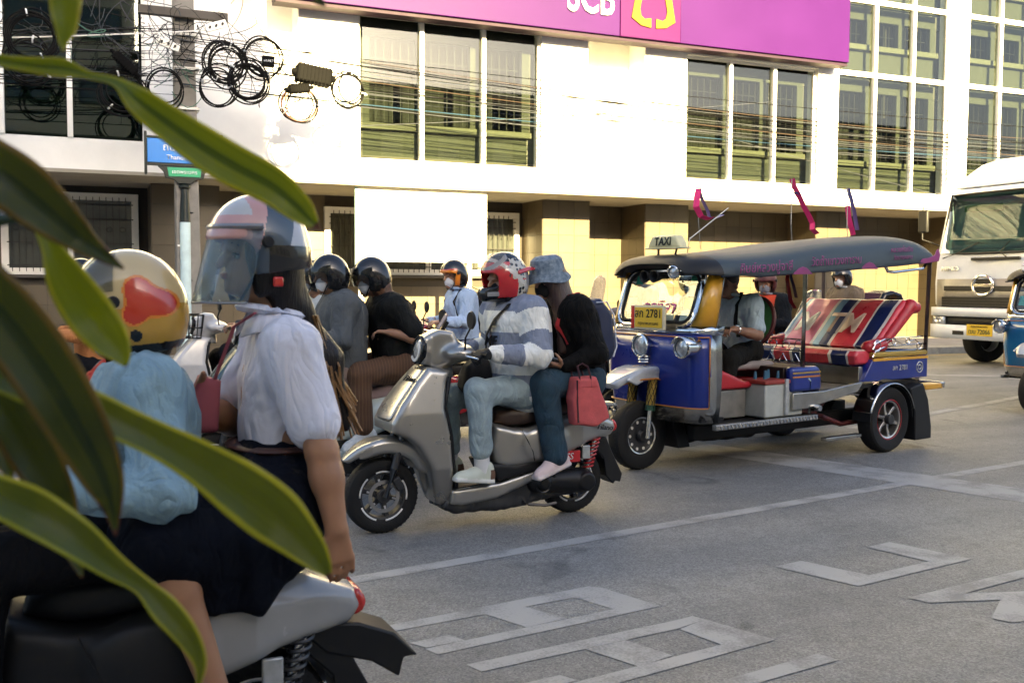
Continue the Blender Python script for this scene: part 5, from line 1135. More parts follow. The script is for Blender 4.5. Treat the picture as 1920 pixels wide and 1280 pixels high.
    # bench
    if seat:
        vin = [M('vinyl_red', (.50, .04, .06), .28, var=.12, scale=14, bump=.25, bscale=20), M('vinyl_white', (.65, .63, .60), .3), M('vinyl_navy', (.012, .022, .09), .28), M('vinyl_pink', (.62, .20, .28), .3, var=.1), M('vinyl_sky', (.18, .35, .50), .3), M('vinyl_cream', (.58, .44, .35), .3)]
        def band(edges, ids):
            return lambda q: np.array(ids)[np.clip(np.searchsorted(np.array(edges), q[:, 1]), 0, len(ids)-1)]
        f = F((-.10, -.62, .76), (.46, .62, 1.0), .011); f.prof([(.37, .81), (.40, .90), (.35, .955), (.15, .945), (-.05, .93), (-.05, .81)], .57, .035, k=0).noise(.004, 28, 3, (.3, 1, .3))
        f.build('seat_cushion', vin, t, matfn=lambda q: np.where(q[:, 2] > .94, 5, band([-.40, -.37, -.17, -.14, -.05, -.02, .27, .30, .46, .49], [2, 1, 0, 1, 2, 1, 0, 1, 2, 1, 0])(q)))
        f = F((-.62, -.62, .88), (.20, .62, 1.46), .011); f.prof([(.06, .93), (.12, .97), (-.26, 1.33), (-.36, 1.40), (-.46, 1.40), (-.52, 1.33), (-.46, 1.26), (-.05, .93)], .57, .04, k=0).noise(.004, 30, 4, (.3, 1, .3))
        f.build('seat_back', vin, t, matfn=band([-.50, -.475, -.16, -.135, -.05, .05, .075, .33, .355, .50, .525], [4, 1, 3, 1, 4, 2, 1, 0, 1, 2, 1, 0]))
        for s in (-1, 1):
            f = F((-.62, s*.585-.1, .86), (.36, s*.585+.1, 1.50), .011); f.cap((.18, s*.545, .97), (-.0, s*.555, .99), .06, .065, k=.03).cap((-.08, s*.565, 1.05), (-.42, s*.565, 1.34), .05, .065, k=.03).cap((-.42, s*.565, 1.34), (-.50, s*.565, 1.33), .065, .06, k=.03); f.build('arm_bolster', redv, t)
        d = nrm((-.38, 0, .36)); n_ = nrm((.36, 0, .38))
        for ch, y in (('M', -.32), ('T', .0), ('M', .205)):
            text('seat_letter', ch, .36, vin[1] if y < -.1 else vin[5], t, vv((-.055, y, 1.155)) + n_*.022, (0, 1, 0), tuple(d), .006, bold=.02, sx=.72)
        # chrome rails with scrolls
        for s in (-1, 1):
            r_ = B()
            for z in (.985, 1.055): r_.tube([(-.64, s*.61, z), (.02, s*.61, z-.01), (.16, s*.61, z-.05), (.20, s*.61, z-.10)], .008, 6)
            r_.tube([(-.64, s*.61, .93), (.18, s*.61, .93)], .008, 6); r_.torus((.13, s*.61, .985), .05, .006, (0, 1, 0), 18, 5).torus((-.12, s*.61, 1.02), .03, .005, (0, 1, 0), 14, 5).torus((-.34, s*.61, 1.02), .03, .005, (0, 1, 0), 14, 5).torus((-.52, s*.61, .965), .032, .005, (0, 1, 0), 14, 5)
            r_.tube([(-.60, s*.61, .95), (-.45, s*.61, 1.03), (-.25, s*.61, .99), (-.1, s*.61, 1.05), (.05, s*.61, 1.0)], .005, 5); r_.build('side_rail', chrome, t)
        r_ = B()
        for z in (.86, .96, 1.06): r_.tube([(1.0, -.5, z), (1.0, .48, z)], .008, 6)
        for k in range(7): r_.torus((1.0, -.42+k*.14, 1.01), .04, .004, (1, 0, 0), 14, 5); r_.tube([(1.0, -.49+k*.14, .86), (1.0, -.45+k*.14, .93), (1.0, -.40+k*.14, .86)], .004, 5)
        r_.build('partition_rail', chrome, t)
    # posts and roof
    for s in (-1, 1):
        B().tube([(1.13, s*.575, .83), (1.13, s*.585, 1.66)], .021, 10).build('roof_post', steel, t); B().tube([(-.64, s*.60, .88), (-.66, s*.61, 1.78)], .021, 10).build('roof_post', M('brown_steel', (.13, .10, .09), .4, .5), t)
        B().tube([(-.60, s*.61, 1.745), (-.55, s*.61, 1.70), (-.10, s*.61, 1.66), (.0, s*.61, 1.665), (.04, s*.61, 1.71)], .014, 8).build('hand_bar', chrome, t)
    st = [(2.40, 1.615, 1.70, .40), (2.33, 1.61, 1.755, .53), (2.20, 1.60, 1.785, .62), (1.80, 1.605, 1.80, .655), (1.27, 1.64, 1.865, .655), (.80, 1.665, 1.925, .66), (.36, 1.695, 1.965, .66), (-.10, 1.725, 2.005, .66), (-.45, 1.755, 2.01, .655), (-.66, 1.775, 1.97, .64), (-.74, 1.785, 1.90, .61)]
    rings = []
    for k, (x, e, c, hw) in enumerate(st):
        bow = -.012 if x in (1.27, .36) else 0.; row = []
        for i in range(15):
            u = -1+2*i/14; a = abs(u); sg = 1 if u > 0 else -1
            if a > .80: y = hw*(.97+.03*(a-.8)/.2*1.0); z = e+(c-.055-e)*(1-(a-.8)/.2)*.70
            else: y = hw*(a/.80)*.955; z = c - (c-(e+(c-.055-e)*.80))*(a/.80)**4
            row.append((x, sg*y, z+bow))
        rings.append(row)
    rf = B().loft(rings, closed=False).build('roof', [canvtop, canvas, blackp], t, solid=.016, sub=2)
    me = rf.data; me.polygons.foreach_set('material_index', [2 if p.center.x > 2.20 else (1 if abs(p.center.y) > .47 else 0) for p in me.polygons])
    for s in (-1, 1):
        B().tube([(x, s*(hw+.006), e-.002) for x, e, c, hw in st[2:-1]], .009, 6).build('eave_pipe', blackp, t)
        for (x, e) in ((1.27, 1.64), (.36, 1.695)): B().prism([(x-.13, e-.012), (x+.13, e-.016), (x+.05, e+.035), (x, e+.05), (x-.05, e+.04)], s*.662, s*.674).build('corner_trim', purp, t, bev=.004)
        B().prism([(-.40, 1.735), (-.72, 1.77), (-.74, 1.83), (-.71, 1.89), (-.68, 1.87), (-.66, 1.83), (-.56, 1.80), (-.46, 1.79)], s*.655, s*.668).build('corner_trim', purp, t, bev=.005)
        for x, z, tx, h in ((1.72, 1.675, 'ศิษย์หลวงปู่จาลี', .105), (.82, 1.745, 'วัดถ้ำเขาวงการาม', .10), (-.12, 1.865, 'หลวงพ่อเงิน', .07), (-.14, 1.795, 'วัดบางคลาน', .06)):
            text('roof_lettering', tx, h, purp, t, (x, s*.672, z), (-s*.995, 0, .055*1), (0, 0, 1), .002, bold=.006)
    B().tube([(-.75, y, 1.785+(.115)*(1-(abs(y)/.6)**3)) for y in [-.6+1.2*i/12 for i in range(13)]], .014, 6).build('rear_hem', purp, t)
    # taxi lamp, horns, spot
    tx = F((2.05, -.26, 1.78), (2.36, .26, 1.99), .009); tx.prof([(-.20, 1.84), (-.17, 1.90), (-.135, 1.945), (.135, 1.945), (.17, 1.90), (.20, 1.84)], .052, .02, y0=2.19, k=0, axes=(1, 2, 0)); tl = tx.build('taxi_lamp', M('taxi_cream', (.56, .53, .32), .35), t)
    B().bb(2.13, 2.25, -.215, .215, 1.832, 1.845).build('base_flange', M('taxi_cream', (.56, .53, .32), .35), tl, bev=.004); text('lettering', 'TAXI', .098, M('taxi_ink', (.012, .03, .035), .5), tl, (2.247, 0, 1.892), (0, 1, 0), (-.12, 0, 1), .003, bold=.018, sx=.92)
    for y in (-.10, .10): B().cyl((2.2, y, 1.77), (2.19, y*1.1, 1.833), .009, n=8).build('lamp_leg', blackp, tl)
    lamp((2.40, .30, 1.635), .05, (1, .25, -.1), .05, 'spot_lamp')
    for y in (-.05, .07): B().lathe([(.05, .05), (.042, .02), (.02, -.04), (.015, -.12)], 16, (2.36, y, 1.60), (1, 0, 0)).build('horn', blackp, t, solid=.004)
    # handlebar
    B().tube([(1.78, .34, 1.17), (1.86, .22, 1.19), (1.98, .06, 1.14), (1.98, -.06, 1.14), (1.86, -.22, 1.19), (1.78, -.34, 1.17)], .014, 8).tube([(1.98, 0, 1.14), (2.20, 0, .80)], .02, 8).build('handlebar', dmetal, t)
    return t
TUKF = ((6.635, 7.70, 0), R(192))
TUK = tuktuk('blue three-wheeled taxi with striped bench and slate canopy, driver in pale blue shirt', *TUKF)
JT = dict(pel=(1.30, .02, .97), che=(1.33, .02, 1.27), nec=(1.40, .02, 1.43), head=(1.47, .02, 1.535), shL=(1.36, .21, 1.36), shR=(1.36, -.17, 1.36), elL=(1.42, .33, 1.10), elR=(1.44, -.28, 1.11), wrL=(1.70, .31, 1.16), wrR=(1.72, -.28, 1.17),
          hipL=(1.30, .12, .95), hipR=(1.30, -.08, .95), knL=(1.70, .26, .90), knR=(1.70, -.20, .90), anL=(1.80, .30, .50), anR=(1.80, -.22, .50), toL=(1.98, .31, .44), toR=(1.98, -.23, .44))
rT = person('tuk-tuk driver in pale blue short-sleeved shirt and dark trousers, hands on the handlebar', TUKF, JT, cloth('pale_blue_shirt', (.34, .43, .49)), cloth('charcoal_trousers', (.018, .018, .016)), M('black_shoe', (.015, .014, .013), .5), skin2, sleeve='short', hd=(5, 8, 0), seed=12, collar=cloth('pale_blue_shirt', (.34, .43, .49)),
            hair=lambda t, c, rot: (lambda f: f.ell(hp(c, rot, (-.018, 0, .05)), (.102, .086, .098), rot, k=0).cut(hp(c, rot, (.06, 0, .03)), rot @ vv((1, 0, -.6))).build('hair', hairm, t))(F(vv(c)-.2, vv(c)+.2, .009)), hands={'L': ((.9, .1, 0), (0, 0, -1), (0, -1, .2), 1.2), 'R': ((.9, -.1, 0), (0, 0, -1), (0, 1, .2), 1.2)})
B().tube([(1.415, .13, 1.47), (1.47, .12, 1.36), (1.49, .13, 1.2), (1.46, .14, 1.08)], .028, 8, flat=.25).build('shoulder_strap', stp, rT); B().torus((1.665, .312, 1.155), .034, .008, (1, 0, .2), 18, 6).build('wrist_watch', chrome, rT)
# ================================================================ the other scooters and their riders
def frame_of(ox, oy, yaw=180.): return ((ox, oy, 0), R(yaw))
def shifted(J, d=(0, 0, 0), keep=(), **kw):
    o = {k: vv(v) + (vv(d) if k not in keep else 0) for k, v in J.items()}; o.update({k: vv(v) for k, v in kw.items()}); return o
LEGS = ('anL', 'anR', 'toL', 'toR', 'knL', 'knR')
def bike(label, fr, body, seatm=blackp, drop=('badge', 'sticker_plate', 'lettering'), **k):
    s = clone(SILVER); s.location, s.rotation_euler = fr[0], (0, 0, fr[1]); s['label'] = label
    recolour(s, {silverp: body, brownseat: seatm, MATS['red_spring']: dmetal}, drop); return s
hdR = {'L': ((.9, .15, .0), (0, -.2, -1), (0, -1, .2), 1.1), 'R': ((.9, -.1, .0), (0, .2, -1), (0, 1, .2), 1.1)}
JD = dict(JA); JD.update(shL=(.38, .20, 1.345), shR=(.38, -.20, 1.345), elL=(.44, .30, 1.10), elR=(.44, -.30, 1.10), wrL=(.70, .295, 1.11), wrR=(.62, -.295, 1.11), che=(.37, 0, 1.26), nec=(.41, 0, 1.42), head=(.46, 0, 1.555))
black_h = lambda vis=None, **k: (lambda t, c, rot: make_helmet(t, c, rot, [hblk], None, 'open', vis, **k))
wmask = M('white_mask', (.60, .61, .64), .85)
# pale mint scooter
mint = M('pale_mint_paint', (.50, .57, .55), .22, var=.03, coat=.7)
W1F = frame_of(2.137, 7.35); bike('pale mint white scooter carrying two riders in black helmets and grey tops', W1F, mint, M('pinkish_seat', (.36, .25, .25), .5))
gh = cloth('grey_hoodie', (.078, .086, .092))
person('driver of mint scooter in dark grey hoodie, black open helmet and face mask', W1F, shifted(JD, (.035, 0, .02), LEGS), gh, cloth('taupe_trousers', (.20, .15, .13)), M('black_shoe', (.015, .014, .013), .5), skin, tr=1.2, hoodie=True, hd=(4, 4, 0), helmet=black_h(smokev, vel=(-24, 34)), mask=wmask, hands=hdR, seed=21)
def pin(name):
    m = M(name, (.075, .035, .016), .85, var=.15, scale=10); t = m.node_tree; p = t.nodes['Principled BSDF']; src = p.inputs['Base Color'].links[0].from_socket
    tc = t.nodes.new('ShaderNodeTexCoord'); w = t.nodes.new('ShaderNodeTexWave'); w.inputs['Scale'].default_value = 13.; w.bands_direction = 'X'; w.inputs['Distortion'].default_value = .6; t.links.new(tc.outputs['Object'], w.inputs['Vector'])
    r = t.nodes.new('ShaderNodeMapRange'); r.inputs['From Min'].default_value = .8; r.inputs['From Max'].default_value = .95; t.links.new(w.outputs['Fac'], r.inputs['Value'])
    x = t.nodes.new('ShaderNodeMix'); x.data_type = 'RGBA'; x.inputs['B'].default_value = (.12, .062, .03, 1); t.links.new(src, x.inputs['A']); t.links.new(r.outputs[0], x.inputs['Factor']); t.links.new(x.outputs['Result'], p.inputs['Base Color']); return m
J2 = dict(JB); J2.update(elL=(-.13, .31, 1.12), wrL=(.09, .22, 1.17), toL=(.45, .29, .315), anL=(.30, .27, .44), knL=(.33, .235, .86), head=(.175, 0, 1.56))
def curly(t, c, rot):
    f = F(vv(c)-(.3, .2, .4), vv(c)+(.2, .2, .1), .011); f.cap(hp(c, rot, (-.06, .03, -.06)), hp(c, rot, (-.13, .05, -.20)), .075, .06, k=.05).noise(.014, 50, 7); f.build('hair', M('brown_hair', (.09, .04, .02), .5, var=.5, scale=40, bump=.6), t)
person('pillion rider on mint scooter in dark grey tee and brown pinstriped trousers', W1F, J2, cloth('dark_tee', (.022, .024, .024), var=.2), pin('brown_pinstripe'), None, skin, sleeve='short', tr=1.12, lr=1.08, hd=(0, 6, 0), helmet=black_h(smokev, vel=(-26, 28)), mask=wmask, hair=curly, seed=23, shoe_mats=[M('sneaker_white', (.55, .56, .55), .6, var=.15, scale=30), M('sole_white', (.62, .62, .58), .7)], socks=M('white_sock', (.62, .62, .62), .9), pants_end=.90)
# rider in white, half hidden behind the hoodie
EF = frame_of(2.19, 8.35); bike('dark scooter behind the pale mint one', EF, M('dark_teal_paint', (.02, .05, .055), .25, coat=.5))
person('rider in white shirt and black helmet behind the grey hoodie rider', EF, JD, cloth('white_shirt', (.52, .54, .53)), cloth('dark_slacks', (.02, .02, .024)), M('black_shoe', (.015, .014, .013), .5), skin, hd=(0, 4, 0), helmet=black_h(smokev), mask=wmask, hands=hdR, seed=25)
# red scooter with schoolboy
redp = M('cherry_red_paint', (.26, .008, .012), .2, coat=.8, var=.05); RFm = frame_of(3.87, 9.5); rs = bike('cherry red scooter ridden by a person in pale blue shirt', RFm, redp)
orh = M('helmet_orange', (.62, .18, .01), .3, coat=.4)
person('rider of red scooter in pale blue shirt, black and orange helmet and white mask', RFm, shifted(JD, (.02, 0, .05), LEGS), cloth('sky_shirt', (.36, .46, .62)), cloth('navy_trousers', (.015, .02, .05)), M('black_shoe', (.015, .014, .013), .5), skin, hd=(12, 4, 0), tr=1.02, collar=cloth('sky_shirt', (.36, .46, .62)), mask=wmask, hands=hdR, seed=31,
       helmet=lambda t, c, rot: make_helmet(t, c, rot, [hblk, orh, hred], lambda l: np.where((l[:, 0] > .03) & (l[:, 2] > .01) & (l[:, 2] < .045), 1, np.where((l[:, 0] > .005) & (l[:, 0] < .05) & (l[:, 2] <= .02), 1, np.where((l[:, 0] > .03) & (l[:, 2] > .045) & (l[:, 2] < .055), 2, 0))), 'open'))
t = thing('backpack', 'black backpack on the rider in pale blue shirt', 'backpack', *RFm)
f = F((.0, -.2, .98), (.36, .2, 1.52), .011); f.prof([(.26, 1.44), (.17, 1.46), (.09, 1.36), (.06, 1.10), (.12, 1.04), (.24, 1.04)], .15, .06, k=0); f.build('sack', M('black_nylon', (.014, .014, .015), .7, bump=.2), t)
for s in (-1, 1): strap([(.22, s*.13, 1.46), (.34, s*.13, 1.505), (.46, s*.13, 1.47), (.53, s*.14, 1.36), (.50, s*.16, 1.22), (.40, s*.17, 1.12)], .022, M('black_nylon', (.014, .014, .015), .7, bump=.2), t, 'shoulder_strap')
# rider left of the taxi with tall screen
screen = thin_glass('bike_screen', (.80, .80, .80), refl=.8, haze=.32, hcol=(.55, .52, .5))
def tall_screen(fr_obj, h=.42, w=.20):
    B().loft([[(1.06-.10*u, y*(1-.15*u), 1.18+h*u-.06*(abs(y)/w)**2) for y in (-w, -w*.6, 0, w*.6, w)] for u in (0, .35, .7, 1.)], closed=False).build('windshield', screen, fr_obj, solid=.004, sub=1)
GF = frame_of(6.55, 10.5); g_ = bike('black scooter with tall clear screen beside the blue taxi', GF, M('black_paint', (.015, .016, .02), .25, coat=.5)); tall_screen(g_, .48)
person('rider in grey shirt and grey helmet with lowered dark visor beside blue taxi', GF, shifted(JD, (0, 0, .10), LEGS), cloth('mauve_grey_shirt', (.17, .165, .18)), cloth('dark_slacks', (.02, .02, .024)), M('black_shoe', (.015, .014, .013), .5), skin, hd=(15, 4, 0), mask=wmask, hands=hdR, seed=33,
       helmet=lambda t, c, rot: make_helmet(t, c, rot, [M('helmet_bluegrey', (.13, .17, .20), .22, coat=.6), hwht], lambda l: ((l[:, 2] > .05) & (np.abs(l[:, 1]) < .04)).astype(int), 'open', thin_glass('dark_visor', (.12, .12, .13), refl=1.), vel=(-40, 18)))
# rider seen through the taxi windscreen
PF = frame_of(6.35, 9.0); bike('dark blue scooter behind the taxi windscreen', PF, M('navy_paint', (.012, .02, .06), .25, coat=.5))
person('rider in navy jacket and blue helmet behind the taxi windscreen', PF, JD, cloth('navy_jacket', (.02, .028, .045)), cloth('dark_slacks', (.02, .02, .024)), M('black_shoe', (.015, .014, .013), .5), skin, hd=(0, 10, 0), mask=wmask, hands=hdR, seed=35, helmet=lambda t, c, rot: make_helmet(t, c, rot, [M('helmet_bluegrey', (.13, .17, .20), .22, coat=.6)], None, 'open', smokev))
# orange vest
HF = frame_of(7.56, 9.4, 186); bike('red scooter of the orange vest rider behind blue taxi', HF, redp)
ov = M('vest_orange', (.62, .055, .015), .75, bump=.2); dj = cloth('dark_jacket', (.03, .032, .034))
rH = person('rider in bright orange vest over dark jacket behind the blue taxi', HF, shifted(JD, (0, 0, .0), LEGS), dj, cloth('dark_slacks', (.02, .02, .024)), M('black_shoe', (.015, .014, .013), .5), skin, tr=1.15, hd=(35, 10, 0), hands=hdR, seed=41, topmats=[dj, ov], topfn=lambda q: ((np.abs(q[:, 1]) < .185) & (q[:, 2] < 1.43)).astype(int), collar=M('grey_scarf', (.30, .28, .28), .85), mask=M('grey_mask', (.18, .19, .22), .85),
            helmet=lambda t, c, rot: make_helmet(t, c, rot, [maroon], None, 'open', None))
B().tube([(.545, .02, 1.40), (.565, .02, 1.25), (.555, .02, 1.1)], .004, 5).build('zip', rimw, rH)
# brown jacket courier with top box
IF = frame_of(9.57, 10.4); i_ = bike('grey scooter with black top box ridden by person in brown jacket', IF, M('dusty_grey_paint', (.18, .20, .20), .3, coat=.4))
B().loft([[(1.10-.22*u, y*(1-.2*u), 1.0+.50*u-.05*(abs(y)/.24)**2) for y in (-.24, -.15, 0, .15, .24)] for u in (0, .35, .7, 1.)], closed=False).build('windshield', thin_glass('grey_screen', (.45, .46, .46), refl=.9, haze=.25, hcol=(.3, .3, .3)), i_, solid=.004, sub=1)
f = F((-.52, -.25, .80), (.02, .25, 1.20), .012); f.prof([(-.02, .86), (-.03, 1.02), (-.10, 1.13), (-.25, 1.16), (-.40, 1.12), (-.47, 1.0), (-.46, .86)], .21, .05, k=0); tb = f.build('top_box', blackg, i_, loc=(0, 0, .32)); B().bb(-.475, -.005, -.214, .214, .985, .999).build('lid_seam', dmetal, tb, bev=.004)
bj = cloth('brown_jacket', (.145, .11, .075))
rI = person('rider in brown jacket and helmet on scooter with black top box', IF, shifted(JD, (0, 0, .08), LEGS), bj, cloth('dark_slacks', (.02, .02, .024)), M('black_shoe', (.015, .014, .013), .5), skin, tr=1.2, hd=(10, 6, 0), hands=hdR, seed=43, helmet=black_h(), mask=wmask, collar=cloth('white_shirt', (.52, .54, .53)))
B().box((.40, .315, 1.31), (.09, .02, .06), (.25, .3, 0)).build('arm_patch', rimw, rI, bev=.006)
# bike with wire basket, partly hidden by the near pair
BF = frame_of(2.02, 10.2); b_ = bike('white and red step-through motorbike with black wire front basket', BF, M('white_red_paint', (.50, .50, .50), .25, coat=.5))
k = B()
for z, s in ((1.0, .17), (1.10, .185), (1.22, .20)): k.tube([(1.18+s*.9, -s, z), (1.18+s*.9, s, z), (1.18-s*.9, s, z), (1.18-s*.9, -s, z)], .008, 5, True)
for i in range(9):
    y = -.17+i*.0425; k.tube([(1.18+.18, y*1.15, 1.22), (1.18+.155, y, 1.0), (1.18-.155, y, 1.0), (1.18-.18, y*1.15, 1.22)], .005, 4); k.tube([(1.18+y, -.20, 1.22), (1.18+y*.9, -.17, 1.0), (1.18+y*.9, .17, 1.0), (1.18+y, .20, 1.22)], .005, 4)
k.build('basket', iron, b_)
person('rider on the motorbike with wire basket, navy jacket', BF, JD, cloth('navy_jacket', (.02, .028, .045)), cloth('dark_slacks', (.02, .02, .024)), M('black_shoe', (.015, .014, .013), .5), skin, hands=hdR, seed=45, helmet=black_h(smokev))
# orange jacket rider among the leaves
JF = frame_of(.40, 9.0); j_ = bike('white scooter with teal screen behind the leaves', JF, M('white_scooter_paint', (.52, .55, .56), .25, coat=.5)); tall_screen(j_, .25)
person('rider in orange jacket and black helmet behind the leaves', JF, JD, cloth('orange_jacket', (.50, .20, .07)), cloth('dark_slacks', (.02, .02, .024)), M('black_shoe', (.015, .014, .013), .5), skin, hands=hdR, seed=47, helmet=black_h(smokev))

# ================================================================ near pair on the pale grey scooter
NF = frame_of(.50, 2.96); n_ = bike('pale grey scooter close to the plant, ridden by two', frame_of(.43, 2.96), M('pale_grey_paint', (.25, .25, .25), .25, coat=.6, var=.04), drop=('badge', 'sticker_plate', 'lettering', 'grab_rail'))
dj2 = M('denim_jacket', (.20, .305, .355), .85, var=.14, scale=8, bump=.3, bscale=120, fold=.6); rsh = cloth('red_shirt', (.40, .018, .012))
JK = dict(pel=(.40, 0, .84), che=(.385, 0, 1.15), nec=(.39, 0, 1.315), head=(.40, 0, 1.435), shL=(.36, .195, 1.235), shR=(.36, -.195, 1.235), elL=(.33, .33, .99), elR=(.44, -.30, 1.02), wrL=(.60, .29, 1.03), wrR=(.62, -.29, 1.06),
          hipL=(.36, .11, .83), hipR=(.36, -.11, .83), knL=(.78, .21, .82), knR=(.80, -.20, .82), anL=(.78, .19, .37), anR=(.78, -.19, .37), toL=(.97, .2, .31), toR=(.97, -.2, .31))
cream = M('helmet_cream', (.56, .41, .19), .18, coat=.7, var=.06, scale=4); hgold = M('helmet_gold', (.45, .25, .03), .22, coat=.6)
def helmK(t, c, rot):
    def fn(l):
        x, y, z = l.T; o = np.zeros(len(l), int); o[(z < -.01) & (x < .03)] = 3
        d = np.hypot((x+.055)/.062, (z-.005)/.055) + .25*np.sin(np.arctan2(z, x+.05)*3+1); o[(d < 1) & (np.abs(y) > .03)] = 1; o[(d >= 1) & (d < 1.12) & (np.abs(y) > .03)] = 4
        o[(np.hypot(x+.02, z+.085) < .016) & (np.abs(y) > .05)] = 2; o[(z < -.11)] = 2; o[(x > .10) & (z > .03) & (z < .07)] = 1; return o
    return make_helmet(t, c, rot, [cream, M('helmet_vermilion', (.48, .03, .01), .2, coat=.7), hblk, hgold, orh], fn, 'open', smokev, vel=(14, 62), s=1.03, hres=.0042)
rK = person('driver of near scooter in light denim jacket over red shirt, gold and red helmet', NF, JK, dj2, cloth('black_trousers', (.010, .010, .012)), M('black_shoe', (.015, .014, .013), .5), skin, tr=1.06, wrk=1.5, ak=.02, hd=(-8, 6, 0), hands=hdR, seed=51, helmet=helmK, topmats=[dj2, rsh], topfn=lambda q: ((q[:, 0] > .415) & (np.abs(q[:, 1]) < .10) & (q[:, 2] > .9)).astype(int), collar=dj2,
            hair=lambda t, c, rot: F(vv(c)-.2, vv(c)+.2, .01).ell(hp(c, rot, (-.04, 0, -.05)), (.085, .08, .10), rot, k=0).noise(.006, 60, 3).build('hair', hairm, t))
t = thing('red_bag', 'crimson red bag wedged between the two near riders', 'bag', *NF)
f = F((.05, -.05, .66), (.42, .30, 1.08), .011); f.prof([(.30, 1.02), (.20, .99), (.12, .86), (.12, .74), (.22, .70), (.34, .74), (.36, .90)], .09, .05, y0=.16, k=0).noise(.008, 22, 5); f.build('sack', M('crimson_nylon', (.20, .006, .008), .7, bump=.2), t); B().tube([(.29, .25, 1.0), (.26, .252, .86), (.30, .25, .75)], .004, 5).build('zip', iron, t)
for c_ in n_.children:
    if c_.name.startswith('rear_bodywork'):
        c_.data.materials.append(blackp); c_.data.polygons.foreach_set('material_index', [1 if q.center.x > .17+.3*(q.center.z-.5) else 0 for q in c_.data.polygons])  # front of the bodywork painted black where leg and shade darken it
B().prism([(-.10, .53), (-.30, .51), (-.41, .465), (-.485, .385), (-.44, .385), (-.425, .325), (-.34, .385), (-.2, .43)], -.08, .08).build('tail_mudguard', blackp, n_, bev=.008)
# pillion in white blouse
JL = dict(pel=(.0, 0, .90), che=(-.015, 0, 1.24), nec=(.01, 0, 1.43), head=(.05, 0, 1.60), shL=(-.015, .17, 1.35), shR=(-.005, -.17, 1.35), elL=(-.085, .245, 1.06), elR=(.10, -.19, 1.10), wrL=(-.115, .285, .85), wrR=(.22, -.05, 1.17),
          hipL=(.02, .11, .88), hipR=(.02, -.11, .88), knL=(.34, .26, .86), knR=(.38, -.20, .86), anL=(.20, .295, .42), anR=(.26, -.24, .42), toL=(.34, .31, .30), toR=(.40, -.25, .30))
blouse = M('white_blouse', (.62, .615, .68), .8, var=.06, bump=.25, bscale=30, fold=.42); navy = cloth('navy_skirt', (.006, .008, .016), var=.3)
def skirtL(t, J):
    f = F((-.25, -.4, .52), (.62, .42, 1.14), .011); f.cap(J['pel']+vv((0, .055, .10)), J['pel']+vv((0, -.055, .10)), .112, k=.05)
    for sd, s in (('L', 1), ('R', -1)): f.cap(J['hip'+sd], lerp(J['hip'+sd], J['kn'+sd], .95), .15, .115, k=.10)
    f.prof([(-.02, .95), (.30, .97), (.44, .88), (.40, .74), (.20, .62), (.08, .62), (-.03, .76)], .05, .03, y0=.20, k=.10).cap(J['hipL'], J['hipR'], .135, k=.08).cap((.18, .05, .84), (.30, 0, .82), .12, .12, k=.08)
    f.noise(.007, 16, 8).noise(.006, 26, 12, (1, 1, .35), ridge=True); f.build('skirt', navy, t)
    B().tube([(.118*math.cos(a), .172*math.sin(a), 1.055) for a in [2*math.pi*i/28 for i in range(28)]], .026, 8, True, flat=.4).build('belt', M('brown_belt', (.06, .022, .012), .5), t)
    for sd in 'LR': F(J['an'+sd]-.2, J['an'+sd]+.25, .01).cap(J['an'+sd]+vv((-.03, 0, -.06)), J['to'+sd]+vv((0, 0, .02)), .045, .035, k=.02).cap(J['an'+sd]+vv((-.02, 0, -.02)), J['an'+sd]+vv((.03, 0, -.05)), .045, .04, k=.02).build('shoe', M('black_shoe', (.015, .014, .013), .5), t)
def helmL(t, c, rot):
    pk = M('helmet_blush', (.50, .27, .24), .25, coat=.5); sl = M('helmet_slate', (.045, .065, .085), .25, coat=.5)
    def fn(l):
        x, y, z = l.T; o = np.full(len(l), 3); u = x*.8+z*.25; o[u > .035] = 0; o[(u > -.035) & (u <= .035)] = 1; o[(x > .055) & (z > .085)] = 2; o[(z < -.0) & (x < .02)] = 4; return o
    h = make_helmet(t, c, rot, [pk, sl, hwht, M('helmet_pearl', (.42, .42, .44), .25, coat=.5), hblk], fn, 'open', None, s=1.03, cutz=-.075, hres=.0042)
    o = vv(c) + rot @ vv((-.006, 0, .028)); L = lambda *p: tuple(hp(o, rot, p))
    B().loft([[L(.135+.055*u+(-.10)*abs(y/.13)**2.2, y*(1+.05*u), .05-.21*u) for y in [-.13+.26*i/14 for i in range(15)]] for u in [i/6 for i in range(7)]], closed=False).build('visor', bluev, h, solid=.003, smooth=80)
    B().tube([L(.138-.10*abs(y/.13)**2.2, y, .053) for y in [-.13+.26*i/14 for i in range(15)]], .009, 6).build('visor_band', hgry, h); B().tube([L(.19-.10*abs(y/.13)**2.2, y*1.05, -.16) for y in [-.13+.26*i/14 for i in range(15)]], .003, 5).build('visor_edge', hgry, h)
    B().box(L(-.01, .115, -.10), (.03, .012, .028), Matrix(rot.tolist())).build('strap_clip', redl, h, bev=.005)
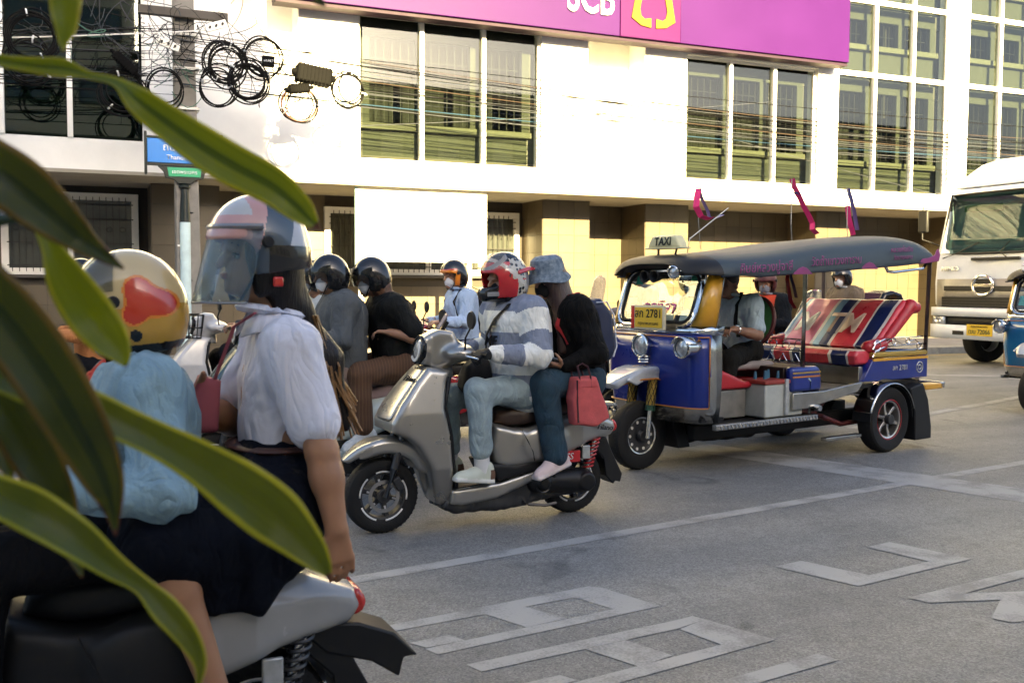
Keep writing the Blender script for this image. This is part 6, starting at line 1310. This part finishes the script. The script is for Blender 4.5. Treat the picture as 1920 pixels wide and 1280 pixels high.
def hairL(t, c, rot):
    hm = hairm
    f = F(vv(c)-(.34, .2, .6), vv(c)+(.2, .2, .2), .0105); f.ell(hp(c, rot, (-.035, 0, .0)), (.10, .09, .115), rot, k=0).cap(hp(c, rot, (-.05, .05, -.03)), hp(c, rot, (-.075, .04, -.14)), .055, .055, k=.05).cap(hp(c, rot, (-.05, -.05, -.03)), hp(c, rot, (-.075, -.04, -.14)), .055, .055, k=.05).cap(hp(c, rot, (-.085, 0, -.12)), vv((-.15, .02, 1.30)), .05, .04, k=.05).cap(vv((-.15, .02, 1.30)), vv((-.20, .03, 1.10)), .04, .022, k=.04).cap(hp(c, rot, (.035, .072, .03)), hp(c, rot, (.012, .078, -.09)), .026, .022, k=.03).cap(hp(c, rot, (.035, -.072, .03)), hp(c, rot, (.012, -.078, -.09)), .026, .022, k=.03).noise(.006, 60, 9, (1, 1, .2)); h = f.build('hair', hm, t)
    rr_ = random.Random(5); g = B()
    for i in range(60): g.tube([(-.10-.02*rr_.random(), rr_.uniform(-.05, .05), 1.43), (-.16+rr_.uniform(-.03, .02), rr_.uniform(-.06, .07), 1.28), (-.20+rr_.uniform(-.05, .04), rr_.uniform(-.06, .08), 1.12+rr_.uniform(-.06, .05))], .0035, 4)
    g.build('loose_strands', M('golden_hair', (.22, .11, .035), .45, var=.4, scale=30), h)
rL = person('pillion rider in white short-sleeved blouse, dark skirt and helmet with clear visor', NF, JL, blouse, None, None, skin3, sleeve='short', tr=.87, wrk=.9, ak=.025, torso=(.108, .124), hd=(14, 0, 0), seed=53, collar=blouse, helmet=helmL, hair=hairL, skirt=skirtL, hands={'L': ((-.15, 0, -1), (.5, -.8, 0), (.9, 0, 0), .5), 'R': ((.6, .5, .5), (-.5, .2, .6), (0, .2, 1), .9)}, body_h=.0085)
eyes(rL, vv(JL['head']), headrot(14, 0, 0))
B().ell if False else None
lp = F((0, -.12, 1.40), (.26, .12, 1.60), .006); c0, r0 = vv(JL['head']), headrot(14, 0, 0)
lp.ell(hp(c0, r0, (.098, 0, -.050)), (.010, .022, .006), r0, k=0).ell(hp(c0, r0, (.097, 0, -.060)), (.010, .019, .006), r0, k=.002); lp.build('lips', M('lips', (.33, .085, .075), .4), rL)
for s in (-1, 1):
    B().loft([[(.075, s*.02, 1.435), (.105, s*.055, 1.37)], [(.045, s*.075, 1.452), (.075, s*.12, 1.385)], [(-.0, s*.098, 1.452), (.0, s*.135, 1.40)]], closed=False).build('collar_wing', blouse, rL, solid=.006)
t = thing('pink_pouch', 'pink pouch held against the chest of the white blouse rider', 'bag', *NF); f = F((.10, -.16, 1.02), (.32, .08, 1.40), .01); f.prof([(.15, 1.24), (.21, 1.26), (.24, 1.18), (.23, 1.09), (.16, 1.09)], .045, .02, y0=-.045, k=0); f.build('pouch_body', M('pink_pouch_cloth', (.30, .07, .09), .8), t); B().tube([(.17, -.02, 1.24), (.12, .04, 1.40), (.07, .10, 1.44)], .008, 6, flat=.4).build('pouch_strap', M('pink_pouch_cloth', (.30, .07, .09), .8), t)
# ================================================================ lorry and second taxi
twh = M('lorry_white', (.62, .645, .69), .3, var=.04, coat=.4); tgr = M('lorry_grille_grey', (.26, .245, .22), .4, .4); screenl = thin_glass('lorry_windscreen', (.40, .50, .50), refl=.6, ior=1.5)
TRF = ((15.81, 14.03, 0), R(180)); tr = thing('delivery_truck', 'white lorry with chrome round emblem and yellow number plate', 'truck', *TRF)
ang = 0
f = F((-2.0, -1.34, .95), (.12, 1.34, 3.56), .03)
f.prof([(.0, 1.15), (.03, 1.6), (-.02, 2.17), (-.22, 3.36), (-.30, 3.48), (-1.9, 3.50), (-1.9, 1.1)], lambda X, Z: 1.29-.10*np.clip((Z-2.2)/1.2, 0, 1), .09, k=0)
f.box((-.05, 0, 2.80), (.55, 2.16, 1.02), .05, np.array(Matrix.Rotation(-.166, 3, 'Y')), mode='s'); f.build('cab', twh, tr)
B().loft([[(.0-.175*u-.05*abs(y)**3, y*(1.17-.09*u), 2.19+1.16*u) for y in [-1+2*i/12 for i in range(13)]] for u in (0, .25, .5, .75, 1)], closed=False).build('windscreen', screenl, tr, solid=.006)
B().tube([(.005-.175*u-.05*abs(y)**3, y*(1.18-.09*u), 2.185+1.17*u) for y, u in [(-1, 0), (-.5, 0), (0, 0), (.5, 0), (1, 0), (1, .5), (1, 1), (.5, 1), (0, 1), (-.5, 1), (-1, 1), (-1, .5)]], .025, 6, True).build('screen_seal', blackp, tr)
B().bb(-.55, -.30, -1.15, 1.15, 2.0, 2.22).build('dashboard', M('truck_dash', (.05, .05, .05), .7), tr, bev=.03)
f = F((-2.2, -1.3, 3.46), (.1, 1.3, 4.35), .03); f.prof([(-.25, 3.49), (-.45, 3.70), (-.80, 3.98), (-1.15, 4.10), (-1.9, 4.15), (-1.9, 3.49)], lambda X, Z: 1.16-.25*np.clip((Z-3.6)/.5, 0, 1), .07, k=0); f.build('roof_fairing', twh, tr)
B().loft([[(.045+.03*(1-abs(y)), y*1.16, z) for y in [-1+2*i/10 for i in range(11)]] for z in (1.13, 1.69)], closed=False).build('grille_panel', tgr, tr, solid=.03)
for z0, z1, w in ((1.46, 1.555, .95), (1.15, 1.34, 1.0)):
    B().bb(.078, .10, -w, w, z0, z1).build('grille_slot', blackp, tr, bev=.008)
    for k in range(3): B().bb(.101, .112, -w+.02, w-.02, z0+.02+k*(z1-z0-.03)/3, z0+.035+k*(z1-z0-.03)/3).build('grille_bar', dmetal, tr)
B().tube([(.115, .235*math.cos(a), 1.565+.185*math.sin(a)) for a in [2*math.pi*i/32 for i in range(32)]], .028, 8, True, flat=.8).build('emblem', chrome, tr)
B().bb(.10, .125, -.225, .225, 1.535, 1.595).build('emblem_bar', chrome, tr, bev=.01); B().bb(.102, .115, -.17, .17, 1.44, 1.69).build('emblem_back', blackp, tr, bev=.03)
text('lettering', 'HINO', .13, M('badge_silver', (.45, .45, .43), .35, .6), tr, (.047, -.86, 1.885), (-.02, 1, 0), (0, 0, 1), .012, bold=.012, sx=1.25)
B().bb(.01, .06, -.35, .75, 2.04, 2.10).build('handle_bar', blackp, tr, bev=.012)
for s in (-1, 1): B().tube([(.04, s*.75-.3, 2.10), (.03, s*.5-.2, 2.20), (-.04, s*.35+.1, 2.40)], .012, 6).build('wiper', blackp, tr)
bm_ = B(); 
for z0, z1, x in ((.96, 1.13, .10), (.52, .79, .11)):
    b = B().loft([[(x-.10*abs(y)**4, y*1.305, z) for y in [-1+2*i/14 for i in range(15)]] for z in (z0, (z0+z1)/2, z1)], closed=False); b.build('bumper', twh, tr, solid=.08)
B().loft([[(.055-.10*abs(y)**4, y*1.29, z) for y in [-1+2*i/14 for i in range(15)]] for z in (.79, .96)], closed=False).build('bumper_recess', blackp, tr, solid=.04)
for s in (-1, 1):
    h = B().loft([[(.09-.07*u, s*(.90+.36*u), z) for u in (0, .35, .7, 1)] for z in (.805, .88, .945)], closed=False).build('headlamp', lens, tr, solid=.05)
    for k in range(2): B().lathe([(0, .0), (.04, .012), (.05, .03)], 14, (.075, s*(.98+k*.12), .875), (1, 0, 0)).build('reflector', chrome, h)
B().bb(.155, .168, -.30, .30, .60, .815).build('number_plate', plated, tr, bev=.004); text('number', 'ฒน 72066', .125, M('plate_green_ink', (.03, .05, .01), .5), tr, (.172, 0, .675), (0, 1, 0), (0, 0, 1), .003, bold=.012, sx=.95); text('province', 'กรุงเทพมหานคร', .06, ink, tr, (.172, 0, .775), (0, 1, 0), (0, 0, 1), .002)
B().bb(.10, .155, -.66, -.38, .60, .68).build('air_slot', blackp, tr, bev=.01)
for s in (-1, 1):
    m = B().tube([(-.25, s*1.20, 3.25), (-.05, s*1.45, 3.28), (.02, s*1.62, 3.2), (.02, s*1.62, 2.5), (-.2, s*1.30, 2.35)], .014, 6).build('mirror', blackp, tr); B().box((.0, s*1.62, 2.87), (.08, .24, .46)).build('mirror_head', blackp, m, bev=.03)
for y in (-1.02, 1.02):
    w = wheel(tr, -1.15, y, .50, .30, .29, 0, disc=False, rim=twh, marks=False); B().lathe([(0, -.05), (.27, -.05)], 24, (0, 0, 0), (0, 1, 0)).build('rim_plate', darkfr, w)
    w = wheel(tr, -5.2, y, .50, .30, .29, 0, disc=False, rim=twh, marks=False)
B().bb(-6.6, -.1, -.5, .5, .55, .95).build('chassis', darkfr, tr, bev=.02)
B().bb(-7.0, -2.1, -1.25, 1.25, 1.05, 1.2).build('cargo_bed', twh, tr, bev=.02)
for q in ((-7.0, -6.94, -1.25, 1.25), (-2.16, -2.1, -1.25, 1.25), (-6.93, -2.17, -1.25, -1.19), (-6.93, -2.17, 1.19, 1.25)): B().bb(*q, 1.202, 1.85).build('drop_side', twh, tr, bev=.01)
B().box((-.6, -.45, 2.45), (.25, .5, .75)).build('cab_seat', blackp, tr, bev=.06); B().box((-.6, .45, 2.45), (.25, .5, .75)).build('cab_seat', blackp, tr, bev=.06)
B().bb(-.30, -.29, -.85, .05, 3.02, 3.14).build('sun_strip', M('green_strip', (.15, .45, .12), .6), tr)

t2 = clone(TUK); t2.location = (13.03, 8.95, 0); t2.rotation_euler = (0, 0, R(188)); t2['label'] = 'turquoise and yellow three-wheeled taxi with white plush toy on its roof'
recolour(t2, {tblue: M('tuk_turquoise', (.01, .12, .27), .18, coat=.8)}, ('number', 'province', 'body_number', 'screen_lettering', 'roof_lettering', 'seat_letter'))
pt = thing('plush_toy', 'small white plush toy sitting on the turquoise taxi roof', 'toy', (13.03, 8.95, 0), R(188)); wt_ = M('white_plush', (.6, .57, .56), .95, bump=.5, bscale=120)
f = F((2.12, -.42, 1.70), (2.42, -.08, 2.06), .008); f.ell((2.27, -.25, 1.80), (.06, .06, .07), k=0).ell((2.28, -.25, 1.91), (.055, .055, .05), k=.02)
for s in (-1, 1): f.ell((2.27, -.25+s*.045, 1.965), (.018, .02, .025), k=.01).cap((2.29, -.25+s*.055, 1.84), (2.34, -.25+s*.07, 1.80), .02, .018, k=.01).cap((2.30, -.25+s*.03, 1.76), (2.36, -.25+s*.045, 1.745), .024, .022, k=.01)
f.build('toy_body', wt_, pt); B().lathe([(0, .01), (.01, 0)], 10, (2.338, -.25, 1.905), (1, 0, 0)).build('nose', redl, pt)
# streamers on thin rods over the blue taxi
pkr = M('pink_ribbon', (.75, .02, .17), .6); blr = M('violet_ribbon', (.08, .08, .30), .6)
def streamer(label, x, z1, dx, pts_pink, pts_blue):
    t = thing('ribbon_streamer', label, 'ribbon', *TUKF)
    B().tube([(x-.03, 0, 1.84), (x, 0, 2.1), (x, 0, z1)], .004, 5).build('rod', gal, t)
    for nm, m, pts in (('pink_tail', pkr, pts_pink), ('violet_tail', blr, pts_blue)):
        if pts: B().tube([(x+a, .01*k, z) for k, (a, z) in enumerate(pts)], .030, 6, flat=.12).build(nm, m, t)
streamer('short pink and violet ribbon near the taxi lamp', 1.83, 2.36, 0, [(0, 2.36), (.03, 2.30), (.05, 2.20), (.0, 2.12), (-.08, 2.10), (-.12, 2.11)], [(0, 2.36), (-.03, 2.27), (-.09, 2.17), (-.10, 2.12), (-.16, 2.11), (-.24, 2.14)])
streamer('long pink ribbon winding down over the canopy', .62, 2.52, 0, [(0, 2.52), (-.02, 2.45), (-.07, 2.38), (-.13, 2.28), (-.19, 2.20), (-.24, 2.12), (-.23, 2.06), (-.29, 2.02)], [(-.05, 2.40), (-.12, 2.33), (-.16, 2.25)])
streamer('pink and violet ribbon near the rear of the canopy', -.21, 2.48, 0, [(.0, 2.31), (-.01, 2.2), (-.04, 2.1), (-.06, 2.03)], [(0, 2.48), (-.04, 2.38), (-.08, 2.25), (-.12, 2.08)])
t = thing('red_ribbon', 'red and navy ribbon hanging under the taxi canopy', 'ribbon', *TUKF); B().tube([(.62, .0, 1.72), (.66, .0, 1.6), (.66, .02, 1.5), (.60, .0, 1.38), (.56, .02, 1.32)], .022, 6, flat=.15).build('red_tail', redv, t); B().tube([(.62, .02, 1.72), (.61, .0, 1.62), (.60, .03, 1.52), (.55, .02, 1.42)], .018, 6, flat=.15).build('navy_tail', M('vinyl_navy', (.012, .022, .09), .28), t)
t = thing('antenna', 'thin radio antenna slanting back from the taxi lamp', 'antenna', *TUKF); B().tube([(2.06, .1, 1.80), (2.03, .1, 1.92), (1.57, .1, 2.20)], .005, 5).build('whip', gal, t)
# ================================================================ broad-leaved plant close to the viewpoint
def leafmat(name, c1, c2, tr):
    m = bpy.data.materials.new(name); m.use_nodes = True; t = m.node_tree; p = t.nodes['Principled BSDF']; N = t.nodes.new; L = t.links.new
    uv = N('ShaderNodeUVMap'); mp = N('ShaderNodeMapping'); mp.inputs['Scale'].default_value = (46, 2.2, 1); L(uv.outputs[0], mp.inputs[0])
    n = N('ShaderNodeTexNoise'); n.inputs['Scale'].default_value = 1.; n.inputs['Detail'].default_value = 5.; L(mp.outputs[0], n.inputs['Vector'])
    r = N('ShaderNodeValToRGB'); r.color_ramp.elements[0].position = .36; r.color_ramp.elements[0].color = tuple(c1)+(1,); r.color_ramp.elements[1].position = .64; r.color_ramp.elements[1].color = tuple(c2)+(1,)
    m2 = N('ShaderNodeMapping'); m2.inputs['Scale'].default_value = (5, 9, 1); L(uv.outputs[0], m2.inputs[0]); n2 = N('ShaderNodeTexNoise'); n2.inputs['Scale'].default_value = 2.2; n2.inputs['Detail'].default_value = 8.; L(m2.outputs[0], n2.inputs['Vector'])
    r2 = N('ShaderNodeMapRange'); r2.inputs['From Min'].default_value = .66; r2.inputs['From Max'].default_value = .74; L(n2.outputs['Fac'], r2.inputs['Value'])
    x2 = N('ShaderNodeMix'); x2.data_type = 'RGBA'; x2.inputs['B'].default_value = (.10, .06, .02, 1); L(r.outputs[0], x2.inputs['A']); L(r2.outputs[0], x2.inputs['Factor'])
    L(n.outputs['Fac'], r.inputs[0]); L(x2.outputs['Result'], p.inputs['Base Color']); p.inputs['Roughness'].default_value = .24; p.inputs['Specular IOR Level'].default_value = .5
    b = N('ShaderNodeBump'); b.inputs['Strength'].default_value = .25; b.inputs['Distance'].default_value = .003; L(n.outputs['Fac'], b.inputs['Height']); L(b.outputs[0], p.inputs['Normal'])
    tl = N('ShaderNodeBsdfTranslucent'); tl.inputs[0].default_value = tuple(tr)+(1,); mx = N('ShaderNodeMixShader'); mx.inputs[0].default_value = .48
    o = t.nodes['Material Output']; L(p.outputs[0], mx.inputs[1]); L(tl.outputs[0], mx.inputs[2]); L(mx.outputs[0], o.inputs[0]); return m
def leafset(k, g):
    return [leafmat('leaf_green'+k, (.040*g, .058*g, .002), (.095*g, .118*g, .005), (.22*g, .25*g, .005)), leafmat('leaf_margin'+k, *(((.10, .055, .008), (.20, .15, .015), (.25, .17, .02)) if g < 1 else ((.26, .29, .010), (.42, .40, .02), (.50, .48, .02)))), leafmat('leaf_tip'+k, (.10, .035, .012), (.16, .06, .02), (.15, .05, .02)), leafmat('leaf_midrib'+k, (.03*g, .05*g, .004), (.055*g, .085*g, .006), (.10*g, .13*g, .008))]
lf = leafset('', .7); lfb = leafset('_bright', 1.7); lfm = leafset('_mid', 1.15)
LEAVES = [
 [(-0.143, 1.219, 1.784, 0.0039), (-0.094, 1.230, 1.764, 0.0058), (-0.053, 1.234, 1.760, 0.0088), (-0.020, 1.220, 1.757, 0.0100), (0.004, 1.209, 1.749, 0.0044), (0.034, 1.196, 1.740, 0.0059), (0.057, 1.185, 1.719, 0.0159), (0.089, 1.192, 1.698, 0.0198), (0.121, 1.198, 1.678, 0.0232), (0.159, 1.203, 1.657, 0.0242), (0.201, 1.206, 1.637, 0.0227), (0.230, 1.203, 1.614, 0.0178), (0.247, 1.206, 1.598, 0.0103), (0.258, 1.200, 1.586, 0.0013)],
 [(-0.014, 1.115, 1.868, 0.0134), (-0.016, 1.113, 1.825, 0.0166), (-0.017, 1.112, 1.798, 0.0144), (-0.017, 1.111, 1.777, 0.0107), (-0.019, 1.111, 1.761, 0.0043), (-0.019, 1.110, 1.752, 0.0008)],
 [(-0.150, 1.106, 1.672, 0.0178), (-0.103, 1.085, 1.641, 0.0264), (-0.067, 1.079, 1.617, 0.0287), (-0.035, 1.085, 1.590, 0.0241), (-0.007, 1.094, 1.565, 0.0150), (0.015, 1.083, 1.548, 0.0075), (0.033, 1.075, 1.535, 0.0011)],
 [(-0.053, 1.170, 1.593, 0.0062), (-0.036, 1.160, 1.560, 0.0095), (-0.019, 1.161, 1.521, 0.0215), (0.002, 1.172, 1.486, 0.0248), (0.020, 1.163, 1.460, 0.0208), (0.031, 1.157, 1.443, 0.0116), (0.036, 1.154, 1.431, 0.0017)],
 [(-0.152, 1.047, 1.568, 0.0193), (-0.109, 1.026, 1.532, 0.0270), (-0.071, 1.029, 1.486, 0.0300), (-0.036, 1.033, 1.431, 0.0302), (-0.010, 1.040, 1.378, 0.0267), (0.009, 1.051, 1.334, 0.0199), (0.018, 1.067, 1.297, 0.0096), (0.021, 1.064, 1.268, 0.0011)],
 [(-0.112, 1.131, 1.435, 0.0160), (-0.080, 1.136, 1.390, 0.0229), (-0.057, 1.145, 1.343, 0.0245), (-0.038, 1.156, 1.300, 0.0187), (-0.026, 1.149, 1.263, 0.0130), (-0.019, 1.144, 1.232, 0.0079), (-0.011, 1.139, 1.208, 0.0011)],
 [(-0.140, 1.056, 1.441, 0.0148), (-0.098, 1.070, 1.437, 0.0152), (-0.053, 1.082, 1.418, 0.0189), (-0.000, 1.080, 1.393, 0.0193), (0.055, 1.077, 1.364, 0.0180), (0.102, 1.088, 1.334, 0.0225), (0.147, 1.099, 1.299, 0.0300), (0.187, 1.102, 1.265, 0.0306), (0.217, 1.087, 1.233, 0.0206), (0.233, 1.079, 1.211, 0.0100), (0.239, 1.076, 1.197, 0.0012)],
 [(-0.129, 1.024, 1.352, 0.0120), (-0.087, 1.026, 1.326, 0.0182), (-0.053, 1.043, 1.302, 0.0213), (-0.016, 1.037, 1.275, 0.0190), (0.017, 1.042, 1.243, 0.0126), (0.044, 1.051, 1.218, 0.0091), (0.065, 1.041, 1.195, 0.0134), (0.085, 1.031, 1.169, 0.0118), (0.096, 1.024, 1.145, 0.0070), (0.096, 1.023, 1.126, 0.0032), (0.091, 1.025, 1.110, 0.0011)],
 [(-0.141, 1.303, 1.379, 0.0215), (-0.114, 1.289, 1.355, 0.0246), (-0.097, 1.281, 1.330, 0.0184), (-0.089, 1.276, 1.306, 0.0074), (-0.086, 1.274, 1.293, 0.0012)],
 [(0.171, 1.146, 1.886, 0.0118), (0.203, 1.131, 1.863, 0.0118), (0.227, 1.120, 1.844, 0.0076), (0.241, 1.114, 1.831, 0.0041), (0.246, 1.111, 1.826, 0.0009)],
]
def spline(P, n):
    P = np.array(P); k = len(P); out = []
    for i in range(k-1):
        a, b_, c, d = P[max(i-1, 0)], P[i], P[i+1], P[min(i+2, k-1)]
        for j in range(n): t = j/n; out.append(.5*((2*b_)+(c-a)*t+(2*a-5*b_+4*c-d)*t*t+(3*b_-a-3*c+d)*t**3))
    return np.array(out + [P[-1]])
SX, SY = -.62, .80
plant = thing('foreground_plant', 'leafy plant with long yellow-edged leaves arching in front of the near riders', 'plant', (SX, SY, .14))
B().tube([(0, 0, 0), (.02, .01, .6), (-.01, .0, 1.2), (.01, .02, 1.7), (0, 0, 2.1)], [.022, .02, .017, .014, .008], 10).build('stem', M('plant_stem', (.06, .07, .02), .7, bump=.3), plant)
TW = [(.0, 1.1), (.2, .1), (.5, -.2), (-.15, .1), (.4, -.3), (.2, .5), (.75, -.5), (.7, -.7), (.1, .1), (.1, .2)]
for li, pts in enumerate(LEAVES):
    S = spline(pts, 7); C_, W_ = S[:, :3]-np.array((SX, SY, .14)), np.maximum(S[:, 3], .0008); n = len(S); NC = 11; vs = []; fs = []; uvs = []; mi = []
    base = C_[0]; st = vv((0.01, 0, min(max(base[2]-.25, .2), 2.05)))
    view = vv((0, 0, 1.52-.14)) - vv((SX, SY, 0))
    for i in range(n):
        T_ = nrm(C_[min(i+1, n-1)]-C_[max(i-1, 0)]); tv = nrm(view-C_[i]); a = nrm(np.cross(T_, tv)); nn = np.cross(a, T_)
        u = i/(n-1); tw = TW[li][0] + (TW[li][1]-TW[li][0])*u
        if li == 0: tw = 1.2*math.exp(-((u-.36)/.06)**2)
        a2 = a*math.cos(tw*.6) + nn*math.sin(tw*.6); n2 = np.cross(a2, T_); wave = .09*W_[i]*math.sin(u*23+li)
        for j in range(NC):
            s = -1+2*j/(NC-1); q = C_[i] + a2*s*W_[i]/max(.55, math.cos(tw*.6)) + n2*(abs(s)**1.3*W_[i]*.32 + wave*s*abs(s)); vs.append(tuple(q)); uvs.append((j/(NC-1), u))
    for i in range(n-1):
        for j in range(NC-1):
            fs.append((i*NC+j, i*NC+j+1, (i+1)*NC+j+1, (i+1)*NC+j)); u = i/(n-1)
            mi.append(2 if u > .955 or (li in (2, 4) and u > .80 and j in (0, NC-2)) else (1 if j in (0, NC-2) else (3 if j in (NC//2-1, NC//2) and li in (0, 2, 4) else 0)))
    me = bpy.data.meshes.new('leaf'); me.from_pydata(vs, [], fs); ul = me.uv_layers.new(name='UVMap')
    me.polygons.foreach_set('material_index', mi); lv = np.zeros(len(me.loops), np.int32); me.loops.foreach_get('vertex_index', lv); ul.data.foreach_set('uv', np.array(uvs)[lv].ravel())
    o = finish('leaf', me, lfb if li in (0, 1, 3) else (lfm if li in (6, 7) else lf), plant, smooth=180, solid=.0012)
    B().tube([st, lerp(st, base, .5)+vv((0, 0, .04)), base, C_[3]], [.009, .007, .006, .003], 8).build('leaf_stalk', lf[3], plant)
